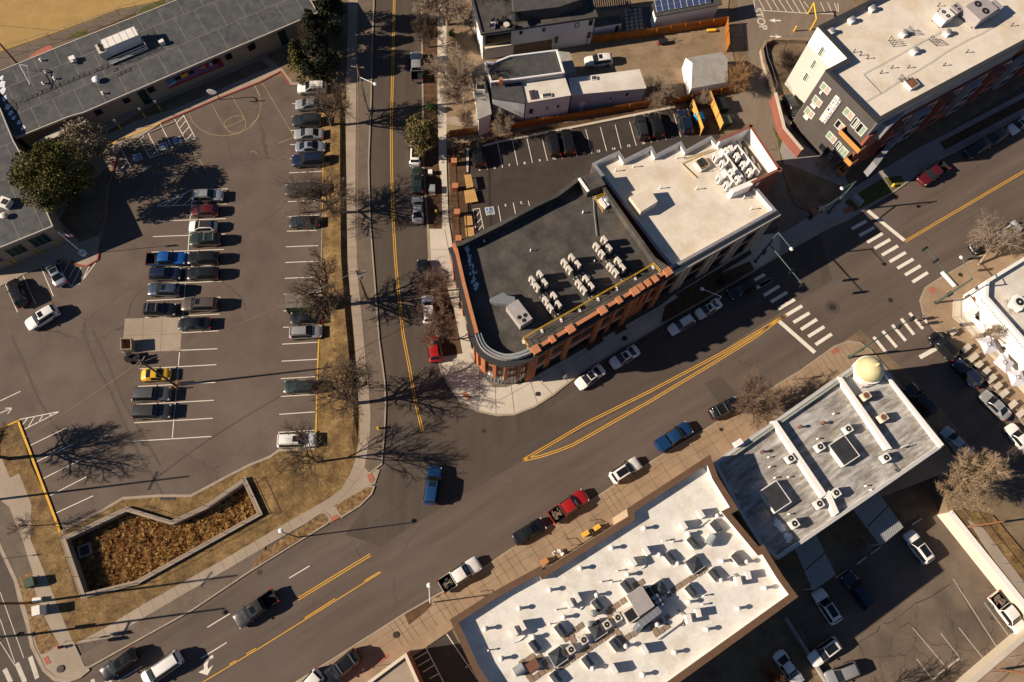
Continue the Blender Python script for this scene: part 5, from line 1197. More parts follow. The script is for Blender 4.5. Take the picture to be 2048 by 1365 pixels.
car('suv','black', (1478,803), (1420,832), 'black sport utility partly hidden by the bare tree', 'suv', 'b', group=GA)
GN = 'cars parked along the north kerb of the avenue'
car('sedan','white', (1156,772), (1205,737), 'white sedan nearest the rounded corner, with its nose in sunlight', 'car', 'p', group=GN)
car('sedan','white', (1224,730), (1275,698), 'white sedan with small sunroof in the shade of the brick building', 'car', 's', group=GN)
car('suv','white', (1339,664), (1386,635), 'white sport utility with dark windscreen in building shade', 'suv', 'r', .9, GN)
car('sedan','white', (1394,632), (1441,603), 'white sedan below a thin white pole in building shade', 'car', 's', .92, GN)
car('suv','black', (1458,592), (1508,564), 'black sport utility beside the crosswalk in building shade', 'suv', 'r', group=GN)
car('pickup','maroon', (1842,364), (1889,332), 'dark red pickup under the apartment block', 'pickup truck', '', group=GN)
car('suv','black', (1934,311), (1974,284), 'black sport utility between a dark red pickup and a grey car', 'suv', '', group=GN)
car('suv','graphite', (1966,293), (2012,262), 'dark grey car in deep shade beside the white one', 'car', '', group=GN)
car('sedan','white', (2016,266), (2064,232), 'white car at the right edge in the apartment shade', 'car', 's', group=GN)
car('suv','black', (1943,500), (1992,480), 'black sport utility under the bare street tree by the patio', 'suv', 'b')
car('suv','white', (2042,446), (1992,480), 'white sport utility at the right edge under bare branches', 'suv', 'p')
GR = 'cars parked on the side street by the patio'
car('suv','black', (1866,671), (1908,714), 'black sport utility with bright rails nearest the crosswalk', 'suv', 'r', group=GR)
car('suv','navy', (1911,724), (1958,770), 'navy sport utility with green rear window by the patio tables', 'suv', '', group=GR)
car('sedan','silver', (1967,788), (2015,834), 'silver sedan between the navy and the pale car by the patio tables', 'car', '', group=GR)
car('sedan','white', (2018,852), (2062,905), 'white car at the right edge on the side street', 'car', '', group=GR)
car('bigsuv','black', (1816,774), (1860,826), 'black sport utility parked in the shade along the silver roof', 'suv', '')
car('sedan','pearl', (1893,864), (1930,904), 'pale silver sedan beside the big beige tree', 'car', '')
GB = 'cars standing in the back lot'
cars(h1, [('suv','white',1120,195,1290,425,'p','suv','white sport utility with dark sunroof beside the sunlit lean-to'),
          ('bigsuv','navy',655,550,805,745,'','suv','dark navy sport utility hard to see in the shade'),
          ('suv','white',415,660,560,885,'p','suv','white sport utility at the foot of the shaded lean-to'),
          ('suv','white',365,1205,575,1050,'p','suv','white sport utility at the edge of the building shadow'),
          ('suv','silver',480,1350,725,1250,'','suv','silver sport utility in sunlight under thin branches'),
          ('sedan','white',255,1345,125,1165,'','car','white sedan beside the rusty red shrub')], GB, ZLOT+.012)
car('pickup','white', (2046,1266), (1987,1190), 'white pickup with a cluttered dark bed at the right edge of the back lot', 'pickup truck', 'g', group=GB, z=ZLOT+.012)
car('suv','white', (1172,124), (1222,119), 'white sport utility standing on the bare dirt yard', 'suv', 's')
GL_ = 'cars in the small lot behind the corner building'
cars(e1, [('suv','black',198,1115,232,1292,'','suv','black sport utility in the first bay, deep in tree shade'),
          ('suv','black',795,1035,822,1205,'','suv','black sport utility with red tail lamp, left of the pair in mid-row'),
          ('suv','black',903,1012,932,1200,'r','suv','black sport utility with bright roof rails, right of the pair in mid-row'),
          ('suv','dark',1472,898,1515,1092,'','suv','charcoal sport utility with pale windscreen between two dark cars at the far end'),
          ('suv','black',1588,882,1622,1068,'s','suv','black sport utility with red tail lamps and sunroof'),
          ('suv','navy',1812,853,1855,1042,'k','suv','slate navy sport utility beside the wooden bin enclosure')], GL_)
car('sedan','black', (1590,225), (1578,200), 'black car parked under the pale apartment wall', 'car', '')

# ---------------------------------------------------------------- things standing on the roofs
def ang(pa, pb, z): a, b = P(pa, z), P(pb, z); return math.atan2(b.y-a.y, b.x-a.x)
E_ANG = ang((1360,1364), (1596,1194), zE)
kE = T1(900,1015); kF = T1(1250,1015)
# --- white roof: pipe vents
def pipe_vent(px, zr, h, r, label, group, mat='unit_white', cat='vent pipe', name='roof_vent'):
    c = P(px, zr+h); t = thing(name, label, cat, (c.x, c.y, zr), 0, group)
    key = (name, h, r, mat)
    if key not in VENT:
        a_ = MB().lathe((0, 0, 0), [(r*1.7, 0), (r*1.7, .08), (r, .12), (r, h*.75)], 10); b_ = MB().lathe((0, 0, 0), [(r, h*.75), (r*1.6, h*.75), (r*1.75, h*.86), (r*1.2, h*.97), (0, h)], 12)
        o = a_.build('pipe', M[mat], t, True, (0, 0, 0), 50); p_ = b_.build('cap', M[mat], t, True, (0, 0, 0), 50); VENT[key] = (o.data, p_.data)
    else:
        for nm, me in zip(('pipe', 'cap'), VENT[key]): o = bpy.data.objects.new(nm, me); COL.objects.link(o); o.parent = t
    return t
VENT = {}
for x, y in ((1525,160),(1270,315),(1025,475),(1395,525),(785,645),(1150,685),(545,790),(895,860),(280,950),(655,1015),(405,1185),(1640,370),(1870,205),(1625,915),(1380,1085),(1120,1260)):
    pipe_vent(kE(x-5, y), zEr, .95, .165, 'white capped vent pipe standing on the bright white roof', 'white capped vents of the long white roof')
for x, y in ((730,65),(420,440),(960,425),(770,420),(760,570),(1105,630),(895,790),(650,955),(400,1135),(150,1310),(510,740)):
    pipe_vent(kF(x-5, y), zEr, .95, .165, 'white capped vent pipe standing on the bright white roof', 'white capped vents of the long white roof')
for x, y in ((1700,640+10),(1450,690-40)): pass
for x, y in ((1310,495),(1185,580),(830,800),(780,912),(300,1118),(1265,583),(1680,258),(1745,266)): pipe_vent(kE(x, y), zEr, .7, .07, 'thin pipe standing on the bright white roof', 'thin pipes of the long white roof')
for x, y in ((620,690),(610,760),(300,260),(375,270)): pipe_vent(kF(x, y), zEr, .7, .07, 'thin pipe standing on the bright white roof', 'thin pipes of the long white roof')
# --- skylights
def skylight(px, zr, w, d, h, a, label, group, peak=.35, cat='skylight', curb='unit_white'):
    c = P(px, zr+h); t = thing('skylight', label, cat, (c.x, c.y, zr), a, group)
    MB().box((0, 0, h*.4), (w, d, h*.8)).build('curb', M[curb], t, False, (0, 0, 0))
    m_ = MB(); z0, z1 = h*.8, h*.8+peak; q = [(-w/2+.05, -d/2+.05), (w/2-.05, -d/2+.05), (w/2-.05, d/2-.05), (-w/2+.05, d/2-.05)]
    if abs(w-d) < .25:
        for i in range(4): m_.poly([(*q[i], z0), (*q[(i+1) % 4], z0), (0, 0, z1)])
    else:
        e = (q[0][0]+.25, 0), (q[1][0]-.25, 0)
        if d > w: e = (0, q[0][1]+.25), (0, q[2][1]-.25)
        A, B = (*e[0], z1), (*e[1], z1)
        if d > w:
            m_.poly([(*q[0], z0), (*q[1], z0), A]); m_.poly([(*q[2], z0), (*q[3], z0), B]); m_.poly([(*q[1], z0), (*q[2], z0), B, A]); m_.poly([(*q[3], z0), (*q[0], z0), A, B])
        else:
            m_.poly([(*q[3], z0), (*q[0], z0), A]); m_.poly([(*q[1], z0), (*q[2], z0), B]); m_.poly([(*q[0], z0), (*q[1], z0), B, A]); m_.poly([(*q[2], z0), (*q[3], z0), A, B])
    m_.build('glazing', M['smoke'], t, False, (0, 0, 0)); return t
M['smoke'] = noise_mat('smoked_skylight', ((.030,.032,.034), (.055,.056,.057)), 1.0, .22, spec=.5)
for x, y in ((1160,770),(1385,625),(670,1090),(870,965),(1085,1215),(1300,1080),(835,1340)):
    skylight(kE(x-8, y-8), zEr, 1.0, 1.5, .7, E_ANG+.12, 'dark ridged skylight box on the bright white roof', 'ridged skylights of the long white roof')
for x, y in ((720,155),(540,280),(888,408),(708,533),(527,660),(360,400)):
    skylight(kF(x-8, y-8), zEr, 1.0, 1.5, .7, E_ANG+.12, 'dark ridged skylight box on the bright white roof', 'ridged skylights of the long white roof')
for (x, y), lb in (((840,1165),'square pyramid skylight near the rusty hood among the walkway pads'),((1150,955),'square pyramid skylight between two fan units at the middle of the walkway'),((1910,445),'square pyramid skylight at the start of the long walkway line'),((1635,640),'square pyramid skylight against the big rooftop air handler')):
    skylight(kE(x, y), zEr, 1.75, 1.75, .7, E_ANG, lb, 'pyramid skylights of the long white roof', .55)
# --- walkway pads
PAD = [(1945,515),(1900,540),(1865,565),(1825,590),(1785,615),(1745,645),(1705,680),(1990,490),(1495,585),(1450,605),(1385,710),(1345,735),(1300,765),(1260,790),(1240,815),(1250,850),(1020,925),(980,955),(945,1000),(905,1025),(640,1165),(605,1190),(560,1215),(700,1170),(740,1215),(755,1265),(715,1290),(675,1320),(610,1310),(635,1345),
       (805,1275),(820,1290),(865,1245),(905,1220),(950,1185),(995,1155),(1040,1130),(1080,1105),(1120,1075),(1165,1045),(1210,1015),(1250,985),(1290,955),(1320,995),(1350,1035),(1390,1010),(1435,985),(1475,955),(1520,925),(1560,900),(900,1130),(960,1040),(1590,945),(1610,985),(1650,960),(1690,930),(1640,890),(1700,860)]
pm = MB().box((0, 0, .03), (.62, .62, .06)); pad_me = None
for x, y in PAD:
    c = P(kE(x, y), zEr+.06)
    if pad_me is None: o = pm.build('walkway_pad', noise_mat('brown_walkway_pad', ((.20,.145,.10), (.27,.20,.14)), 1.4, fine=(9, .15)), None, False, (0, 0, 0)); pad_me = o.data
    else: o = bpy.data.objects.new('walkway_pad', pad_me); COL.objects.link(o)
    o.location = (c.x, c.y, zEr+.01); o.rotation_euler = (0, 0, E_ANG); tag(o, 'square brown walkway pad laid on the bright white roof', 'walkway pad', 'walkway pads of the long white roof')
# --- split condensers and evaporative boxes
def fan_box(px, zr, w, d, h, a, label, group, mat='unit', fans=1, top=True, legs=.12, name='condenser', cat='air conditioner'):
    c = P(px, zr+legs+h); t = thing(name, label, cat, (c.x, c.y, zr), a, group)
    key = (name, w, d, h, mat, fans, top)
    if key not in FB:
        o1 = MB().box((0, 0, legs+h/2), (w, d, h)).build('casing', M[mat], t, False, (0, 0, 0)); L = [('casing', o1.data)]
        m_ = MB()
        for k in range(fans):
            cx = (k-(fans-1)/2)*w/fans; r = min(w/fans, d)*.38
            if top: m_.ring([(cx+r*math.cos(i*.5236), r*math.sin(i*.5236)) for i in range(12)], [(cx+r*.25*math.cos(i*.5236), r*.25*math.sin(i*.5236)) for i in range(12)], legs+h+.012)
        if not top:
            for k in range(2):
                z = legs+h*(.28+.44*k); r = min(h*.2, w*.38)
                m_.poly([(r*math.cos(i*.5236), -d/2-.012, z+r*math.sin(i*.5236)) for i in range(12)])
        o2 = m_.build('fan', M['fan'], t, False, (0, 0, 0)); L.append(('fan', o2.data))
        m_ = MB()
        for sx in (-1, 1): m_.box((sx*w*.38, 0, legs/2), (.08, d+.1, legs))
        o3 = m_.build('skid', M['dark_metal'], t, False, (0, 0, 0)); L.append(('skid', o3.data)); FB[key] = L
    else:
        for nm, me in FB[key]: o = bpy.data.objects.new(nm, me); COL.objects.link(o); o.parent = t
    return t
FB = {}
pairs = [((500,970),(565,925),'by the west corner'),((935,750),(995,705),'in the row nearest the avenue'),((1430,425),(1535,340),'with a bundle of white pipes'),((1825,140),(1960,50),'nearest the avenue end'),((1520,1110),None,'beside the lower edge'),((1280,1265),None,'at the lower end')]
for p, q, lb in pairs:
    for k, pp in enumerate((p, q)):
        if pp: fan_box(kE(*pp), zEr, 1.0, .55, 1.1, E_ANG+1.55, 'white fan unit %s on the white roof, %s' % ('of a pair' if q else 'standing alone', lb) , 'fan units of the long white roof', 'unit_white', 1, False)
for (x, y), lb in (((890,575),'between two ridged skylights'),((500,870),'beside a long conduit')):
    fan_box(kF(x, y), zEr, 1.0, .6, 1.1, E_ANG+1.2, 'white fan unit with black pipes on the white roof, ' + lb, 'fan units of the long white roof', 'unit_white', 1, False)
    fan_box(kF(x+75, y-45), zEr, .9, .55, 1.0, E_ANG+1.2, 'smaller white fan unit with black pipes on the white roof, ' + lb, 'fan units of the long white roof', 'unit_white', 1, False)
for x, y, lb in ((1045,1035,'left of the middle pyramid skylight'),(945,1110,'beside the left pyramid skylight'),(1225,915,'right of the middle pyramid skylight'),(1310,860,'against the big air handler')):
    fan_box(kE(x, y), zEr, .85, .85, .85, E_ANG, 'beige square unit with round top fan, ' + lb, 'square fan units along the walkway', 'unit', 1, True)
hs_ = thing('range_hood', 'rusty brown exhaust hood among the walkway pads', 'exhaust hood', P(kE(645,1235), zEr+1)[:2] + (zEr,) if False else (P(kE(645,1235), zEr+1).x, P(kE(645,1235), zEr+1).y, zEr), E_ANG)
MB().box((0, 0, .55), (1.2, .95, 1.1)).build('hood', M['rust'], hs_, False, (0, 0, 0)); MB().box((0, 0, 1.14), (1.35, 1.1, .08)).build('lid', M['rust'], hs_, False, (0, 0, 0))
c = P(kE(540,1270), zEr+1); t = thing('exhaust_fan', 'slate grey curved exhaust cowl left of the rusty hood', 'exhaust fan', (c.x, c.y, zEr), E_ANG)
MB().prism([(-.6,-.5),(.6,-.5),(.6,.5),(-.6,.5)], 0, .7).build('base', M['zinc'], t, False, (0, 0, 0)); m_ = MB(); m_.tube((-.6, 0, .7), (.6, 0, .7), .5, .5, 14); m_.build('cowl', M['zinc'], t, True, (0, 0, 0), 40)
c = P(kF(680,255), zEr+1); t = thing('exhaust_fan', 'slate grey curved exhaust cowl near the right parapet of the white roof', 'exhaust fan', (c.x, c.y, zEr), E_ANG+.4)
MB().prism([(-.6,-.5),(.6,-.5),(.6,.5),(-.6,.5)], 0, .7).build('base', M['unit_white'], t, False, (0, 0, 0)); m_ = MB(); m_.tube((-.6, 0, .7), (.6, 0, .7), .55, .55, 14); m_.build('cowl', M['zinc'], t, True, (0, 0, 0), 40)
# --- big air handler in the middle of the white roof
c = P(kE(1490,730), zEr+2.0); t = thing('air_handler', 'large grey-beige rooftop air handler with ducts in the middle of the white roof', 'air handler', (c.x, c.y, zEr), E_ANG)
MB().box((0, 0, 1.1), (2.6, 3.2, 1.9)).build('casing', M['unit'], t, False, (0, 0, 0)); MB().box((0, 0, 2.08), (2.75, 3.35, .06)).build('lid', M['unit_grey'], t, False, (0, 0, 0))
m_ = MB().box((-2.3, -.9, .9), (1.9, 1.9, 1.5)); m_.build('intake_box', M['unit'], t, False, (0, 0, 0)); MB().box((-2.3, -.9, 1.67), (1.5, 1.5, .05)).build('intake_grille', M['fan'], t, False, (0, 0, 0))
m_ = MB()
for k in range(5): m_.box((-1.6+k*.75, -2.7+.05*k, 1.2+.1*k), (.8, 1.0, .9), .1)
m_.build('duct', M['steel'], t, False, (0, 0, 0)); m_ = MB()
for k in range(6): m_.lathe((2.1+.45*(k % 2), -2.6+.75*(k//2+.4), .3), [(.3, 0), (.3, 1.1), (.34, 1.15), (.1, 1.2), (0, 1.2)], 10)
m_.build('fan_stack', M['steel'], t, True, (0, 0, 0), 40); MB().box((2.3, -.9, .3), (1.7, 3.4, .5)).build('plenum', M['dark_metal'], t, False, (0, 0, 0))
m_ = MB().tube((-2.9, -3.2, .8), (-1.2, -2.7, .8), .55, .55, 14); m_.build('round_duct', M['steel'], t, True, (0, 0, 0), 40)
t.scale = (.78, .78, .85)
c = P(kE(1110,870), zEr+1); t = thing('exhaust_fan', 'steel mushroom fan cluster beside the middle pyramid skylight', 'exhaust fan', (c.x, c.y, zEr), E_ANG)
for nm, x, y, r in (('fan_stack', -.5, -.3, .32), ('fan_stack', .5, .4, .42)): MB().lathe((x, y, 0), [(r*.7, 0), (r*.7, .8), (r, .8), (r, 1.1), (r*.6, 1.3), (0, 1.32)], 14).build(nm, M['steel'], t, True, (0, 0, 0), 40)
def pipe_run(name, label, pts, zr, r, mat, cat='pipe', group=None):
    L = [P(p, zr+.18) for p in pts]; m_ = MB()
    for a, b in zip(L, L[1:]): m_.tube(a, b, r, r, 6)
    return single(name, m_, mat, label, cat, group)
pipe_run('conduit', 'long dark conduit on the right half of the white roof', Q(kF, (262,1035),(440,905),(500,840)), zEr, .05, M['dark_metal'])
for k, L in enumerate((((1500,360),(1530,430),(1510,470),(1480,480)),((1900,150),(1960,140),(2010,100)),((480,1060),(540,1040),(575,1010),(560,960)),((950,770),(1010,800),(1045,760)))):
    pipe_run('refrigerant_line', 'white insulated pipe run joined to a fan unit on the white roof', [kE(*p) for p in L], zEr, .07, M['white_metal'], 'pipe', 'pipe runs of the white roof fan units')
for L in (((410,800),(470,850),(440,930)),((850,520),(900,560),(880,600))): pipe_run('refrigerant_line', 'dark pipe run joined to a fan unit on the white roof', [kF(*p) for p in L], zEr, .06, M['trim'], 'pipe', 'dark pipe runs of the white roof')

# --- black roof: three racks of condensers
kB = T1(1040,460,8.533)
rack_lines = [(((170,900),(650,1480)),'rack nearest the rounded corner'),(((740,580),(1220,1180)),'middle rack'),(((1290,290),(1780,860)),'rack nearest the white-roofed office')]
units = [[(210,835),(290,955),(345,740),(425,885),(440,1185),(520,1310),(582,1108),(660,1255),],[(762,540),(845,655),(890,455),(990,570),(1005,895),(1092,1005),(1132,822),(1220,940)],[(1312,260),(1403,385),(1445,150),(1525,290),(1545,605),(1640,705),(1680,510),(1755,625)]]
rack_a = ang(kB(740,580), kB(1220,1180), zBr)
for k, (L, lb) in enumerate(rack_lines):
    a, b = P(kB(*L[0][:2]), zBr+.3), P(kB(*L[1]), zBr+.3); mid = (a+b)/2; mid += Vector((math.cos(rack_a+1.57), math.sin(rack_a+1.57), 0))*.75
    t = thing('condenser_rack', 'steel condenser rack on the black roof, the ' + lb, 'rack', (mid.x, mid.y, zBr), rack_a); ln_ = (b-a).length
    m_ = MB()
    for sy in (-.85, -.35, .35, .85): m_.box((0, sy, .28), (ln_, .09, .12))
    m_.build('rail', M['dark_metal'], t, False, (0, 0, 0)); m_ = MB()
    for q in range(6):
        MB().box((-ln_/2+.3+q*(ln_-.6)/5, 0, .1), (.25, 1.9, .2)).build('foot', M['unit_grey'], t, False, (0, 0, 0))
    MB().box((0, 0, .42), (ln_*.92, .22, .16)).build('pipe_tray', M['dark_metal'], t, False, (0, 0, 0))
    for x, y in units[k]:
        fan_box(kB(x, y), zBr+.34, .95, .42, 1.3 if True else 1, rack_a, 'beige twin-fan condenser standing on the ' + lb, 'condensers on the ' + lb, 'unit', 2, False)
for x, y in ((185,330),(1275,520)): pipe_vent(kB(x, y), zBr, .6, .06, 'thin white-capped pipe on the black roof', 'thin pipes of the black roof')
for x, y in ((1235,555),(460,780),): pipe_vent(k2(x, y), zBr, .6, .07, 'thin white-capped pipe on the black roof', 'thin pipes of the black roof')
# mauve roof unit and its tin duct
c = P(T1(850,500)(735,490), zBr+1.6); a_ = ang(T1(850,500)(655,470), T1(850,500)(745,590), zBr)
t = thing('rooftop_unit', 'mauve grey rooftop unit with three fans and a bent tin duct on the black roof', 'rooftop unit', (c.x, c.y, zBr), a_)
MB().box((0, 0, .85), (3.3, 1.9, 1.5)).build('casing', M['unit_grey'], t, False, (0, 0, 0)); MB().box((0, 0, .06), (3.4, 2.0, .1)).build('skid', M['dark_metal'], t, False, (0, 0, 0))
for x, y in ((.75, .45), (1.25, -.1), (.55, -.35)): m_ = MB(); m_.poly([(x+.3*math.cos(i*.5236), y+.3*math.sin(i*.5236), 1.615) for i in range(12)]); m_.build('fan', M['fan'], t, False, (0, 0, 0))
m_ = MB()
q = [P(T1(850,500)(*p), zBr+1.1) for p in ((505,385),(610,335),(640,360),(700,370),(705,410),(660,430),(560,420),(515,405))]
co, si = math.cos(-a_), math.sin(-a_); q = [((p.x-c.x)*co-(p.y-c.y)*si, (p.x-c.x)*si+(p.y-c.y)*co) for p in q]
m_.prism(q, .35, 1.25, 0, True, True); m_.build('duct', M['steel'], t, False, (0, 0, 0))
# yellow guard rail along the front parapet
t = thing('guard_rail', 'yellow guard rail along the front edge of the black roof', 'guard rail', P(k1(1200,420), zBr))
gp = [k1(*p) for p in ((805,745),(765,685),(910,600),(1062,515),(1207,435),(1352,350),(1497,268),(1645,185),(1785,100),(1838,160))]
top = [P(p, zBr+1.05) for p in gp]; MB().path(top, .035, 6).build('top_rail', M['yellow'], t); MB().path([p - Vector((0, 0, .5)) for p in top], .03, 6).build('mid_rail', M['yellow'], t)
for p in top:
    o = MB().tube((p.x, p.y, zBr+.05), tuple(p), .03, .03, 6).build('post', M['yellow'], t); MB().box((p.x+.1, p.y-.25, zBr+.06), (.3, .55, .12), .2).build('base', M['unit_white'], o if False else t)
t = thing('guard_rail', 'small yellow guard rail around the hatch by the white-roofed office', 'guard rail', P(k2(1350,470), zBr))
top = [P(k2(*p), zBr+1.05) for p in ((1390,545),(1325,440),(1405,415))]; MB().path(top, .035, 6).build('top_rail', M['yellow'], t); MB().path([p - Vector((0, 0, .5)) for p in top], .03, 6).build('mid_rail', M['yellow'], t)
for p in top: MB().tube((p.x, p.y, zBr+.03), tuple(p), .03, .03, 6).build('post', M['yellow'], t)
c = P(k2(1425,460), zBr+.9); t = thing('exhaust_fan', 'round steel mushroom fan on a white curb beside the small yellow rail', 'exhaust fan', (c.x, c.y, zBr))
MB().box((-.5, -.3, .25), (1.6, .8, .5), -.9).build('curb', M['unit_white'], t, False, (0, 0, 0)); MB().lathe((0, 0, 0), [(.3, .3), (.3, .6), (.5, .6), (.5, .8), (.3, .95), (0, 1.0)], 14).build('cap', M['steel'], t, True, (0, 0, 0), 40)
pipe_run('conduit', 'long grey conduit crossing the black roof from the hatch', [k2(*p) for p in ((1312,440),(1318,560),(1340,750))], zBr, .06, M['zinc'])
m_ = MB()
for k in range(70):
    u = R_.random(); x, y, s = 320+85*u+R_.gauss(0, 7+8*math.sin(u*9)**2), 810+370*u, R_.uniform(.08, .3)
    p = P(k2(x, y), zBr); m_.poly([(p.x+s*R_.uniform(.3, 1)*math.cos(i*.63), p.y+s*1.4*R_.uniform(.3, 1)*math.sin(i*.63), zBr+.012+R_.uniform(0, .012)) for i in range(10)])
o = single('snow_patch', m_, M['snow'], 'thin streaks of old snow in the shade along the left parapet of the black roof', 'snow'); o['kind'] = 'stuff'

# --- office roof: trays of condensers in the mechanical well
kC = T1(1420,260,8.533); aC = ang(kC(90,440), kC(340,1010), zCr)
for L, lb in ((((60,430),(190,330),(290,330)),''),):
    pass
rows = [[(120,440),(235,560)],[(180,800),(305,925)],[(385,710),(490,830)],[(370,310),(480,435),(590,580),(700,700)],[(300,345)]]
names = ['left tray of the mechanical well','lower tray of the mechanical well','middle tray of the mechanical well','long tray in the middle of the mechanical well','top corner of the mechanical well']
for rw, nm in zip(rows, names):
    for x, y in rw: fan_box(kC(x, y), zCr+.1, 1.0, .5, 1.25, aC, 'white condenser with twin fans in the ' + nm, 'condensers in the ' + nm, 'unit_white', 2, False)
for k, (p, q, lb) in enumerate((((185,320),(600,870),'left'),((415,200),(840,730),'right'),((235,670),(450,950),'short lower'))):
    a, b = P(kC(*p), zCr+.9), P(kC(*q), zCr+.9); m_ = MB(); m_.box(((a.x+b.x)/2, (a.y+b.y)/2, zCr+.5), ((b-a).length, .35, .85), math.atan2(b.y-a.y, b.x-a.x))
    single('equipment_curb', m_, M['white_wall'], 'long white equipment curb in the mechanical well, the %s one' % lb, 'equipment curb', 'equipment curbs of the mechanical well')
for x, y in ((515,235),(615,350),(740,505),(840,625),(385,485),(515,645),(600,760)):
    c = P(kC(x, y), zCr+.3); m_ = MB().box((c.x, c.y, zCr+.16), (1.1, .22, .25), aC); single('pipe_support', m_, M['white_wall'], 'short white sleeper in the mechanical well', 'pipe support', 'sleepers of the mechanical well')
kW = T1(1150,230)
for x, y in ((320,417),(460,385),(800,316),(670,553),(955,560),(1385,717),(1325,632)): pipe_vent(kW(x, y), zCr, .8, .06, 'thin pipe with a long shadow on the bright office roof', 'thin pipes of the office roof', 'white_metal')
t = thing('roof_hatch', 'dark roof hatch ringed by yellow rails on the office roof', 'roof hatch', P(kW(990,375), zCr))
c = P(kW(990,380), zCr+.6); MB().box((c.x, c.y, zCr+.3), (1.7, 1.5, .6), aC+.3).build('curb', M['unit_white'], t); MB().box((c.x, c.y, zCr+.64), (1.5, 1.3, .08), aC+.3).build('lid', M['dark_metal'], t)
top = [P(kW(*p), zCr+1.1) for p in ((930,340),(1000,310),(1050,385),(980,420),(930,340))]; MB().path(top, .03, 6).build('top_rail', M['yellow'], t)
for p in top[:4]: MB().tube((p.x, p.y, zCr), tuple(p), .03, .03, 6).build('post', M['yellow'], t)
pipe_run('gas_line', 'yellow gas pipe bent across the office roof beside the hatch', [kW(*p) for p in ((1130,260),(960,320),(830,380),(945,490))], zCr, .06, noise_mat('pale_yellow_pipe', ((.55,.40,.16), (.60,.45,.2)), 2), 'pipe')
pipe_run('gas_line', 'second pale pipe running toward the saw-tooth parapet of the office roof', [kW(*p) for p in ((1100,260),(970,300),(845,345))], zCr, .05, noise_mat('sand_pipe', ((.5,.40,.22), (.55,.45,.27)), 2), 'pipe')

# --- apartment roof
kD = T1(1528,0)
for x, y in ((715,385),(765,410),(820,435),(1010,510),(925,550),(1140,508),(1420,490),(1598,388),(1950,180),(1375,65),(1375,25)): pipe_vent(kD(x, y), zDr, .7, .06, 'thin pipe on the apartment roof', 'thin pipes of the apartment roof', 'dark_metal')
for rowset, n_, lb in (((1145,205,1180,240),4,'upper'),((1000,280,1040,325),4,'left'),((1320,275,1375,320),5,'right'),((1080,580,1115,610),4,'lower')):
    x0, y0, x1, y1 = rowset
    for k in range(n_):
        u = k/(n_-1); pipe_vent(kD(x0+(x1-x0)*u, y0+(y1-y0)*u), zDr, 1.1, .05, 'slim dark flue in the %s cluster of the apartment roof' % lb, 'flues of the %s cluster' % lb, 'dark_metal')
def curb_fan(px, label, h=.9):
    c = P(px, zDr+h); t = thing('exhaust_fan', label, 'exhaust fan', (c.x, c.y, zDr)); MB().box((-.1, -.1, h*.3), (.9, .9, h*.6), .6).build('curb', M['unit_white'], t, False, (0, 0, 0))
    MB().lathe((0, 0, 0), [(.25, h*.6), (.25, h*.7), (.4, h*.7), (.4, h*.88), (.2, h), (0, h)], 12).build('cap', M['steel'], t, True, (0, 0, 0), 40)
for x, y, lb in ((540,225,'steel-capped fan at the left corner of the apartment roof'),(700,135,'steel-capped fan on a white curb along the back parapet'),(860,45,'steel-capped fan near the dark stain at the back parapet'),(1110,240,'tall white fan stack between two flue clusters'),(1195,375,'steel-capped fan below the cable line'),(1450,235,'steel-capped fan right of the right flue cluster')): curb_fan(kD(x, y), lb)
skylight(kD(1160,640), zDr, 1.6, 1.6, .75, E_ANG, 'rust-red topped hatch on the apartment roof', None, .06, 'roof hatch').children[1].data.materials[0] = M['rust']
c = P(kD(1440,95), zDr+1.4); aD = ang((1651,141), (1754,245), zD)
for x, y, w, d, h, lb, mt in ((1420,110,1.9,2.2,1.3,'grey and white rooftop unit with open hood, left of the pair','unit_white'),(1700,60,3.2,4.0,1.7,'large grey rooftop unit with two fans at the right of the apartment roof','unit_grey'),(1510,60,1.5,1.5,1.1,'grey twin-fan unit between the two big units of the apartment roof','unit_grey'),(1800,50,1.8,2.2,1.4,'mauve twin-fan unit at the back of the large grey one','unit_grey')):
    fan_box(kD(x, y), zDr, w, d, h, aD, lb, None, mt, 2, True, .2, 'rooftop_unit', 'rooftop unit')
pipe_run('lightning_cable', 'thin cable line crossing the apartment roof', [kD(*p) for p in ((775,800),(930,715),(1035,645),(1220,535),(1310,480),(1410,410),(1490,365),(1590,310),(1690,265),(1800,200))], zDr, .03, M['zinc'], 'cable')
pipe_run('lightning_cable', 'second thin cable line with a bend on the apartment roof', [kD(*p) for p in ((905,725),(770,580),(920,500),(1055,425),(1185,350),(1380,250))], zDr, .03, M['zinc'], 'cable')

# --- old grey roof
kO = T1(1300,800); kP = T1(1528,650); aO = AVE
for x, y, lb in ((1100,455,'white cooler straddling the middle party wall'),(1330,365,'white cooler left of the big dark skylight'),(1550,225,'white cooler above the big dark skylight'),(1845,450,'white cooler near the lower right of the old roof'),(1455,725,'white cooler by the lower end of the middle wall'),(1325,810,'white cooler left of the lower end of the middle wall'),(1130,965,'tan topped cooler near the wet stain')):
    fan_box(kO(x, y), zFr, 1.0, 1.0, .9, aO, lb, 'coolers of the old roof', 'unit_white', 1, True, .25, 'evaporative_cooler', 'cooler')
for x, y, lb in ((800,550,'cream cooler with rusty top just below the dome'),(935,720,'cream cooler with rusty top further below the dome')):
    t = fan_box(kP(x, y), zFr, 1.1, 1.0, .95, aO, lb, 'rusty coolers of the old roof', 'cream', 1, True, .25, 'evaporative_cooler', 'cooler')
    MB().poly([(.42*math.cos(i*.5236), .42*math.sin(i*.5236), 1.225) for i in range(12)]).build('rusty_top', M['rust'], t, False, (0, 0, 0))
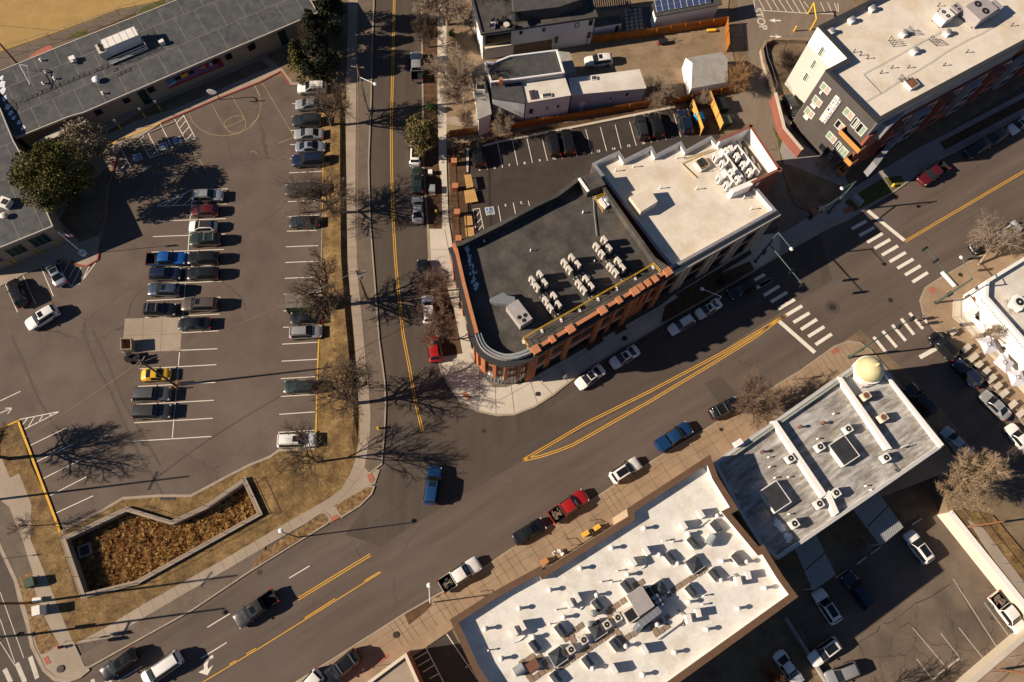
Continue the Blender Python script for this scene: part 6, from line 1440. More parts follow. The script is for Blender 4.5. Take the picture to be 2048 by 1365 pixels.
for x, y, lb in ((1515,395,'big dark glazed skylight on the middle of the old roof'),(980,755,'big dark glazed skylight half in the shade of the white roof')):
    c = P(kO(x, y), zFr+.9); t = thing('skylight', lb, 'skylight', (c.x, c.y, zFr), aO)
    MB().wallring([(-1.35,-1.6),(1.35,-1.6),(1.35,1.6),(-1.35,1.6)], [(-1.25,-1.5),(1.25,-1.5),(1.25,1.5),(-1.25,1.5)], 0, .9).build('curb', M['unit_white'], t, False, (0, 0, 0))
    m_ = MB(); m_.poly([(-1.25,-1.5,.86),(1.25,-1.5,.86),(1.25,1.5,.9),(-1.25,1.5,.9)]); m_.build('glazing', M['smoke'], t, False, (0, 0, 0))
for x, y in ((1190,205),(1370,175),(895,400)): pipe_vent(kO(x-10, y), zFr, .8, .13, 'rust-stained vent pipe on the old roof', 'rust-stained vents of the old roof', 'rust')
for x, y in ((940,520),(980,605),(1085,600),(1315,300),(1520,505),(1090,890),(1690,670),(1730,700),(1440,105),(930,445)): pipe_vent(kO(x, y), zFr, .5, .07, 'small white pipe on the old roof', 'small pipes of the old roof')
c = P(kO(690,335), zF+.6); m_ = MB().box((c.x, c.y, zF+.35), (1.1, .7, .7), aO); single('flue_box', m_, M['white_wall'], 'small white flue box on the greenish cornice of the old block', 'flue')
pipe_run('conduit', 'dark conduit bending over the lower edge of the old roof', [kO(*p) for p in ((1880,480),(1960,580),(1900,540))], zFr, .05, M['dark_metal'])
for x, y, lb in ((775,480,'rusty pipe stub just below the dome'),(1090,950,'white bracketed antenna frame near the lower right of the old roof')):
    c = P(kP(x, y), zFr+.7); t = thing('pipe_stand', lb, 'pipe stand', (c.x, c.y, zFr)); MB().tube((0, 0, 0), (0, 0, .8), .08, .08, 6).build('post', M['rust'] if 'rusty' in lb else M['white_metal'], t, False, (0, 0, 0)); MB().tube((-.5, -.2, .7), (.6, .25, .8), .06, .06, 6).build('arm', M['white_metal'], t, False, (0, 0, 0))
m_ = MB()
for x, y, s in ((990,950,.5),(1010,980,.7),(1035,1010,.5),(1075,1070,.7),(1080,1100,.5),(980,975,.4)):
    p = P(kO(x, y), zFr); m_.poly([(p.x+s*R_.uniform(.4, 1)*math.cos(i*.63), p.y+s*R_.uniform(.4, 1)*math.sin(i*.63), zFr+.012+R_.uniform(0, .01)) for i in range(10)])
o = single('snow_patch', m_, M['snow'], 'patches of old snow in the shade on the old roof', 'snow'); o['kind'] = 'stuff'

# --- school roof
kS = T1(0,0)
c = P(kS(930,290), zS+2.2); aS = SCH
t = thing('air_handler', 'long pale rooftop air handler with pipe rails on the school roof', 'air handler', (c.x, c.y, zS), aS)
MB().box((0, 0, 1.2), (5.4, 1.9, 1.8)).build('casing', M['unit_white'], t, False, (0, 0, 0)); MB().box((-3.2, 0, .9), (1.4, 1.9, 1.4)).build('fan_section', M['unit'], t, False, (0, 0, 0))
for x, y in ((-3.2, .42), (-3.2, -.42)): MB().lathe((x, y, 1.6), [(.38, 0), (.38, .2), (.3, .2), (0, .12)], 14).build('fan', M['fan'], t, True, (0, 0, 0), 40)
m_ = MB()
for k in range(5): m_.box((-2.0+k*1.05, 0, 2.115), (.04, 1.9, .02))
m_.build('seam', M['unit_grey'], t, False, (0, 0, 0)); m_ = MB()
for z in (.6, 1.1): m_.path([(-3.3, -2.3, z), (2.9, -2.3, z), (2.9, 1.2, z)], .04, 6)
for x in (-3.3, -2, -.7, .6, 1.9, 2.9): m_.tube((x, -2.3, .05), (x, -2.3, 1.1), .035, .035, 6)
m_.build('railing', M['steel'], t, False, (0, 0, 0)); MB().box((-.2, -2.05, .25), (6.3, .7, .08)).build('platform', M['steel'], t, False, (0, 0, 0))
c = P(kS(1255,320), zS+.7); m_ = MB().box((c.x, c.y, zS+.35), (.8, .6, .7), aS); single('control_cabinet', m_, M['unit_white'], 'small white cabinet right of the long air handler on the school roof', 'cabinet')
c = P(kS(560,455), zS+.6); t = thing('exhaust_fan', 'small white boxed exhaust on the left half of the school roof', 'exhaust fan', (c.x, c.y, zS), aS); MB().box((0, 0, .35), (.9, .8, .7)).build('box', M['unit_white'], t, False, (0, 0, 0)); MB().box((-.2, -.5, .5), (.4, .5, .25)).build('spout', M['unit_white'], t, False, (0, 0, 0))
c = P(kS(740,610), zS+.8); t = thing('exhaust_fan', 'round white dome fan on the school roof', 'exhaust fan', (c.x, c.y, zS)); MB().lathe((0, 0, 0), [(.35, 0), (.35, .4), (.58, .4), (.58, .6), (.35, .8), (0, .85)], 16).build('dome', M['white_metal'], t, True, (0, 0, 0), 40)
for x, y in ((345,552),(415,603),(330,640),(795,718),(310,460)): pipe_vent(kS(x, y), zS, .5, .13, 'stubby tan vent on the school roof', 'stubby vents of the school roof', 'unit')
t = thing('roof_frame', 'leaning steel pipe frame at the left end of the school roof', 'pipe frame', P(kS(190,580), zS)); L = [P(kS(*p), zS+1.4) for p in ((152,505),(235,660),(215,515))]
MB().path([L[0], L[1], L[2], L[0]], .05, 6).build('frame', M['steel'], t)
for p in L: MB().tube((p.x, p.y, zS), tuple(p), .04, .04, 6).build('leg', M['steel'], t)
pw = [(160,778),(195,775),(232,757),(272,745),(318,722),(345,715),(375,700),(415,685),(455,665),(480,655),(515,640),(555,625),(600,607),(640,590),(680,575),(738,552),(780,537),(825,520),(895,545),(925,580),(960,562),(1000,545),(85,795),(105,820),(115,850)]
for x, y in pw:
    c = P(kS(x, y), zS+.05); o = bpy.data.objects.new('walkway_pad', pad_me); COL.objects.link(o); o.location = (c.x, c.y, zS+.01); o.rotation_euler = (0, 0, aS); o.scale = (1.1, 1.1, 1)
    o.material_slots[0].link = 'OBJECT'; o.material_slots[0].material = M['shingle_dark']; tag(o, 'dark square walkway pad on the school roof', 'walkway pad', 'walkway pads of the school roof')
c = P(T1(0,330)(25,285), zL+.9); t = thing('rooftop_unit', 'white box unit on the roof of the school hall', 'rooftop unit', (c.x, c.y, zL), aS-.9); MB().box((0, 0, .45), (1.5, 1.4, .9)).build('casing', M['unit_white'], t, False, (0, 0, 0)); MB().box((.2, 0, .93), (.8, .8, .06)).build('fan', M['fan'], t, False, (0, 0, 0))
c = P(T1(0,330)(20,390), zL+.7); t = thing('exhaust_fan', 'round white fan at the left edge on the school hall roof', 'exhaust fan', (c.x, c.y, zL)); MB().lathe((0, 0, 0), [(.3, 0), (.3, .35), (.5, .35), (.5, .6), (.25, .75), (0, .78)], 14).build('dome', M['unit'], t, True, (0, 0, 0), 40)
m_ = MB()
for x, y, s in ((10,610,.5),(15,660,.7),(22,710,.6),(35,770,.5),(60,830,.6),(85,880,.5),(110,920,.5),(150,960,.5),(180,1000,.4)):
    p = P(kS(x, y), zS); m_.poly([(p.x+s*R_.uniform(.3, 1)*math.cos(i*.63), p.y+s*1.5*R_.uniform(.3, 1)*math.sin(i*.63), zS+.012+R_.uniform(0, .01)) for i in range(10)])
o = single('snow_patch', m_, M['snow'], 'old snow in the shaded gutter between the school wings', 'snow'); o['kind'] = 'stuff'
# --- restaurant roof
c = P((2008+0,640), 0); 
for px, lb in (((2040,604),'grey rooftop unit with round fan on the white restaurant'),):
    fan_box(px, zGr, 1.8, 1.6, 1.2, .9, lb, None, 'unit_white', 1, True, .2, 'rooftop_unit', 'rooftop unit')

# ---------------------------------------------------------------- trees
M['bark'] = noise_mat('grey_brown_bark', ((.055,.040,.029), (.10,.075,.055)), 2.5, fine=(9, .25))
M['bark_pale'] = noise_mat('pale_bark', ((.20,.155,.115), (.30,.235,.175)), 2.5, fine=(9, .2))
M['twig'] = noise_mat('brown_twigs', ((.075,.052,.037), (.125,.088,.062)), 1.5)
M['twig_pink'] = noise_mat('pinkish_twigs', ((.15,.095,.068), (.23,.155,.115)), 1.5)
M['twig_beige'] = noise_mat('beige_twigs', ((.27,.19,.115), (.38,.28,.175)), 1.5)
M['twig_pale'] = noise_mat('pale_twigs', ((.22,.165,.12), (.33,.26,.195)), 1.5)
M['twig_gold'] = noise_mat('golden_twigs', ((.24,.125,.05), (.36,.20,.09)), 1.5)
M['twig_dark'] = noise_mat('dark_twigs', ((.035,.026,.022), (.06,.045,.037)), 1.5)
M['twig_rust'] = noise_mat('rust_twigs', ((.20,.075,.035), (.30,.13,.07)), 1.5)
class Branches:
    def __init__(s, rnd): s.r = rnd; s.thick = MB(); s.thin = MB()
    def seg(s, mb, pts, r0, r1, n):
        b = len(mb.v); k = len(pts); u = None
        for i, p in enumerate(pts):
            d = (pts[min(i+1, k-1)] - pts[max(i-1, 0)]).normalized()
            u = d.orthogonal().normalized() if u is None else (u - d*u.dot(d)).normalized()
            w = d.cross(u); r = r0 + (r1-r0)*i/(k-1)
            for j in range(n):
                a = 2*math.pi*j/n; mb.v.append(tuple(p + u*(r*math.cos(a)) + w*(r*math.sin(a))))
        for i in range(k-1):
            for j in range(n):
                q = (j+1) % n; o = b + i*n; mb.f.append((o+j, o+q, o+n+q, o+n+j)); mb.m.append(0)
    def grow(s, p, d, L, r, lv, cfg):
        rnd = s.r; k = 5 if lv <= 1 else (4 if lv == 2 else 3); pts = [p.copy()]; dd = d.copy(); q = p.copy()
        wob = cfg['wob']*(1 if lv else .35)
        for i in range(k-1):
            dd = (dd + Vector((rnd.gauss(0, wob), rnd.gauss(0, wob), rnd.gauss(0, wob) + cfg['up']*(1 if lv > 0 else 0)))).normalized()
            q = q + dd*(L/(k-1)); pts.append(q.copy())
        last = lv >= cfg['lv']
        r = max(r, (.026 if lv < 3 else .019 if lv == 3 else .014)); s.seg(s.thin if lv >= 3 else s.thick, pts, r, r*(.35 if last else .55), 3 if lv >= 3 else (5 if lv >= 1 else 8))
        if last: return
        n = cfg['n'][lv]
        for i in range(n):
            t = (cfg['t0'] if lv == 0 else .22) + (1 - (cfg['t0'] if lv == 0 else .22))*(i+rnd.random())/n; f = t*(k-1); a = min(int(f), k-2); u = f-a
            bp = pts[a].lerp(pts[a+1], u); ax = (pts[a+1]-pts[a]).normalized()
            side = ax.orthogonal().normalized(); side.rotate(Matrix.Rotation(i*2.4 + rnd.uniform(-.6, .6), 3, ax))
            an = math.radians(rnd.uniform(*cfg['ang'])) * (1 if lv else cfg.get('a0', 1))
            nd = (ax*math.cos(an) + side*math.sin(an)).normalized()
            s.grow(bp, nd, L*cfg['len'][lv]*rnd.uniform(.75, 1.15)*(1 - .3*t if lv else 1), r*.58*(1-.3*t), lv+1, cfg)
TREES = {}
CFG = {
 'spread': dict(lv=4, n=(9, 7, 7, 8), len=(1.0, .62, .60, .62), ang=(28, 58), wob=.11, up=.07, t0=.42, trunk=.36, r=.24),
 'spread2': dict(lv=4, n=(9, 8, 7, 8), len=(1.05, .60, .60, .62), ang=(32, 62), wob=.12, up=.05, t0=.38, trunk=.36, r=.22),
 'street': dict(lv=4, n=(11, 9, 8, 8), len=(.98, .56, .58, .62), ang=(24, 48), wob=.08, up=.10, t0=.38, trunk=.36, r=.13),
 'dense': dict(lv=4, n=(14, 10, 9, 8), len=(1.0, .55, .55, .6), ang=(26, 56), wob=.09, up=.07, t0=.22, trunk=.38, r=.2),
 'thin': dict(lv=4, n=(7, 7, 6, 7), len=(.9, .62, .6, .6), ang=(22, 48), wob=.11, up=.09, t0=.35, trunk=.42, r=.13),
 'shrub': dict(lv=3, n=(30, 12, 12), len=(1.5, .6, .6), ang=(14, 62), wob=.08, up=.08, t0=.05, trunk=.30, r=.05),
}
def bare_tree(kind, seed, base, h, label, mat='twig', bark='bark', spread=1.0, group=None, lean=None, cat='tree', name='bare_tree', rz=0.0, z=.1):
    key = (kind, seed, mat, bark)
    if key not in TREES:
        cfg = CFG[kind]; B = Branches(random.Random(seed))
        B.grow(Vector((0, 0, 0)), Vector((0, 0, 1)), cfg['trunk']*10, cfg['r'], 0, cfg)
        zs = sorted(v[2] for v in B.thin.v); top = zs[int(len(zs)*.985)]; k = 10/top
        for mb in (B.thick, B.thin): mb.v = [(x*k, y*k, z*k) for x, y, z in mb.v]
        rr = sorted(math.hypot(v[0], v[1]) for v in B.thin.v); TREES[key] = [B, None, rr[int(len(rr)*.95)]]
    B, mes, rad = TREES[key]
    p = P(base, z); t = thing(name, label, cat, (p.x, p.y, z-.05), rz, group); sc = h/10
    t.scale = (sc*spread, sc*spread, sc)
    if lean: t.rotation_euler = (lean[0], lean[1], rz)
    if mes is None:
        o1 = B.thick.build('trunk', M[bark], t, True, (0, 0, 0)); o2 = B.thin.build('crown', M[mat], t, True, (0, 0, 0)); TREES[key][1] = (o1.data, o2.data)
    else:
        for nm, me in zip(('trunk', 'crown'), mes): o = bpy.data.objects.new(nm, me); COL.objects.link(o); o.parent = t
    return t
GV = 'bare trees on the grassy verge of the school lot'
bare_tree('spread', 3, (664,253), 8.6, 'large bare tree at the top of the school verge, its branches over parked cars', group=GV, spread=.95)
bare_tree('spread2', 5, (665,427), 8.6, 'large bare tree on the school verge beside the charcoal sedan', group=GV, rz=1.0)
bare_tree('spread', 8, (668,612), 10.0, 'large bare tree on the school verge next to the green storage container', group=GV, rz=2.2, spread=.95)
bare_tree('spread2', 12, (706,808), 10.5, 'broadest bare tree of the verge, its shadow reaching the rounded street corner', group=GV, rz=.4, spread=1.05)
bare_tree('thin', 21, (634,925), 10.5, 'slender bare tree on the curved lawn below the white sport utility', group=GV, rz=1.2, spread=1.0)
bare_tree('street', 31, (873,600), 7.2, 'pink-brown bare street tree hiding the tail of a black car', 'twig_pink', spread=.95)
bare_tree('street', 32, (877,684), 7.6, 'pink-brown bare street tree beside the red hatchback', 'twig_pink', spread=1.1, rz=1)
bare_tree('dense', 41, (1492,826), 8.2, 'bare brown tree on the south sidewalk shading the old grey roof', 'twig_pink', spread=.92, rz=2)
bare_tree('dense', 45, (1893,972), 9.0, 'big dense beige tree crown behind the old block', 'twig_beige', 'bark_pale', spread=1.12)
bare_tree('spread2', 52, (1957,530), 7.5, 'leaning bare street tree beside the parked cars at the right edge', 'twig_pale', 'bark_pale', spread=.95, lean=(-.3, .55), rz=.6)
bare_tree('spread', 55, (1944,676), 6.0, 'bare tree in the patio reaching over the white restaurant wall', 'twig_pale', 'bark_pale', lean=(0, .5), spread=1.1)
bare_tree('spread2', 58, (18,918), 8.6, 'bare tree by the yellow kerb at the left edge', rz=.8)
bare_tree('thin', 61, (75,1052), 4.6, 'small thin bare tree on the lower left lawn', rz=2, spread=1.1)
bare_tree('dense', 63, (918,205), 9.5, 'pale-barked bare tree in front of the old brick houses', 'twig_pale', 'bark_pale', spread=1.15, rz=.5)
bare_tree('dense', 66, (895,50), 9.5, 'big pale bare tree at the top beside the dark-roofed house', 'twig_pale', 'bark_pale', spread=1.25, rz=1.4)
bare_tree('dense', 64, (858,95), 6.0, 'dense dark bare tree overhanging the street above the pale pickup', 'twig', spread=.9, rz=.9)
bare_tree('dense', 63, (1003,262), 4.8, 'small pale bare tree against the brownish-roofed old house', 'twig_pale', 'bark_pale', spread=1.1, rz=2.9)
bare_tree('dense', 67, (935,255), 3.6, 'small bare tree by the curved garden path', 'twig_pink', spread=.9, rz=2.4)
bare_tree('shrub', 71, (1312,205), 4.2, 'tangled bare shrub left of the white shed', 'twig_pale', 'bark_pale', spread=1.2, name='bare_shrub', cat='shrub', z=.1)
bare_tree('shrub', 72, (1465,176), 4.6, 'golden brown bare shrub right of the white shed', 'twig_gold', 'bark_pale', spread=1.1, name='bare_shrub', cat='shrub', z=.1)
bare_tree('shrub', 73, (1405,205), 2.2, 'low bare shrub behind the wooden bin enclosure', 'twig_pale', 'bark_pale', spread=1.3, name='bare_shrub', cat='shrub', z=.1)
bare_tree('shrub', 74, (1535,1352), 3.0, 'rusty red bare shrub beside the white sedan', 'twig_rust', 'bark', spread=1.1, name='bare_shrub', cat='shrub', z=ZLOT)
bare_tree('thin', 75, (1720,1385), 7.5, 'bare tree at the lower edge of the back lot', rz=1.0, z=ZLOT)
bare_tree('thin', 76, (1612,395), 4.5, 'left one of two young bare trees in the shaded bed by the apartments', 'twig_pale', 'bark_pale')
bare_tree('thin', 77, (1638,350), 4.2, 'right one of two young bare trees in the shaded bed by the apartments', 'twig_pale', 'bark_pale', rz=2)
bare_tree('shrub', 78, (1570,135), 3.2, 'bare bush in the shaded yard beside the pale apartment wall', 'twig_dark', 'bark', spread=1.3, name='bare_shrub', cat='shrub', z=.1)
bare_tree('shrub', 79, (1716,1090), 1.6, 'small sprawling shrub between the two lean-to roofs', 'twig_pale', 'bark_pale', spread=1.5, name='bare_shrub', cat='shrub', z=ZLOT)
bare_tree('shrub', 80, (1440,568), 1.1, 'low dark shrub in the shaded bed along the avenue', 'twig_dark', 'bark', spread=1.7, name='bare_shrub', cat='shrub', z=.2)
bare_tree('dense', 81, (641,120), 7.5, 'bare brown tree tangled with the evergreens at the end of the school', 'twig', spread=.8, rz=2.1)
bare_tree('shrub', 83, (958,690), .01+.5, 'tiny dry shrub against the brick wall', 'twig', name='bare_shrub', cat='shrub', z=.2)

# evergreens: leaf sprays spread through the crown
def leaf_mat(name, a, b, c):
    m = noise_mat(name, (a, b, c), .9, .75, fine=(7, .3), detail=5); return m
M['juniper'] = leaf_mat('juniper_sprays', (.045,.048,.012), (.10,.092,.022), (.16,.135,.035))
M['olive'] = leaf_mat('olive_sprays', (.085,.07,.025), (.15,.12,.045), (.21,.165,.07))
M['spruce'] = leaf_mat('spruce_sprays', (.014,.020,.011), (.030,.036,.017), (.055,.058,.026))
M['sage'] = leaf_mat('grey_green_sprays', (.13,.10,.065), (.20,.16,.105), (.27,.215,.15))
M['shrubgreen'] = leaf_mat('garden_green', (.02,.05,.012), (.05,.09,.02), (.08,.13,.03))
def leafy(kind, base, h, rad, label, mat, seed, n, leaf, cat='tree', name='evergreen_tree', z=KH, shape='round', off=(0, 0)):
    rnd = random.Random(seed); p = P(base, z); t = thing(name, label, cat, (p.x, p.y, z-.05))
    MB().tube((0, 0, 0), (off[0]*.7, off[1]*.7, h*.72), max(.06, h*.022), .04, 7).build('trunk', M['bark'], t, True, (0, 0, 0))
    blobs = []
    if shape == 'cone':
        for i in range(26):
            f = rnd.random()**.8; zz = h*(.12+.82*f); rr = rad*(1-f*.88); a = rnd.uniform(0, 6.28); q = rr*rnd.uniform(.3, .85)
            blobs.append((q*math.cos(a), q*math.sin(a), zz, rr*.42+.15))
    else:
        for i in range(30):
            a = rnd.uniform(0, 6.28); f = rnd.uniform(-1, 1); q = math.sqrt(max(0, 1-f*f))*rnd.uniform(.35, .9)
            blobs.append((rad*q*math.cos(a)+off[0], rad*q*math.sin(a)+off[1], h*(.56+.36*f), rad*rnd.uniform(.22, .40)))
    m_ = MB()
    for k in range(n):
        bx, by, bz, br = blobs[rnd.randrange(len(blobs))]
        d = Vector((rnd.gauss(0, 1), rnd.gauss(0, 1), rnd.gauss(0, 1))).normalized(); r_ = br*rnd.random()**.35
        c = Vector((bx, by, bz)) + d*r_
        if c.z < .25: continue
        ax = (d + Vector((rnd.gauss(0, .6), rnd.gauss(0, .6), rnd.gauss(0, .6)+.25))).normalized(); sd = ax.orthogonal().normalized(); sd.rotate(Matrix.Rotation(rnd.uniform(0, 6.28), 3, ax))
        L = leaf*rnd.uniform(.6, 1.4); w = L*.32
        m_.poly([tuple(c - ax*L*.5), tuple(c + sd*w), tuple(c + ax*L*.6), tuple(c - sd*w)])
    m_.build('crown', M[mat], t, False, (0, 0, 0)); return t
leafy('j', (160,398), 10.8, 5.6, 'big olive-gold juniper standing over the school hall roof', 'juniper', 1, 19000, .30, off=(-1.2, .3))
leafy('s', (196,312), 7.4, 3.6, 'grey-green feathery evergreen beside the big juniper at the school', 'sage', 2, 6500, .26)
leafy('o', (846,302), 7.5, 3.0, 'olive-brown evergreen on the street verge above the parked cars', 'olive', 3, 8000, .27)
leafy('c', (602,137), 6.5, 2.3, 'leftmost small evergreen at the end of the school wing', 'juniper', 4, 3600, .32, shape='cone')
leafy('c', (650,140), 11.0, 3.6, 'tall dark spruce nearest the street below the school roof corner', 'spruce', 5, 12000, .30, shape='cone')
leafy('c', (668,60), 11.5, 3.6, 'tall dark spruce at the top of the verge', 'spruce', 6, 12000, .30, shape='cone')
leafy('c', (636,95), 9.0, 2.8, 'medium spruce against the corner of the school roof', 'spruce', 7, 9000, .28, shape='cone')
leafy('c', (690,-35), 12.0, 3.8, 'spruce crown cut by the top edge beside the sidewalk', 'spruce', 8, 7000, .38, shape='cone')
leafy('c', (622,165), 5.5, 2.0, 'small spruce above the white sport utility', 'spruce', 9, 3200, .3, shape='cone')
leafy('b', (904,73), 1.4, .7, 'small green garden bush by the top sidewalk', 'shrubgreen', 10, 500, .2, 'shrub', 'garden_bush', .1)
leafy('b', (862,222), 1.6, .9, 'small green bush beside the olive-brown evergreen', 'shrubgreen', 11, 600, .22, 'shrub', 'garden_bush', .1)
# dry ornamental grasses of the detention basin
rnd = random.Random(5); m_ = MB(); inn = inset(ccw([(p.x, p.y) for p in PP(BAS)]), .7)
def inside(p, poly):
    c = False
    for i in range(len(poly)):
        a, b = poly[i-1], poly[i]
        if (a[1] > p[1]) != (b[1] > p[1]) and p[0] < (b[0]-a[0])*(p[1]-a[1])/(b[1]-a[1]) + a[0]: c = not c
    return c
x0 = min(p[0] for p in inn); x1 = max(p[0] for p in inn); y0 = min(p[1] for p in inn); y1 = max(p[1] for p in inn); cnt = 0
while cnt < 950:
    q = (rnd.uniform(x0, x1), rnd.uniform(y0, y1))
    if not inside(q, inn): continue
    f = (q[0]-x0)/(x1-x0)
    if f < .16 and rnd.random() < .75: cnt += 1; continue
    cnt += 1; s_ = rnd.uniform(.5, 1.0)*(1.15 if .25 < f < .85 else .7); la = rnd.uniform(0, 6.28); lx, ly = .5*math.cos(la), .5*math.sin(la); mi = 1 if rnd.random() < (.3+.4*f) else 0
    for k in range(26):
        a = rnd.uniform(0, 6.28); L = s_*rnd.uniform(.5, 1.1); e = Vector((math.cos(a)*.75+lx, math.sin(a)*.75+ly, rnd.uniform(.5, 1.1))).normalized()*L; sd = Vector((-math.sin(a), math.cos(a), 0))*.035
        b = Vector((q[0]+rnd.gauss(0, .08), q[1]+rnd.gauss(0, .08), ZB)); md = b + e*.55; tp = b + e - Vector((0, 0, .12*L))
        m_.poly([tuple(b-sd), tuple(b+sd), tuple(md+sd), tuple(md-sd)], mi); m_.poly([tuple(md-sd), tuple(md+sd), tuple(tp)], mi)
o = single('dry_grass', m_, [noise_mat('rust_grass_blades', ((.23,.105,.03), (.36,.18,.06)), 1.2), noise_mat('straw_grass_blades', ((.40,.235,.075), (.52,.33,.13)), 1.2)], 'tall dry golden grasses filling the walled detention basin', 'dry grass'); o['kind'] = 'stuff'

# ---------------------------------------------------------------- basin wall, retaining walls, fences
def wall_line(name, label, px, z0, z1, w, mat, cat, cap=None, zp=0.0, cw=.05, ch=.08, group=None):
    ln = [V2(p) for p in PP(px, zp)]; a, b = offset_line(ln, w/2), offset_line(ln, -w/2); t = thing(name, label, cat, (ln[0].x, ln[0].y, z0), 0, group); m_ = MB()
    for i in range(len(a)-1): m_.prism([b[i], b[i+1], a[i+1], a[i]], z0, z1, 0, True, True)
    m_.build('body' if cap else 'wall', mat, t)
    if cap:
        a, b = offset_line(ln, w/2+cw), offset_line(ln, -w/2-cw); m_ = MB()
        for i in range(len(a)-1): m_.prism([b[i], b[i+1], a[i+1], a[i]], z1, z1+ch, 0, True, True)
        m_.build('cap', cap, t)
    return t
M['basin_wall'] = noise_mat('tan_basin_concrete', ((.25,.185,.135), (.34,.26,.195)), .8, fine=(6, .12))
bas = ccw([(p.x, p.y) for p in basw]); t = thing('basin_wall', 'tan concrete retaining wall round the sunken bed of dry grasses', 'retaining wall', cen(bas))
MB().wallring(inset(bas, -.05), inset(bas, .45), ZB, .42).build('wall', M['basin_wall'], t)
MB().wallring(inset(bas, -.10), inset(bas, .50), .42, .5).build('cap', M['walk'], t)
t = thing('iron_fence', 'low black iron fence standing on the wall of the sunken bed', 'fence', cen(bas)); fl2 = inset(bas, .12); m_ = MB(); z_ = .5
for i in range(len(fl2)):
    a, b = fl2[i-1], fl2[i]
    for z in (.75, 1.45): m_.tube((a.x, a.y, z), (b.x, b.y, z), .025, .025, 4)
m_.build('rail', M['black_metal'], t)
for i in range(len(fl2)):
    a, b = fl2[i-1], fl2[i]; n_ = max(2, round((b-a).length/2.4))
    for k in range(n_): p = a.lerp(b, k/n_); MB().tube((p.x, p.y, .5), (p.x, p.y, 1.5), .035, .035, 4).build('post', M['black_metal'], t)
c = P((169,1101), ZB+.4); t = thing('drain_box', 'square concrete drain with dark grate in the corner of the sunken bed', 'drain', (c.x, c.y, ZB), .35)
MB().wallring([(-.8,-.8),(.8,-.8),(.8,.8),(-.8,.8)], [(-.6,-.6),(.6,-.6),(.6,.6),(-.6,.6)], 0, .4).build('curb', M['walk'], t, False, (0, 0, 0)); MB().poly([(-.6,-.6,.33),(.6,-.6,.33),(.6,.6,.33),(-.6,.6,.33)]).build('grate', M['iron'], t, False, (0, 0, 0))
wall_line('retaining_wall', 'long white-topped retaining wall along the right side of the back lot', [(1897,1024),(2075,1246)], ZLOT, .25, .75, M['cream'], 'retaining wall', M['white_wall'])
wall_line('retaining_wall', 'pale retaining wall across the lower right corner behind the wheel stops', [(2078,1248),(1938,1368),(1870,1428)], ZLOT, .15, .55, M['cream'], 'retaining wall', M['walk_pale'])
wall_line('low_wall', 'low grey wall between the back lot and the strip behind the white-roofed building', [(1570,1235),(1640,1345),(1700,1440)], ZLOT, ZLOT+.9, .3, M['walk_grey'], 'wall', None, ZLOT+.5)
def chain_fence(label, px, h, zp, z0):
    ln = [V2(p) for p in PP(px, zp)]; t = thing('chain_fence', label, 'fence', (ln[0].x, ln[0].y, z0)); m_ = MB()
    for a, b in zip(ln, ln[1:]):
        for z in (h,): m_.tube((a.x, a.y, z0+z), (b.x, b.y, z0+z), .03, .03, 4)
    m_.build('rail', M['steel'], t)
    for a, b in zip(ln, ln[1:]):
        n_ = max(1, round((b-a).length/3))
        for k in range(n_+1): p = a.lerp(b, k/n_); MB().tube((p.x, p.y, z0), (p.x, p.y, z0+h), .035, .035, 4).build('post', M['steel'], t)
chain_fence('thin wire fence on posts beside the long white retaining wall', [(1910,1020),(2090,1245)], 1.5, .2, .2)
chain_fence('thin wire fence on posts over the lower right retaining wall', [(2085,1255),(1948,1376)], 1.5, .2, .2)
chain_fence('wire fence along the dry playing field behind the school', [(-20,118),(103,80),(240,32),(345,-4)], 1.6, .1, .06)
def board_fence(label, px, h, mat='fence_wood', post=True, z0=.08, name='wooden_fence', group=None):
    ln = [V2(p) for p in PP(px, z0)]; t = thing(name, label, 'fence', (ln[0].x, ln[0].y, z0), 0, group)
    for a, b in zip(ln, ln[1:]):
        m_ = MB(); d = (b-a); L_ = d.length; d.normalize(); n = Vector((-d.y, d.x)); x = 0
        while x < L_-.02:
            w = min(.16, L_-x); dz = R_.uniform(-.02, .02); o_ = .006*(int(x/.17) % 2); m_.prism([a+d*x+n*o_, a+d*(x+w-.012)+n*o_, a+d*(x+w-.012)+n*(.035+o_), a+d*x+n*(.035+o_)], z0, z0+h+dz); x += .17
        m_.build('boards', M[mat], t); m_ = MB()
        for z in (.35, h-.3): m_.prism([a-n*.05, b-n*.05, b-n*.004, a-n*.004], z0+z, z0+z+.09, 0, True, True)
        m_.build('rail', M[mat], t)
        n_ = max(1, round(L_/2.4))
        for k in range(n_+1): p = a.lerp(b, k/n_) - n*.1; MB().box((p.x, p.y, z0+h/2+.03), (.1, .1, h+.1), math.atan2(d.y, d.x)).build('post', M[mat], t)
    return t
board_fence('orange-brown board fence between the dark-roofed house and the dirt yard', [(1023,108),(1120,95),(1225,82),(1310,72),(1450,50)], 1.9)
board_fence('short orange board fence closing the right end of the dirt yard', [(1450,50),(1453,105)], 1.9)
board_fence('long brown board fence between the old houses and the small parking lot', [(900,274),(1028,258),(1141,240),(1285,216),(1380,202),(1466,184)], 1.7)
board_fence('bright pine screen on the left of the bin enclosure', [(1381,215),(1401,271)], 2.0, 'pine')
board_fence('bright pine screen on the right of the bin enclosure', [(1415,198),(1440,262)], 2.0, 'pine')
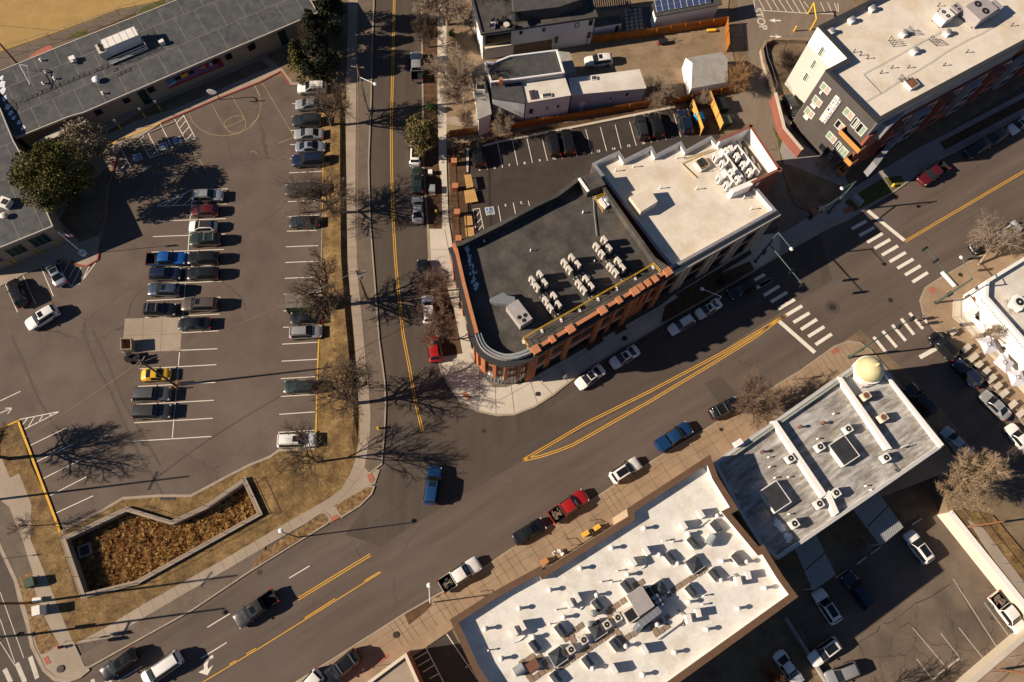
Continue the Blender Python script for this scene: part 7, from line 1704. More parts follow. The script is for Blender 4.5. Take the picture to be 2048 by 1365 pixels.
# brick pillars and rail along the sidewalk
t = thing('brick_fence', 'iron rail fence with four brick pillars along the sidewalk of the small lot', 'fence', P((910,372), .1)); pp = [P(p, 1.2) for p in ((908,322),(910,372),(914,424),(917,477))]
for p in pp: o = MB().box((p.x, p.y, .62), (.75, .75, 1.24)).build('pillar', M['brick_red'], t); MB().box((p.x, p.y, 1.29), (.9, .9, .1)).build('cap', M['brick_cap'], o)
for a, b in zip([P((904,280), 1.2)]+pp, pp):
    m_ = MB()
    for z in (.3, 1.1): m_.tube((a.x, a.y, z), (b.x, b.y, z), .035, .035, 4)
    for k in range(int((b-a).length/.25)): q = a.lerp(b, k*.25/(b-a).length); m_.tube((q.x, q.y, .1), (q.x, q.y, 1.15), .015, .015, 4)
    m_.build('rail', M['rust'], t)
# wooden tables and deck beside it
def slat_table(label, q, z, name='wooden_table', cat='table'):
    w = ccw([(p.x, p.y) for p in PP(q, z)]); t = thing(name, label, cat, cen(w) + Vector((0, 0, .1))); a, b, c_, d_ = [V2(p) for p in w]; m_ = MB(); n_ = 6
    for k in range(n_):
        u0, u1 = k/n_+.008, (k+1)/n_-.008; m_.prism([a.lerp(b, u0), a.lerp(b, u1), d_.lerp(c_, u1), d_.lerp(c_, u0)], z-.06, z, 0, True, True)
    m_.build('top', M['pine_plain'], t)
    for p in inset(w, .12): MB().box((p.x, p.y, (z-.06)/2+.05), (.1, .1, z-.16)).build('leg', M['pine_plain'], t)
M['pine_plain'] = noise_mat('weathered_pine', ((.42,.24,.085), (.52,.32,.125)), 1.4, fine=(6, .15))
slat_table('pine topped table with a sharp square shadow at the left end of the small lot', [(928,350),(942,349),(947,374),(933,377)], 1.0)
slat_table('larger pine platform just below the pine topped table', [(928,382),(949,378),(956,403),(931,407)], .6, 'wooden_platform', 'platform')
slat_table('low pine bench deck beside the hatched bay', [(928,430),(943,428),(946,450),(930,452)], .4, 'wooden_deck', 'deck')
slat_table('lowest pine deck against the back of the brick building', [(930,456),(947,454),(949,472),(932,474)], .4, 'wooden_deck', 'deck')
# bins
def dumpster(label, px, w, d, h, rz, mat, lid, z0=.03, lidn=2):
    c = P(px, z0+h); t = thing('dumpster', label, 'dumpster', (c.x, c.y, z0), rz)
    m_ = MB(); m_.prism([(-w/2,-d/2),(w/2,-d/2),(w/2,d/2),(-w/2,d/2)], .1, h-.08, 0, True, True)
    for k in range(4): m_.box((-w/2+w*(k+.5)/4, -d/2-.04, h*.5), (.08, .08, h*.7)); m_.box((-w/2+w*(k+.5)/4, d/2+.04, h*.5), (.08, .08, h*.7))
    m_.build('bin', mat, t, False, (0, 0, 0))
    for k in range(lidn): m_ = MB().box((-w/2+w*(k+.5)/lidn, 0, h-.03), (w/lidn-.05, d+.06, .08)); m_.build('lid', lid, t, False, (0, 0, 0))
blue_ = new_mat('sky_blue_lid', (.04,.34,.56), .45); dgreen = noise_mat('dark_green_steel', ((.025,.040,.022), (.04,.06,.032)), 1.5, .55, fine=(6, .2)); dbrown = noise_mat('weathered_tin_top', ((.12,.105,.09), (.17,.15,.13)), 1.2, fine=(5, .15))
dumpster('bright blue lidded dumpster inside the pine enclosure', (1400,232), 1.5, 1.3, 1.2, .25, blue_, blue_)
dumpster('dark green dumpster with ribbed black lid right of the pine screens', (1444,207), 1.9, 2.2, 1.4, .25, dgreen, M['trim'])
dumpster('olive green tank-like dumpster against the white-roofed office', (1453,240), 1.6, 1.4, 1.3, .3, noise_mat('olive_steel', ((.06,.075,.05), (.09,.105,.07)), 1.5, .6, fine=(6, .2)), noise_mat('olive_lid', ((.07,.085,.06), (.10,.115,.08)), 1.5, .6), lidn=1)
dumpster('black bin with bags at the top of the pine enclosure', (1390,208), 1.2, 1.0, 1.0, .2, M['trim'], M['trim'])
c = P((601,601), 2.4); t = thing('storage_container', 'green storage container with dull brown top standing in two bays of the school lot', 'container', (c.x, c.y, 0.02), math.radians(3))
MB().box((0, 0, 1.25), (4.2, 2.2, 2.3)).build('box', noise_mat('green_container_paint', ((.035,.075,.025), (.055,.105,.038)), 1.2, .5, fine=(6, .12)), t, False, (0, 0, 0)); MB().box((0, 0, 2.44), (4.3, 2.3, .1)).build('roof', dbrown, t, False, (0, 0, 0))
for sx in (-1, 1):
    for sy in (-1, 1): MB().box((sx*2.1, sy*1.1, 1.2), (.12, .12, 2.4)).build('corner_post', dgreen, t, False, (0, 0, 0))
w = ccw([(p.x, p.y) for p in PP([(240,677),(262,676),(263,699),(241,700)], 1.4)]); t = thing('open_bin', 'open topped beige timber bin with reddish inside on the concrete pad', 'bin', cen(w))
MB().wallring(w, inset(w, .12), .03, 1.4).build('wall', M['walk'], t); MB().poly([(p.x, p.y, .35) for p in inset(w, .12)]).build('floor', M['brick'], t)
wheel = None
for k, (x, y, rz) in enumerate(((1000,190,.5),(985,222,.3),(1012,238,.9),(1050,225,.6),(1072,205,.4),(1078,240,1.1))):
    c = P(b2(x, y), 1.05)
    if wheel is None:
        wheel = thing('wheeled_bin', 'black wheeled bin in the huddle below the concrete pad', 'wheeled bin', (c.x, c.y, .02), rz, 'black wheeled bins below the concrete pad')
        MB().prism([(-.26,-.28),(.26,-.28),(.26,.28),(-.26,.28)], .05, .95).build('bin', M['trim'], wheel, False, (0, 0, 0)); MB().box((0, 0, 1.0), (.58, .62, .09)).build('lid', M['black_metal'], wheel, False, (0, 0, 0))
    else: copy_thing(wheel, (c.x, c.y, .02), rz)

# ---------------------------------------------------------------- houses north of the small lot
j1 = T1(900,0); j2 = T1(1300,0)
def house(name, label, q, z, wall, roof, over=.3, rt=.18, z0=0):
    w = ccw([(p.x, p.y) for p in PP(q, z)]); r = thing(name, label, 'house', cen(w)); 
    MB().prism(inset(w, over), z0, z-rt, top=False).build('wall', M[wall], r); MB().prism(w, z-rt, z, 0, True, True).build('roof', M[roof], r); return r, w
def edge_of(w, pa, pb, z, over):
    i = inset(w, over); A = V2(P(pa, z)); B = V2(P(pb, z)); return min(i, key=lambda p: (p-A).length), min(i, key=lambda p: (p-B).length)
# the dark-roofed house with a roof terrace
q = [j1(240,275), j1(1155,140), j1(1095,-30), j1(1060,-170), j1(150,-60), j1(195,110)]
global_r, w = house('terrace_house', 'pale two storey house with black flat roof and a furnished roof terrace', q, 6.4, 'siding_white', 'membrane', .35)
MB().wallring(w, inset(w, .35), 6.4, 6.62).build('parapet', M['shingle_dark'], global_r)
r = global_r; A, B = edge_of(w, q[0], q[1], 6.4, .35)
for qq in ([(720,222),(742,218),(746,243),(724,247)],[(975,182),(1005,177),(1008,212),(978,217)],[(1082,160),(1110,156),(1114,195),(1086,199)],[(540,245),(563,241),(566,266),(543,270)],[(1070,255),(1095,250),(1100,290),(1075,298)],[(815,290),(840,286),(843,330),(818,335)]):
    window_px(r, A, B, [j1(*p) for p in qq], M['black_metal'], M['glass'])
u0, u1 = face_uz(A, B, j1(275,330))[0], face_uz(A, B, j1(475,300))[0]; m_ = MB(); wall_box(m_, A, B, u0, u1, 3.3, 5.7, .01, .06); m_.build('balcony_opening', M['glass'], r); m_ = MB(); wall_box(m_, A, B, u0, u1, 2.9, 3.3, .01, .5); m_.build('balcony', M['cream'], r)
u0, u1 = face_uz(A, B, j1(500,330))[0], face_uz(A, B, j1(800,300))[0]; m_ = MB(); wall_box(m_, A, B, u0, u1, .1, 2.6, .01, .06); m_.build('garage_door', M['wall_brown'], r)
pz = PP([j1(500,95), j1(850,55), j1(1040,-10), j1(1020,-160), j1(480,-110)], 8.6); MB().prism(pz, 6.42, 8.6).build('upper_storey', M['shingle_dark'], r)
for k, (x, y, nm) in enumerate(((330,195,'seat'),(375,160,'seat'),(440,195,'table'),(490,200,'seat'),(505,165,'parasol'),(420,150,'seat'),(345,165,'seat'))):
    c = P(j1(x, y), 7.0)
    if nm == 'parasol':
        t = thing('parasol', 'closed-in dark parasol on the roof terrace', 'parasol', (c.x, c.y, 6.41)); MB().tube((0, 0, 0), (0, 0, 2.1), .03, .03, 6).build('pole', M['steel'], t, False, (0, 0, 0)); MB().lathe((0, 0, 1.6), [(1.1, 0), (.6, .3), (0, .55)], 8).build('canopy', M['trim'], t, False, (0, 0, 0))
    else:
        t = thing('terrace_table' if nm == 'table' else 'lounge_chair', 'small round table among the roof terrace seats' if nm == 'table' else 'dark cushioned seat on the roof terrace', 'table' if nm == 'table' else 'chair', (c.x, c.y, 6.41), k*.9, None if nm == 'table' else 'seats of the roof terrace')
        if nm == 'table': MB().lathe((0, 0, 0), [(.1, 0), (.1, .65), (.5, .66), (.5, .72), (0, .72)], 12).build('top', M['unit'], t, False, (0, 0, 0))
        else: MB().box((0, 0, .25), (.85, .8, .4)).build('seat', M['trim'] if k % 2 else M['unit_grey'], t, False, (0, 0, 0)); MB().box((-.38, 0, .55), (.14, .8, .5)).build('backrest', M['dark_metal'], t, False, (0, 0, 0))
# low wing, slatted pergola, paver court, solar garage
q = [j1(1125,212), j1(1345,178), j1(1330,120), j1(1110,150)]; r, w = house('low_wing', 'low pale wing joined to the right end of the dark-roofed house', q, 2.9, 'siding_white', 'membrane', .08)
A, B = edge_of(w, q[0], q[1], 2.9, .08); u = face_uz(A, B, j1(1300,240))[0]; door_px(r, A, B, j1(1285,240), j1(1312,236), 2.3, M['dark_metal'])
q = PP([j1(1120,95), j1(1425,52), j1(1400,-60), j1(1105,-20)], 3.0); t = thing('pergola', 'dark slatted pergola beside the paver court', 'pergola', cen(q)); a, b, c_, d_ = [V2(p) for p in q]
for k in range(18): u0 = k/18; MB().prism([a.lerp(b, u0), a.lerp(b, u0+.03), d_.lerp(c_, u0+.03), d_.lerp(c_, u0)], 2.85, 3.0, 0, True, True).build('slat', M['shingle_dark'], t)
for p in (a, b, c_, d_): MB().box((p.x, p.y, 1.43), (.15, .15, 2.85)).build('post', M['shingle_dark'], t)
sheet('court', [j1(*p) for p in ((1340,265),(1570,225),(1560,60),(1400,60),(1350,150))], M['shingle_dark'], .14)
m_ = MB()
for i in range(4):
    for k in range(6): p = P(j1(1372+i*36+k*3, 88+k*29-i*5), .15); m_.prism([(p.x-.3, p.y-.3), (p.x+.3, p.y-.3), (p.x+.3, p.y+.3), (p.x-.3, p.y+.3)], .13, .165)
structure('court_paving', m_, M['walk_grey'])
q = [j1(1603,132), j1(2125,35), j1(2100,-70), j1(1575,30)]; r, w = house('solar_garage', 'grey garage with a tilted bank of blue solar panels', q, 3.8, 'siding_white', 'shingle_dark', .4)
a, b, c_, d_ = [P(p, 4.0) for p in (j1(1612,95), j1(2040,20), j1(2020,-60), j1(1590,20))]
for k in range(9):
    for i in range(2):
        f = lambda u, v: a.lerp(b, u).lerp(d_.lerp(c_, u), v) + Vector((0, 0, .35*v)); u0, u1, v0, v1 = k/9+.006, (k+1)/9-.006, i/2+.01, (i+1)/2-.01
        m_ = MB().poly([tuple(f(u0, v0)), tuple(f(u1, v0)), tuple(f(u1, v1)), tuple(f(u0, v1))]); m_.build('solar_panel', M['solar'] if 'solar' in M else M.setdefault('solar', noise_mat('blue_solar_cells', ((.035,.055,.13), (.05,.075,.17)), 2, .2, spec=.6)), r)
m_ = MB().poly([tuple(v + Vector((0, 0, -.03 + dz))) for v, dz in ((a, 0), (b, 0), (c_, .35), (d_, .35))]); m_.build('panel_frame', M['white_metal'], r)
# the joined old brick houses
q = [j1(265,490), j1(335,497), j1(465,445), j1(838,398), j1(893,580), j1(520,632), j1(318,655)]
r, w = house('dark_roofed_house', 'old joined house with dark shingle roof and orange chimney', q, 6.6, 'siding_blue', 'shingle_dark', .12)
MB().wallring(w, inset(w, .25), 6.6, 6.95).build('parapet', M['siding_white'], r)
c = P(j1(398,620), 7.6); o = MB().box((c.x, c.y, 7.1), (.55, .55, 1.3)).build('chimney', M['brick'], r)
q = [j1(835,398), j1(935,410), j1(985,558), j1(893,582)]; r, w = house('lean_to_wing', 'small grey-roofed lean-to behind the dark-roofed old house', q, 4.2, 'siding_blue', 'shingle_grey', .1)
q = [j1(318,655), j1(552,628), j1(590,805), j1(540,800), j1(330,770)]; r, w = house('purple_roofed_house', 'old joined house with brownish flat roof behind the bare trees', q, 6.0, 'siding_blue', 'shingle_dark', .1)
q = [j1(552,632), j1(893,590), j1(945,745), j1(590,805)]; r, w = house('pale_roofed_house', 'old house with pale flat roof and blue-white side wall', q, 5.8, 'siding_white', 'flat_white', .08)
A, B = edge_of(w, q[3], q[2], 5.8, .08)
for qq in ([(612,850),(650,845),(652,885),(615,890)],[(748,832),(765,830),(766,860),(749,862)],[(828,818),(855,814),(857,842),(830,846)],[(660,910),(692,906),(693,925),(661,928)],[(815,895),(845,890),(846,905),(816,910)]): window_px(r, A, B, [j1(*p) for p in qq], M['siding_white'], M['glass'])
skylight(j1(648,735), 5.8, 1.0, 1.6, .3, math.radians(12), 'brown-framed hatch on the pale flat roof', None, .05, 'roof hatch', 'rust'); skylight(j1(757,740), 5.8, 1.5, .7, .3, math.radians(10), 'small dark skylight beside the brown-framed hatch', None, .08)
q = [j1(925,612), j1(1480,540), j1(1532,690), j1(948,742)]; r, w = house('long_white_house', 'long low house with white flat roof and grey side wall', q, 4.6, 'siding_blue', 'flat_white', .1)
A, B = edge_of(w, q[3], q[2], 4.6, .1); door_px(r, A, B, j1(1015,790), j1(1055,785), 2.4, M['siding_white'])
for qq in ([(1365,718),(1395,714),(1397,750),(1367,755)],[(1235,758),(1265,754),(1266,774),(1237,778)]): window_px(r, A, B, [j1(*p) for p in qq], M['siding_white'], M['glass'])
skylight(j1(1125,605), 4.6, .9, .7, .3, .1, 'small dark skylight on the long white flat roof', None, .06)
q = [j1(165,545), j1(262,492), j1(325,890), j1(215,935), j1(195,720)]; r, w = house('porch_front', 'grey shingled front porches of the old joined houses', q, 4.8, 'siding_white', 'shingle_grey', .15)
c = P(j1(240,690), 5.0); MB().box((c.x, c.y, 4.86), (1.3, 1.5, .12)).build('balcony_deck', M['shingle_dark'], r); MB().wallring([(c.x-.7, c.y-.8), (c.x+.7, c.y-.8), (c.x+.7, c.y+.8), (c.x-.7, c.y+.8)], [(c.x-.64, c.y-.74), (c.x+.64, c.y-.74), (c.x+.64, c.y+.74), (c.x-.64, c.y+.74)], 4.9, 5.7).build('balustrade', M['white_wall'], r)
# white shed
zs_, zr_ = 2.7, 3.8; t = thing('white_shed', 'small white gabled shed with peeling front in the dirt yard', 'shed', cen(PP([j2(275,455), j2(550,405), j2(610,640), j2(320,690)], 2.7)))
e1_, e2_, e3_, e4_ = [P(j2(*p), zs_) for p in ((278,455),(552,408),(608,640),(322,692))]; g1_ = (e1_+e4_)/2; g2_ = (e2_+e3_)/2; g1_.z = g2_.z = zr_
g1_, g2_ = [Vector((*P(j2(*p), zr_)[:2], zr_)) for p in ((330,492),(604,458))]
MB().poly([tuple(v) for v in (e1_, e2_, g2_, g1_)]).poly([tuple(v) for v in (g1_, g2_, e3_, e4_)]).build('roof', M['shingle_grey'], t)
m_ = MB(); m_.poly([(e1_.x, e1_.y, .05), tuple(e1_), tuple(g1_), tuple(e4_), (e4_.x, e4_.y, .05)]); m_.poly([(e2_.x, e2_.y, .05), tuple(e2_), tuple(g2_), tuple(e3_), (e3_.x, e3_.y, .05)]); m_.poly([(e4_.x, e4_.y, .05), (e3_.x, e3_.y, .05), tuple(e3_ - Vector((0, 0, .02))), tuple(e4_ - Vector((0, 0, .02)))]); m_.poly([(e1_.x, e1_.y, .05), (e2_.x, e2_.y, .05), tuple(e2_ - Vector((0, 0, .02))), tuple(e1_ - Vector((0, 0, .02)))])
m_.build('wall', noise_mat('peeling_white_paint', ((.30,.28,.26), (.66,.64,.61), (.74,.72,.69)), 2.2, fine=(5, .15), lo=.35, hi=.5), t)
# yard tools
c = P(j2(105,322), .7); t = thing('wheelbarrow', 'dark wheelbarrow-like cart with long handles lying in the dirt yard', 'cart', (c.x, c.y, .09), .15); MB().prism([(-.75,-.5),(.75,-.4),(.75,.4),(-.75,.5)], .3, .75).build('tray', M['trim'], t, False, (0, 0, 0)); MB().tube((.7, -.3, .5), (2.4, .2, .6), .04, .04, 6).tube((.7, .3, .5), (2.4, .3, .6), .04, .04, 6).build('handle', M['iron'], t, False, (0, 0, 0)); MB().cyl((-.9, 0, .02), .3, .25, 12).build('wheel', M['kerb_red'], t, False, (0, 0, 0))
c = P(j2(478,238), .4); t = thing('yard_cart', 'small yellow wheeled frame by the corner of the dirt yard', 'cart', (c.x, c.y, .09), .1); MB().box((0, 0, .35), (1.5, .5, .2)).build('frame', M['yellow'], t, False, (0, 0, 0))
for s_ in (-.55, .55): MB().cyl((s_, 0, 0), .2, .3, 10).build('wheel', M['trim'], t, False, (0, 0, 0))
# walls by the apartment block
wall_line('brick_wall', 'bent red brick garden wall with pale cap beside the alley', [(1551,186),(1560,222),(1569,257),(1605,300)], 0, 2.2, .35, M['brick_red'], 'wall', M['walk_pale'], 2.2, .06)
wall_line('stone_wall', 'curving low tan stone wall with iron rail at the alley bend', [(1615,80),(1545,79),(1531,84),(1524,98),(1529,125),(1537,145),(1549,186)], 0, .9, .35, M['walk'], 'wall', M['walk_rust'], .9)
chain_fence('dark iron fence on the curving stone wall', [(1615,82),(1545,81),(1533,86),(1527,99),(1532,125),(1540,145),(1550,180)], 1.1, .9, .95)
w_ = PP([(1570,230),(1584,247),(1577,252),(1566,238)], 1.6); single('stone_block', MB().prism(w_, .1, 1.6), M['walk'], 'tan stone plinth beside the dark apartment wall', 'plinth')
# yellow clearance posts
for x0, y0, x1, y1, lb in ((1616,28,1629,5,'upper tall yellow pipe post at the alley entrance'),(1621,60,1633,33,'lower tall yellow pipe post at the apartment corner'),(1588,63,1595,49,'short yellow bollard standing alone in the alley'),(1629,4,1629,4,'')):
    if not lb: continue
    p = P((x0, y0)); h_ = 2.4 if 'tall' in lb else 1.2; single('bollard', MB().cyl((p.x, p.y, .01), .13, h_, 10).lathe((p.x, p.y, h_), [(.13, 0), (.09, .08), (0, .11)], 10), M['yellow'], lb, 'bollard')
a_, b_ = P((1616,28)), P((1621,60)); single('clearance_bar', MB().tube((a_.x, a_.y, 2.5), (b_.x, b_.y, 2.5), .12, .12, 8), M['yellow'], 'yellow crossbar resting on the two tall yellow posts', 'bar')

# ---------------------------------------------------------------- poles, lamps, signals
M['pole_wood'] = noise_mat('weathered_pole_wood', ((.10,.065,.04), (.16,.105,.065)), 2.0, fine=(8, .2))
M['pole_rust'] = noise_mat('reddish_pole_wood', ((.15,.065,.035), (.21,.10,.055)), 2.0, fine=(8, .2))
def utility_pole(label, base, h, arms=(), rz=0, mat='pole_wood', extra_=None, z=.1):
    p = P(base, z); t = thing('utility_pole', label, 'utility pole', (p.x, p.y, 0), rz)
    MB().tube((0, 0, 0), (0, 0, h), .17, .11, 10).build('pole', M[mat], t, True, (0, 0, 0), 50)
    for za, L_, a in arms:
        co, si = math.cos(a)*L_/2, math.sin(a)*L_/2
        o = MB().tube((-co, -si, za), (co, si, za), .07, .07, 4).build('crossarm', M['bark_pale'], t, False, (0, 0, 0))
        for k in (-1, -.5, .5, 1): MB().cyl((co*k*.95, si*k*.95, za+.06), .05, .18, 6).build('insulator', M['white_metal'], o, False, (0, 0, 0)) if False else None
    if extra_ == 'transformer': MB().cyl((.32, -.1, h-2.2), .26, .9, 12).build('transformer', M['steel'], t, False, (0, 0, 0))
    return t
utility_pole('leaning-looking wooden pole with yellow bollards at its foot in the school lot', (351,771), 11.5, ((10.9, 1.6, 1.2),), z=0)
for x, y in ((955,615),(970,655),(845,725),(940,720)):
    p = P(T1(240,690,8.533)(x, y), 1.1); single('bollard', MB().cyl((p.x, p.y, .01), .09, 1.0, 10).lathe((p.x, p.y, 1.01), [(.09, 0), (.06, .06), (0, .08)], 10), M['yellow'], 'small yellow bollard guarding the foot of the lot pole', 'bollard', 'yellow bollards round the lot pole')
utility_pole('wooden pole with double crossarm and transformer beside the street', (735,599), 10.3, ((10.0, 2.4, .05), (9.4, 2.4, .05)), extra_='transformer')
utility_pole('wooden pole with crossarm and lamp arm by the evergreens', (736,222), 11.0, ((10.6, 2.0, -.1),))
utility_pole('wooden pole crossing the dry field edge at the top left corner', (33,126), 9.0, ())
utility_pole('reddish wooden pole at the lower left edge among the utility boxes', (54,1207), 13.5, ((11.5, 2.2, 1.0),), mat='pole_rust')
utility_pole('wooden pole beyond the left edge whose crossarm shadow lies on the lot', (-16,1001), 13.0, ((10.6, 2.6, 1.25),))
utility_pole('orange-tinted wooden pole at the right edge by the back lot wall', (1936,1054), 7.6, (), mat='pole_rust')
utility_pole('wooden pole lying across the lower right corner of the view', (2000,1340), 8.0, (), mat='pole_rust')
def lamp(label, base, head_px, h, mat, base_z=.1, r=.09, hh=None):
    p = P(base, base_z); hh = h if hh is None else hh; q = P(head_px, hh); t = thing('street_lamp', label, 'street lamp', (p.x, p.y, 0)); d = q - p
    MB().tube((0, 0, 0), (0, 0, h), r, r*.65, 8).build('pole', M[mat], t, True, (0, 0, 0), 50)
    MB().tube((0, 0, h-.08), (d.x, d.y, hh), .05, .04, 6).build('arm', M[mat], t, False, (0, 0, 0))
    MB().lathe((d.x, d.y, hh-.12), [(0, 0), (.26, .02), (.3, .1), (.15, .2), (0, .22)], 12).build('lamp_head', M['white_metal'], t, True, (0, 0, 0), 40)
lamp('slim white street lamp on the south sidewalk by the loaded white pickup', (868,1205), (858,1171), 7.5, 'white_metal')
lamp('dark street lamp pole on the planted strip by the sunken bed', (596,1075), (561,1062), 8.0, 'dark_metal', hh=8.0)
lamp('white lamp arm reaching over the street below the evergreens', (737,224), (750,168), 8.6, 'steel')
lamp('thin white lamp post between two white cars in the building shade', (1428,612), (1404,578), 3.8, 'white_metal', hh=4.0)
def head(t, c, a, n=3):
    o = MB().box((c[0], c[1], c[2]), (.35, .3, 1.05), a).build('signal_head', M['black_metal'], t, False, (0, 0, 0))
    MB().box((c[0]-.06*math.cos(a+1.57), c[1]-.06*math.sin(a+1.57), c[2]), (.6, .03, 1.3), a).build('backplate', M['dark_metal'], t, False, (0, 0, 0))
def signal(label, base, h, mast_px, zm, lamp_px=None, mat='signal_green', zl=None, n=2, sign=None):
    p = P(base, .1); t = thing('traffic_signal', label, 'traffic signal', (p.x, p.y, 0))
    MB().tube((0, 0, 0), (0, 0, h), .16, .11, 10).build('pole', M[mat], t, True, (0, 0, 0), 50); MB().lathe((0, 0, 0), [(.3, 0), (.3, .15), (.17, .2)], 10).build('base', M['dark_metal'], t, False, (0, 0, 0))
    q = P(mast_px, zm) - Vector((p.x, p.y, 0)); MB().tube((0, 0, zm-.25), (q.x, q.y, zm), .10, .06, 8).build('mast_arm', M[mat], t, True, (0, 0, 0), 50)
    a = math.atan2(q.y, q.x)
    for k in range(n):
        u = 1 - k*.32; head(t, (q.x*u, q.y*u, zm-.2), a+1.57)
    head(t, (.25, .1, 3.2), a)
    if lamp_px:
        zl = zl or h; l = P(lamp_px, zl) - Vector((p.x, p.y, 0)); MB().tube((0, 0, h-.1), (l.x, l.y, zl), .06, .045, 6).build('lamp_arm', M[mat], t, False, (0, 0, 0)); MB().lathe((l.x, l.y, zl-.12), [(0, 0), (.26, .02), (.3, .1), (.15, .2), (0, .22)], 12).build('lamp_head', M['white_metal'], t, True, (0, 0, 0), 40)
    if sign:
        s = P(sign, zm-.1) - Vector((p.x, p.y, 0)); o = MB().box((s.x, s.y, zm-.2), (2.6, .08, .62), a).build('street_sign', noise_mat('pale_green_sign', ((.10,.30,.21), (.13,.35,.25)), 2, .4), t, False, (0, 0, 0))
        MB().wallring([(s.x + x*math.cos(a) - y*math.sin(a), s.y + x*math.sin(a) + y*math.cos(a)) for x, y in ((-1.33,-.06),(1.33,-.06),(1.33,.06),(-1.33,.06))], [(s.x + x*math.cos(a) - y*math.sin(a), s.y + x*math.sin(a) + y*math.cos(a)) for x, y in ((-1.3,-.03),(1.3,-.03),(1.3,.03),(-1.3,.03))], zm-.53, zm+.13).build('sign_edge', M['white_metal'], o, False, (0, 0, 0))
    return t
signal('green signal pole at the alley corner with its arm toward the crosswalk', (1511,523), 9.6, (1605,569), 6.2, (1583,498), zl=9.6)
signal('green signal pole before the apartment block, arm along the sidewalk', (1657,425), 9.2, (1623,433), 6.0, (1684,377), zl=8.6)
signal('signal pole at the patio corner carrying the pale green street sign', (1872,606), 9.0, (1851,497), 6.3, (1923,515), zl=9.0, sign=(1897,558))
signal('signal pole beside the domed corner with its arm over the side street', (1699,715), 7.2, (1826,637), 6.6, n=2)
signal('signal pole at the lower left corner, its arms leaving the frame', (66,1269), 12.0, (-25,1312), 6.4, (-30,1285), zl=11.5)
for a, b, lb in (((1782,661),(1795,653),'left'),((1798,649),(1808,642),'right')):
    pass
# overhead wires: long thin sagging lines between poles
def wire(label, p, q, sag=.5, r=.022):
    p, q = Vector(p), Vector(q); m_ = MB(); L = [p.lerp(q, k/10) - Vector((0, 0, sag*4*(k/10)*(1-k/10))) for k in range(11)]; m_.path(L, r, 4); single('overhead_wire', m_, M['bark_pale'], label, 'wire')
pt = lambda base, z: Vector((*P(base, .1)[:2], z))
wire('overhead wire from the lot pole toward the pole beyond the left edge', pt((351,771), 11.3), pt((-16,1001), 10.6), .9, .03)
wire('overhead wire from the lot pole to the street pole with the transformer', pt((351,771), 10.9), pt((735,599), 10.0), .8, .03)
wire('upper overhead wire between the two street poles', pt((735,599), 10.0), pt((736,222), 10.6), .6, .03)
wire('overhead wire crossing the school roof to the field pole', pt((33,126), 8.9), pt((351,771)*1 if False else (212,110), 5.2), .2, .025)
# ---------------------------------------------------------------- school yard
p = P((440,200)); q = P((436,183), 3.2); t = thing('basketball_hoop', 'basketball hoop with pale fan backboard by the red kerb', 'basketball hoop', (p.x, p.y, .02))
d = q - p; d.z = 0; MB().path([(0, 0, 0), (0, 0, 2.6), (-.15, .35, 3.0), (-.2, .8, 3.1)] and [Vector((0, 0, 0)), Vector((0, 0, 2.6)), Vector((-.1, -.35, 3.0)), Vector((-.15, -.9, 3.1))], .07, 8).build('pole', M['black_metal'], t, False, (0, 0, 0))
m_ = MB(); m_.v += []; pts = [(.75*math.cos(a), .6*math.sin(a)) for a in [k*math.pi/8 for k in range(16)]]
for s_ in (0,): m_.poly([(x-.15, -.95, 3.15+z) for x, z in pts]); m_.poly([(x-.15, -.89, 3.15+z) for x, z in pts][::-1])
for k in range(16): a_, b_ = pts[k], pts[(k+1) % 16]; m_.poly([(a_[0]-.15, -.95, 3.15+a_[1]), (b_[0]-.15, -.95, 3.15+b_[1]), (b_[0]-.15, -.89, 3.15+b_[1]), (a_[0]-.15, -.89, 3.15+a_[1])])
m_.build('backboard', M['white_metal'], t, False, (0, 0, 0)); m_ = MB(); rg = [Vector((.23*math.cos(a)-.15, -1.22+.23*math.sin(a), 3.0)) for a in [k*math.pi/6 for k in range(13)]]; m_.path(rg, .02, 5); m_.build('rim', M['kerb_red'], t, False, (0, 0, 0))
p = P((166,507), .3); t = thing('flagpole', 'flagpole with a drooping striped flag in a round white planter', 'flagpole', (p.x, p.y, .1)); hF = 6.9
MB().lathe((0, 0, 0), [(.5, 0), (.55, .55), (.42, .55), (.4, .4), (0, .38)], 16).build('planter', M['white_wall'], t, True, (0, 0, 0), 40); MB().tube((0, 0, .3), (0, 0, hF), .05, .03, 8).build('pole', M['white_metal'], t, False, (0, 0, 0))
m_ = MB(); mats_ = [M['kerb_red'], M['white_metal'], M['blue_paint']]
for i in range(7):
    for k in range(5):
        x0, x1 = .04+k*.28, .04+(k+1)*.28; y = lambda x: .12*math.sin(x*5); z0, z1 = hF-.25-(i+1)*.12-x0*.25, hF-.25-i*.12-x0*.25
        m_.poly([(x0, y(x0), z0), (x1, y(x1), z0-.07), (x1, y(x1), z1-.07), (x0, y(x0), z1)], 2 if (i < 4 and k < 2) else i % 2)
m_.build('flag', mats_, t, False, (0, 0, 0))
for x, y in ((945,1008),(1135,918),(1255,862)):
    p = P(s0(x, y), .1); t = thing('parking_sign', 'small white sign on a yellow sleeved post in the school bed', 'sign', (p.x, p.y, .1), 0, 'accessible parking signs at the school')
    MB().cyl((0, 0, 0), .09, 1.1, 8).build('sleeve', M['yellow'], t, False, (0, 0, 0)); MB().cyl((0, 0, 1.1), .03, 1.1, 6).build('post', M['steel'], t, False, (0, 0, 0)); MB().box((0, -.04, 2.2), (.34, .03, .5), .4).build('panel', M['white_metal'], t, False, (0, 0, 0))
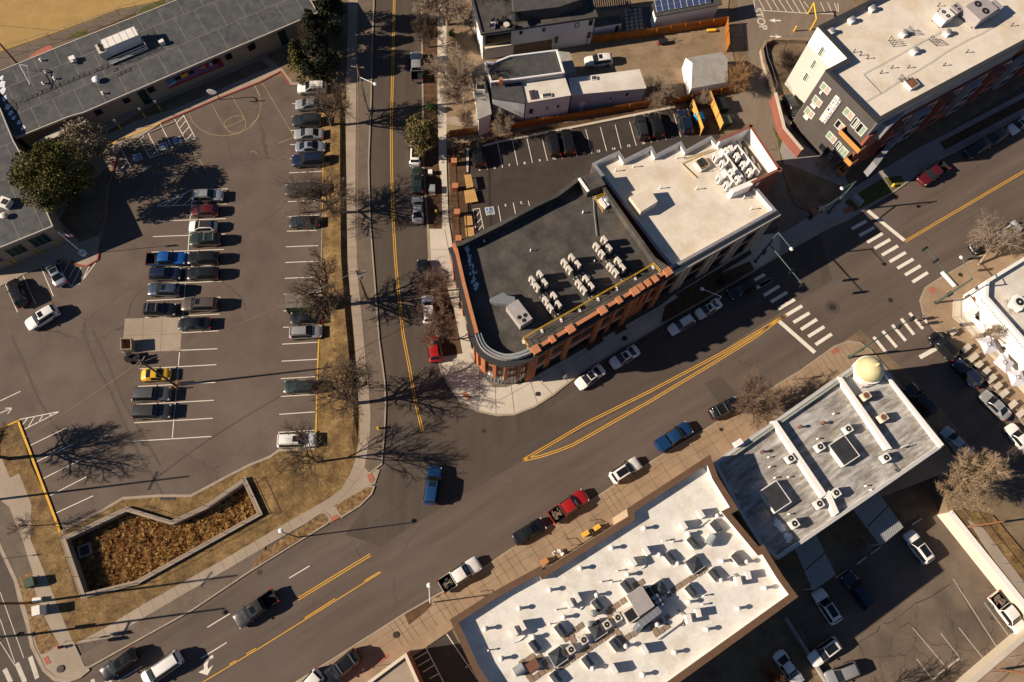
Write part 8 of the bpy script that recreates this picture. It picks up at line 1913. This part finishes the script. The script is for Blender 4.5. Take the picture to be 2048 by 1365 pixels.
# ---------------------------------------------------------------- boxes, hydrants, small signs
def cabinet(label, px, w, d, h, rz, mat, z0=.1, name='utility_cabinet', cat='utility cabinet'):
    c = P(px, z0+h); t = thing(name, label, cat, (c.x, c.y, z0), rz); MB().box((0, 0, .06), (w+.2, d+.2, .12)).build('plinth', M['walk'], t, False, (0, 0, 0)); MB().box((0, 0, h/2+.06), (w, d, h-.12)).build('cabinet', mat, t, False, (0, 0, 0)); MB().box((0, 0, h+.01), (w+.06, d+.06, .05)).build('lid', mat, t, False, (0, 0, 0))
cabinet('dark green transformer box on the leaf bed at the lower left', b3(222,585), 1.1, 1.1, 1.1, .4, noise_mat('transformer_green', ((.035,.055,.035), (.05,.075,.05)), 2, .6))
cabinet('small pale grey box between the green box and the white cabinet', b3(285,722), 1.0, .5, .5, .1, M['unit_white'])
cabinet('tall white signal cabinet on the leaf bed at the lower left', b3(278,805), .9, 1.1, 1.7, .25, M['unit_white'])
cabinet('small pale box with yellow label on the street verge', a2(1405,52), .6, .7, .7, 0, M['unit_white'])
cabinet('grey-green utility box on the street verge above the silver sedan', a2(1418,182), .9, 1.2, .9, 0, M['zinc'])
cabinet('pale bench-like utility box on the shaded lawn by the apartments', T1(1528,330)(740,265), .8, 1.7, .9, .6, M['unit_grey'])
def hydrant(label, px, mat, z0=.1):
    p = P(px, z0); t = thing('fire_hydrant', label, 'fire hydrant', (p.x, p.y, z0)); MB().lathe((0, 0, 0), [(.2, 0), (.2, .08), (.14, .1), (.14, .55), (.18, .56), (.17, .66), (.08, .76), (0, .78)], 12).build('barrel', mat, t, True, (0, 0, 0), 40); MB().tube((-.28, 0, .42), (.28, 0, .42), .07, .07, 8).tube((0, -.26, .4), (0, 0, .4), .08, .08, 8).build('outlet', mat, t, False, (0, 0, 0))
hydrant('bright yellow-green hydrant on the verge beside the silver sedan', a2(1455,372), new_mat('lime_enamel', (.50,.50,.03), .45))
hydrant('orange-yellow hydrant on the paved verge at the end of the street', a3(1005,770), M['yellow'])
hydrant('red hydrant at the corner of the leaf bed, lower left', b3(475,1090), M['kerb_red'])
hydrant('yellow hydrant on the lit lawn patch by the apartment block', T1(1528,330)(1000,168), M['yellow'])
def small_sign(label, px, h, w, hh, a, mat, z0=.1, cat='sign'):
    p = P(px, z0); t = thing('street_sign', label, cat, (p.x, p.y, z0)); MB().cyl((0, 0, 0), .03, h, 6).build('post', M['steel'], t, False, (0, 0, 0)); MB().box((0, -.04, h-hh/2), (w, .03, hh), a).build('panel', mat, t, False, (0, 0, 0))
small_sign('small grey sign on a post at the lower left sidewalk corner', b3(575,1040), 2.3, .5, .6, .5, M['steel'])
small_sign('small sign on a post beside the black car at the lower edge', c1(905,1250), 2.3, .35, .5, .5, M['steel'])
small_sign('small sign on a post in the lower left street strip', b3(40,400), 2.3, .35, .5, .5, M['steel'])
small_sign('small sign on a thin post by the bare tree on the south sidewalk', T1(1300,600)(1100,625), 2.4, .6, .6, .5, M['brick_red'])
p = P(k1(1083,990), .1); t = thing('sandwich_board', 'white folding sandwich board on the corner sidewalk', 'sandwich board', (p.x, p.y, .13), .5)
for s_ in (-1, 1): m_ = MB(); m_.poly([(-.32, s_*.3, 0), (.32, s_*.3, 0), (.32, s_*.02, 1.0), (-.32, s_*.02, 1.0)]); m_.poly([(-.32, s_*.33, 0), (.32, s_*.33, 0), (.32, s_*.05, 1.0), (-.32, s_*.05, 1.0)]); m_.build('panel', M['white_wall'], t, False, (0, 0, 0))
# round planters by the curved facade
for x, y, lb in ((1455,360,''),):
    pass
for x, y in ((285,430),(365,685),(380,740),(345,600)):
    p = P(k1(x, y), .6); t = thing('sidewalk_planter', 'dark square planter against the curved brick facade', 'planter', (p.x, p.y, .13), .2, 'dark planters along the left brick facade')
    MB().wallring([(-.4,-.4),(.4,-.4),(.4,.4),(-.4,.4)], [(-.33,-.33),(.33,-.33),(.33,.33),(-.33,.33)], 0, .6).build('box', M['dark_metal'], t, False, (0, 0, 0)); MB().poly([(-.33,-.33,.5),(.33,-.33,.5),(.33,.33,.5),(-.33,.33,.5)]).build('soil', M['mulch_dark'], t, False, (0, 0, 0))
# ---------------------------------------------------------------- cafe things on the south sidewalk
kk = T1(900,850)
def table(label, px, w, d, rz, mat, z=.75, group=None, z0=.13, name='patio_table'):
    c = P(px, z0+z); t = thing(name, label, 'table', (c.x, c.y, z0), rz, group)
    MB().box((0, 0, z-.03), (w, d, .06)).build('tabletop', mat, t, False, (0, 0, 0))
    for sx in (-1, 1): MB().box((sx*(w/2-.12), 0, z/2-.04), (.06, d*.7, z-.08)).build('leg', M['dark_metal'], t, False, (0, 0, 0))
def chair(label, px, rz, mat, group, z0=.13):
    c = P(px, z0+.6); t = thing('patio_chair', label, 'chair', (c.x, c.y, z0), rz, group); MB().box((0, 0, .45), (.46, .46, .05)).build('seat', mat, t, False, (0, 0, 0)); MB().box((-.21, 0, .7), (.05, .46, .45)).build('backrest', mat, t, False, (0, 0, 0))
    for sx in (-1, 1):
        for sy in (-1, 1): MB().tube((sx*.2, sy*.2, 0), (sx*.2, sy*.2, .43), .02, .02, 5).build('leg', M['dark_metal'], t, False, (0, 0, 0))
M['orange_top'] = noise_mat('orange_table_top', ((.42,.19,.075), (.50,.24,.10)), 2, .5); M['yellow_top'] = noise_mat('yellow_table_top', ((.62,.36,.05), (.70,.42,.08)), 2, .5)
table('yellow table under the brown parapet beside dark pots', kk(1055,850), 1.1, .6, .55, M['yellow_top']); table('second yellow table half hidden by the brown parapet', kk(1145,800), 1.0, .6, .55, M['yellow_top']); table('orange table at the notch of the brown parapet', kk(735,1065), 1.0, .8, .55, M['orange_top'])
for k, (x, y) in enumerate(((1100,825),(1130,805),(1115,840))):
    p = P(kk(x, y), .7); t = thing('flower_pot', 'dark round pot beside the yellow tables', 'flower pot', (p.x, p.y, .13), 0, 'dark pots beside the yellow tables'); MB().lathe((0, 0, 0), [(.18, 0), (.27, .45), (.22, .45), (0, .4)], 12).build('pot', M['maroon_pot'] if 'maroon_pot' in M else M.setdefault('maroon_pot', new_mat('maroon_glaze', (.06,.015,.015), .3)), t, True, (0, 0, 0), 40); MB().lathe((0, 0, .42), [(.2, 0), (.24, .12), (.1, .28), (0, .3)], 8).build('plant', M['twig_dark'], t, False, (0, 0, 0))
for k, (x, y) in enumerate(((815,1000),(850,985),(870,1005))): chair('white chair beside the orange table', kk(x, y), .6+k, M['white_metal'], 'white chairs by the orange table')
for k, (x0, y0, x1, y1, lb) in enumerate(((1085,745,1130,765,'upper'),(900,890,945,940,'middle'),(235,1300,260,1340,'lower'))):
    a_, b_ = P(kk(x0, y0), .9), P(kk(x1, y1), .9); t = thing('bike_rack', 'bent pipe bike rack along the white-roofed building, the %s one' % lb, 'bike rack', (a_.x, a_.y, .13))
    MB().path([Vector((0, 0, 0)), Vector((0, 0, .8)), Vector((b_.x-a_.x, b_.y-a_.y, .8)), Vector((b_.x-a_.x, b_.y-a_.y, 0))], .04, 6).build('pipe', M['bark_pale'], t, False, (0, 0, 0))
# ---------------------------------------------------------------- restaurant patio
kp = T1(1828,560,6.2)
for k, (x, y) in enumerate(((490,640),(650,848),(742,960),(810,1050),(890,1137),(965,1225),(1045,1315))): table('pale patio table on the sidewalk beside the parked cars', kp(x, y), 1.7 if k % 3 else 1.3, .8, .62, M['walk_pale'], group='patio tables beside the parked cars')
for k, (x, y) in enumerate(((1875,533),(1942,620),(2005,690))): table('pale patio table on the sidewalk beside the parked cars', T1(1528,650)(x, y), 1.5, .8, .62, M['walk_pale'], group='patio tables beside the parked cars')
for k, (x, y, lb) in enumerate(((930,805,'lavender-white square parasol under the bare patio tree'),(1125,1025,'middle lavender-white square parasol against the white wall'),(1285,1213,'lowest lavender-white square parasol against the white wall'))):
    c = P(kp(x, y), 2.6); t = thing('parasol', lb, 'parasol', (c.x, c.y, .22), (.25, .75, .1)[k]); s_ = 1.12
    m_ = MB()
    for i in range(4): q = [(-s_,-s_),(s_,-s_),(s_,s_),(-s_,s_)]; m_.poly([(*q[i], 2.15), (*q[(i+1) % 4], 2.15), (0, 0, 2.6)])
    m_.build('canopy', noise_mat('lavender_canvas', ((.52,.51,.57), (.58,.57,.63)), 2, .8), t, False, (0, 0, 0)); MB().tube((0, 0, 0), (0, 0, 2.55), .03, .03, 6).build('pole', M['dark_metal'], t, False, (0, 0, 0))
    MB().wallring([(-.28,-.28),(.28,-.28),(.28,.28),(-.28,.28)], [(-.21,-.21),(.21,-.21),(.21,.21),(-.21,.21)], 2.50, 2.53).build('emblem', M['black_metal'], t, False, (0, 0, 0))
t = thing('patio_railing', 'thin dark railing round the restaurant patio steps', 'railing', P((1908,610), .2)); L = [P(p, 1.1) for p in ((1908,595),(1908,632),(1930,655),(1960,690),(1990,722),(2030,766))]
MB().path(L, .03, 5).build('top_rail', M['bark_pale'], t)
for p in L: MB().tube((p.x, p.y, .1), tuple(p), .025, .025, 5).build('post', M['bark_pale'], t)
for i in range(5):
    a_, b_ = V2(P((1912+i*3.2, 640-i*1.5), .3)), V2(P((1928+i*3.2, 655-i*1.5), .3))
# ---------------------------------------------------------------- people crossing by the patio corner
def person(label, px, rz, top, legs, hair, stride=.28, arm=.25, z0=.02):
    p = P(px, z0+.9); t = thing('person', label, 'person', (p.x, p.y, z0), rz)
    def skin(name, pts, edges, rad, mat, root=0, par=t):
        me = bpy.data.meshes.new(name); me.from_pydata(pts, edges, []); me.materials.append(mat); o = bpy.data.objects.new(name, me); COL.objects.link(o); o.parent = par
        sk = o.modifiers.new('skin', 'SKIN'); sv = me.skin_vertices[0].data
        for i, r_ in enumerate(rad): sv[i].radius = (r_, r_)
        sv[root].use_root = True; ss = o.modifiers.new('smooth', 'SUBSURF'); ss.levels = 1; ss.render_levels = 1; sk.use_smooth_shade = True; return o
    s, a = stride, arm
    pts = [(0,0,.92),(0,0,1.15),(0,0,1.40),(0,0,1.50),(.01,0,1.60),(.02,0,1.70),(0,.10,.88),(s*.5,.10,.50),(s,.10,.08),(s+.14,.10,.04),(0,-.10,.88),(-s*.3,-.10,.48),(-s,-.10,.10),(-s+.14,-.10,.04),
           (0,.19,1.40),(-a*.5,.24,1.14),(-a*.2,.25,.90),(-.02+a*.1,.25,.80),(0,-.19,1.40),(a*.5,-.24,1.14),(a*.9,-.25,.92),(a*1.1,-.25,.83)]
    ed = [(0,1),(1,2),(2,3),(3,4),(4,5),(0,6),(6,7),(7,8),(8,9),(0,10),(10,11),(11,12),(12,13),(2,14),(14,15),(15,16),(16,17),(2,18),(18,19),(19,20),(20,21)]
    rd = [.13,.13,.14,.055,.095,.08,.085,.06,.045,.04,.085,.06,.045,.04,.06,.045,.035,.03,.06,.045,.035,.03]
    skin('body', pts, ed, rd, M['skin'])
    skin('coat', [pts[0],pts[1],pts[2],pts[14],pts[15],(pts[16][0],pts[16][1],.96),pts[18],pts[19],(pts[20][0],pts[20][1],.98)], [(0,1),(1,2),(2,3),(3,4),(4,5),(2,6),(6,7),(7,8)], [.165,.16,.165,.085,.065,.055,.085,.065,.055], top)
    skin('trousers', [(0,0,.93),(0,.10,.86),pts[7],(s,.10,.12),(0,-.10,.86),pts[11],(-s,-.10,.14)], [(0,1),(1,2),(2,3),(0,4),(4,5),(5,6)], [.15,.11,.08,.062,.11,.08,.062], legs)
    MB().lathe((-.01, 0, 1.60), [(.105, 0), (.115, .08), (.09, .15), (0, .18)], 10).build('hair', hair, t, True, (0, 0, 0), 60)
M['skin'] = noise_mat('skin_tone', ((.40,.24,.165), (.44,.27,.19)), 3, .55)
person('person in dark clothes stepping off the patio corner', (1842,636), 3.6, new_mat('black_coat', (.02,.02,.025), .8), new_mat('dark_jeans', (.02,.025,.04), .8), M['trim'])
person('person in a pale grey top walking beside the one in dark clothes', (1850,645), 3.5, new_mat('pale_grey_top', (.38,.36,.35), .8), new_mat('black_trousers', (.018,.018,.02), .8), M['bark'])
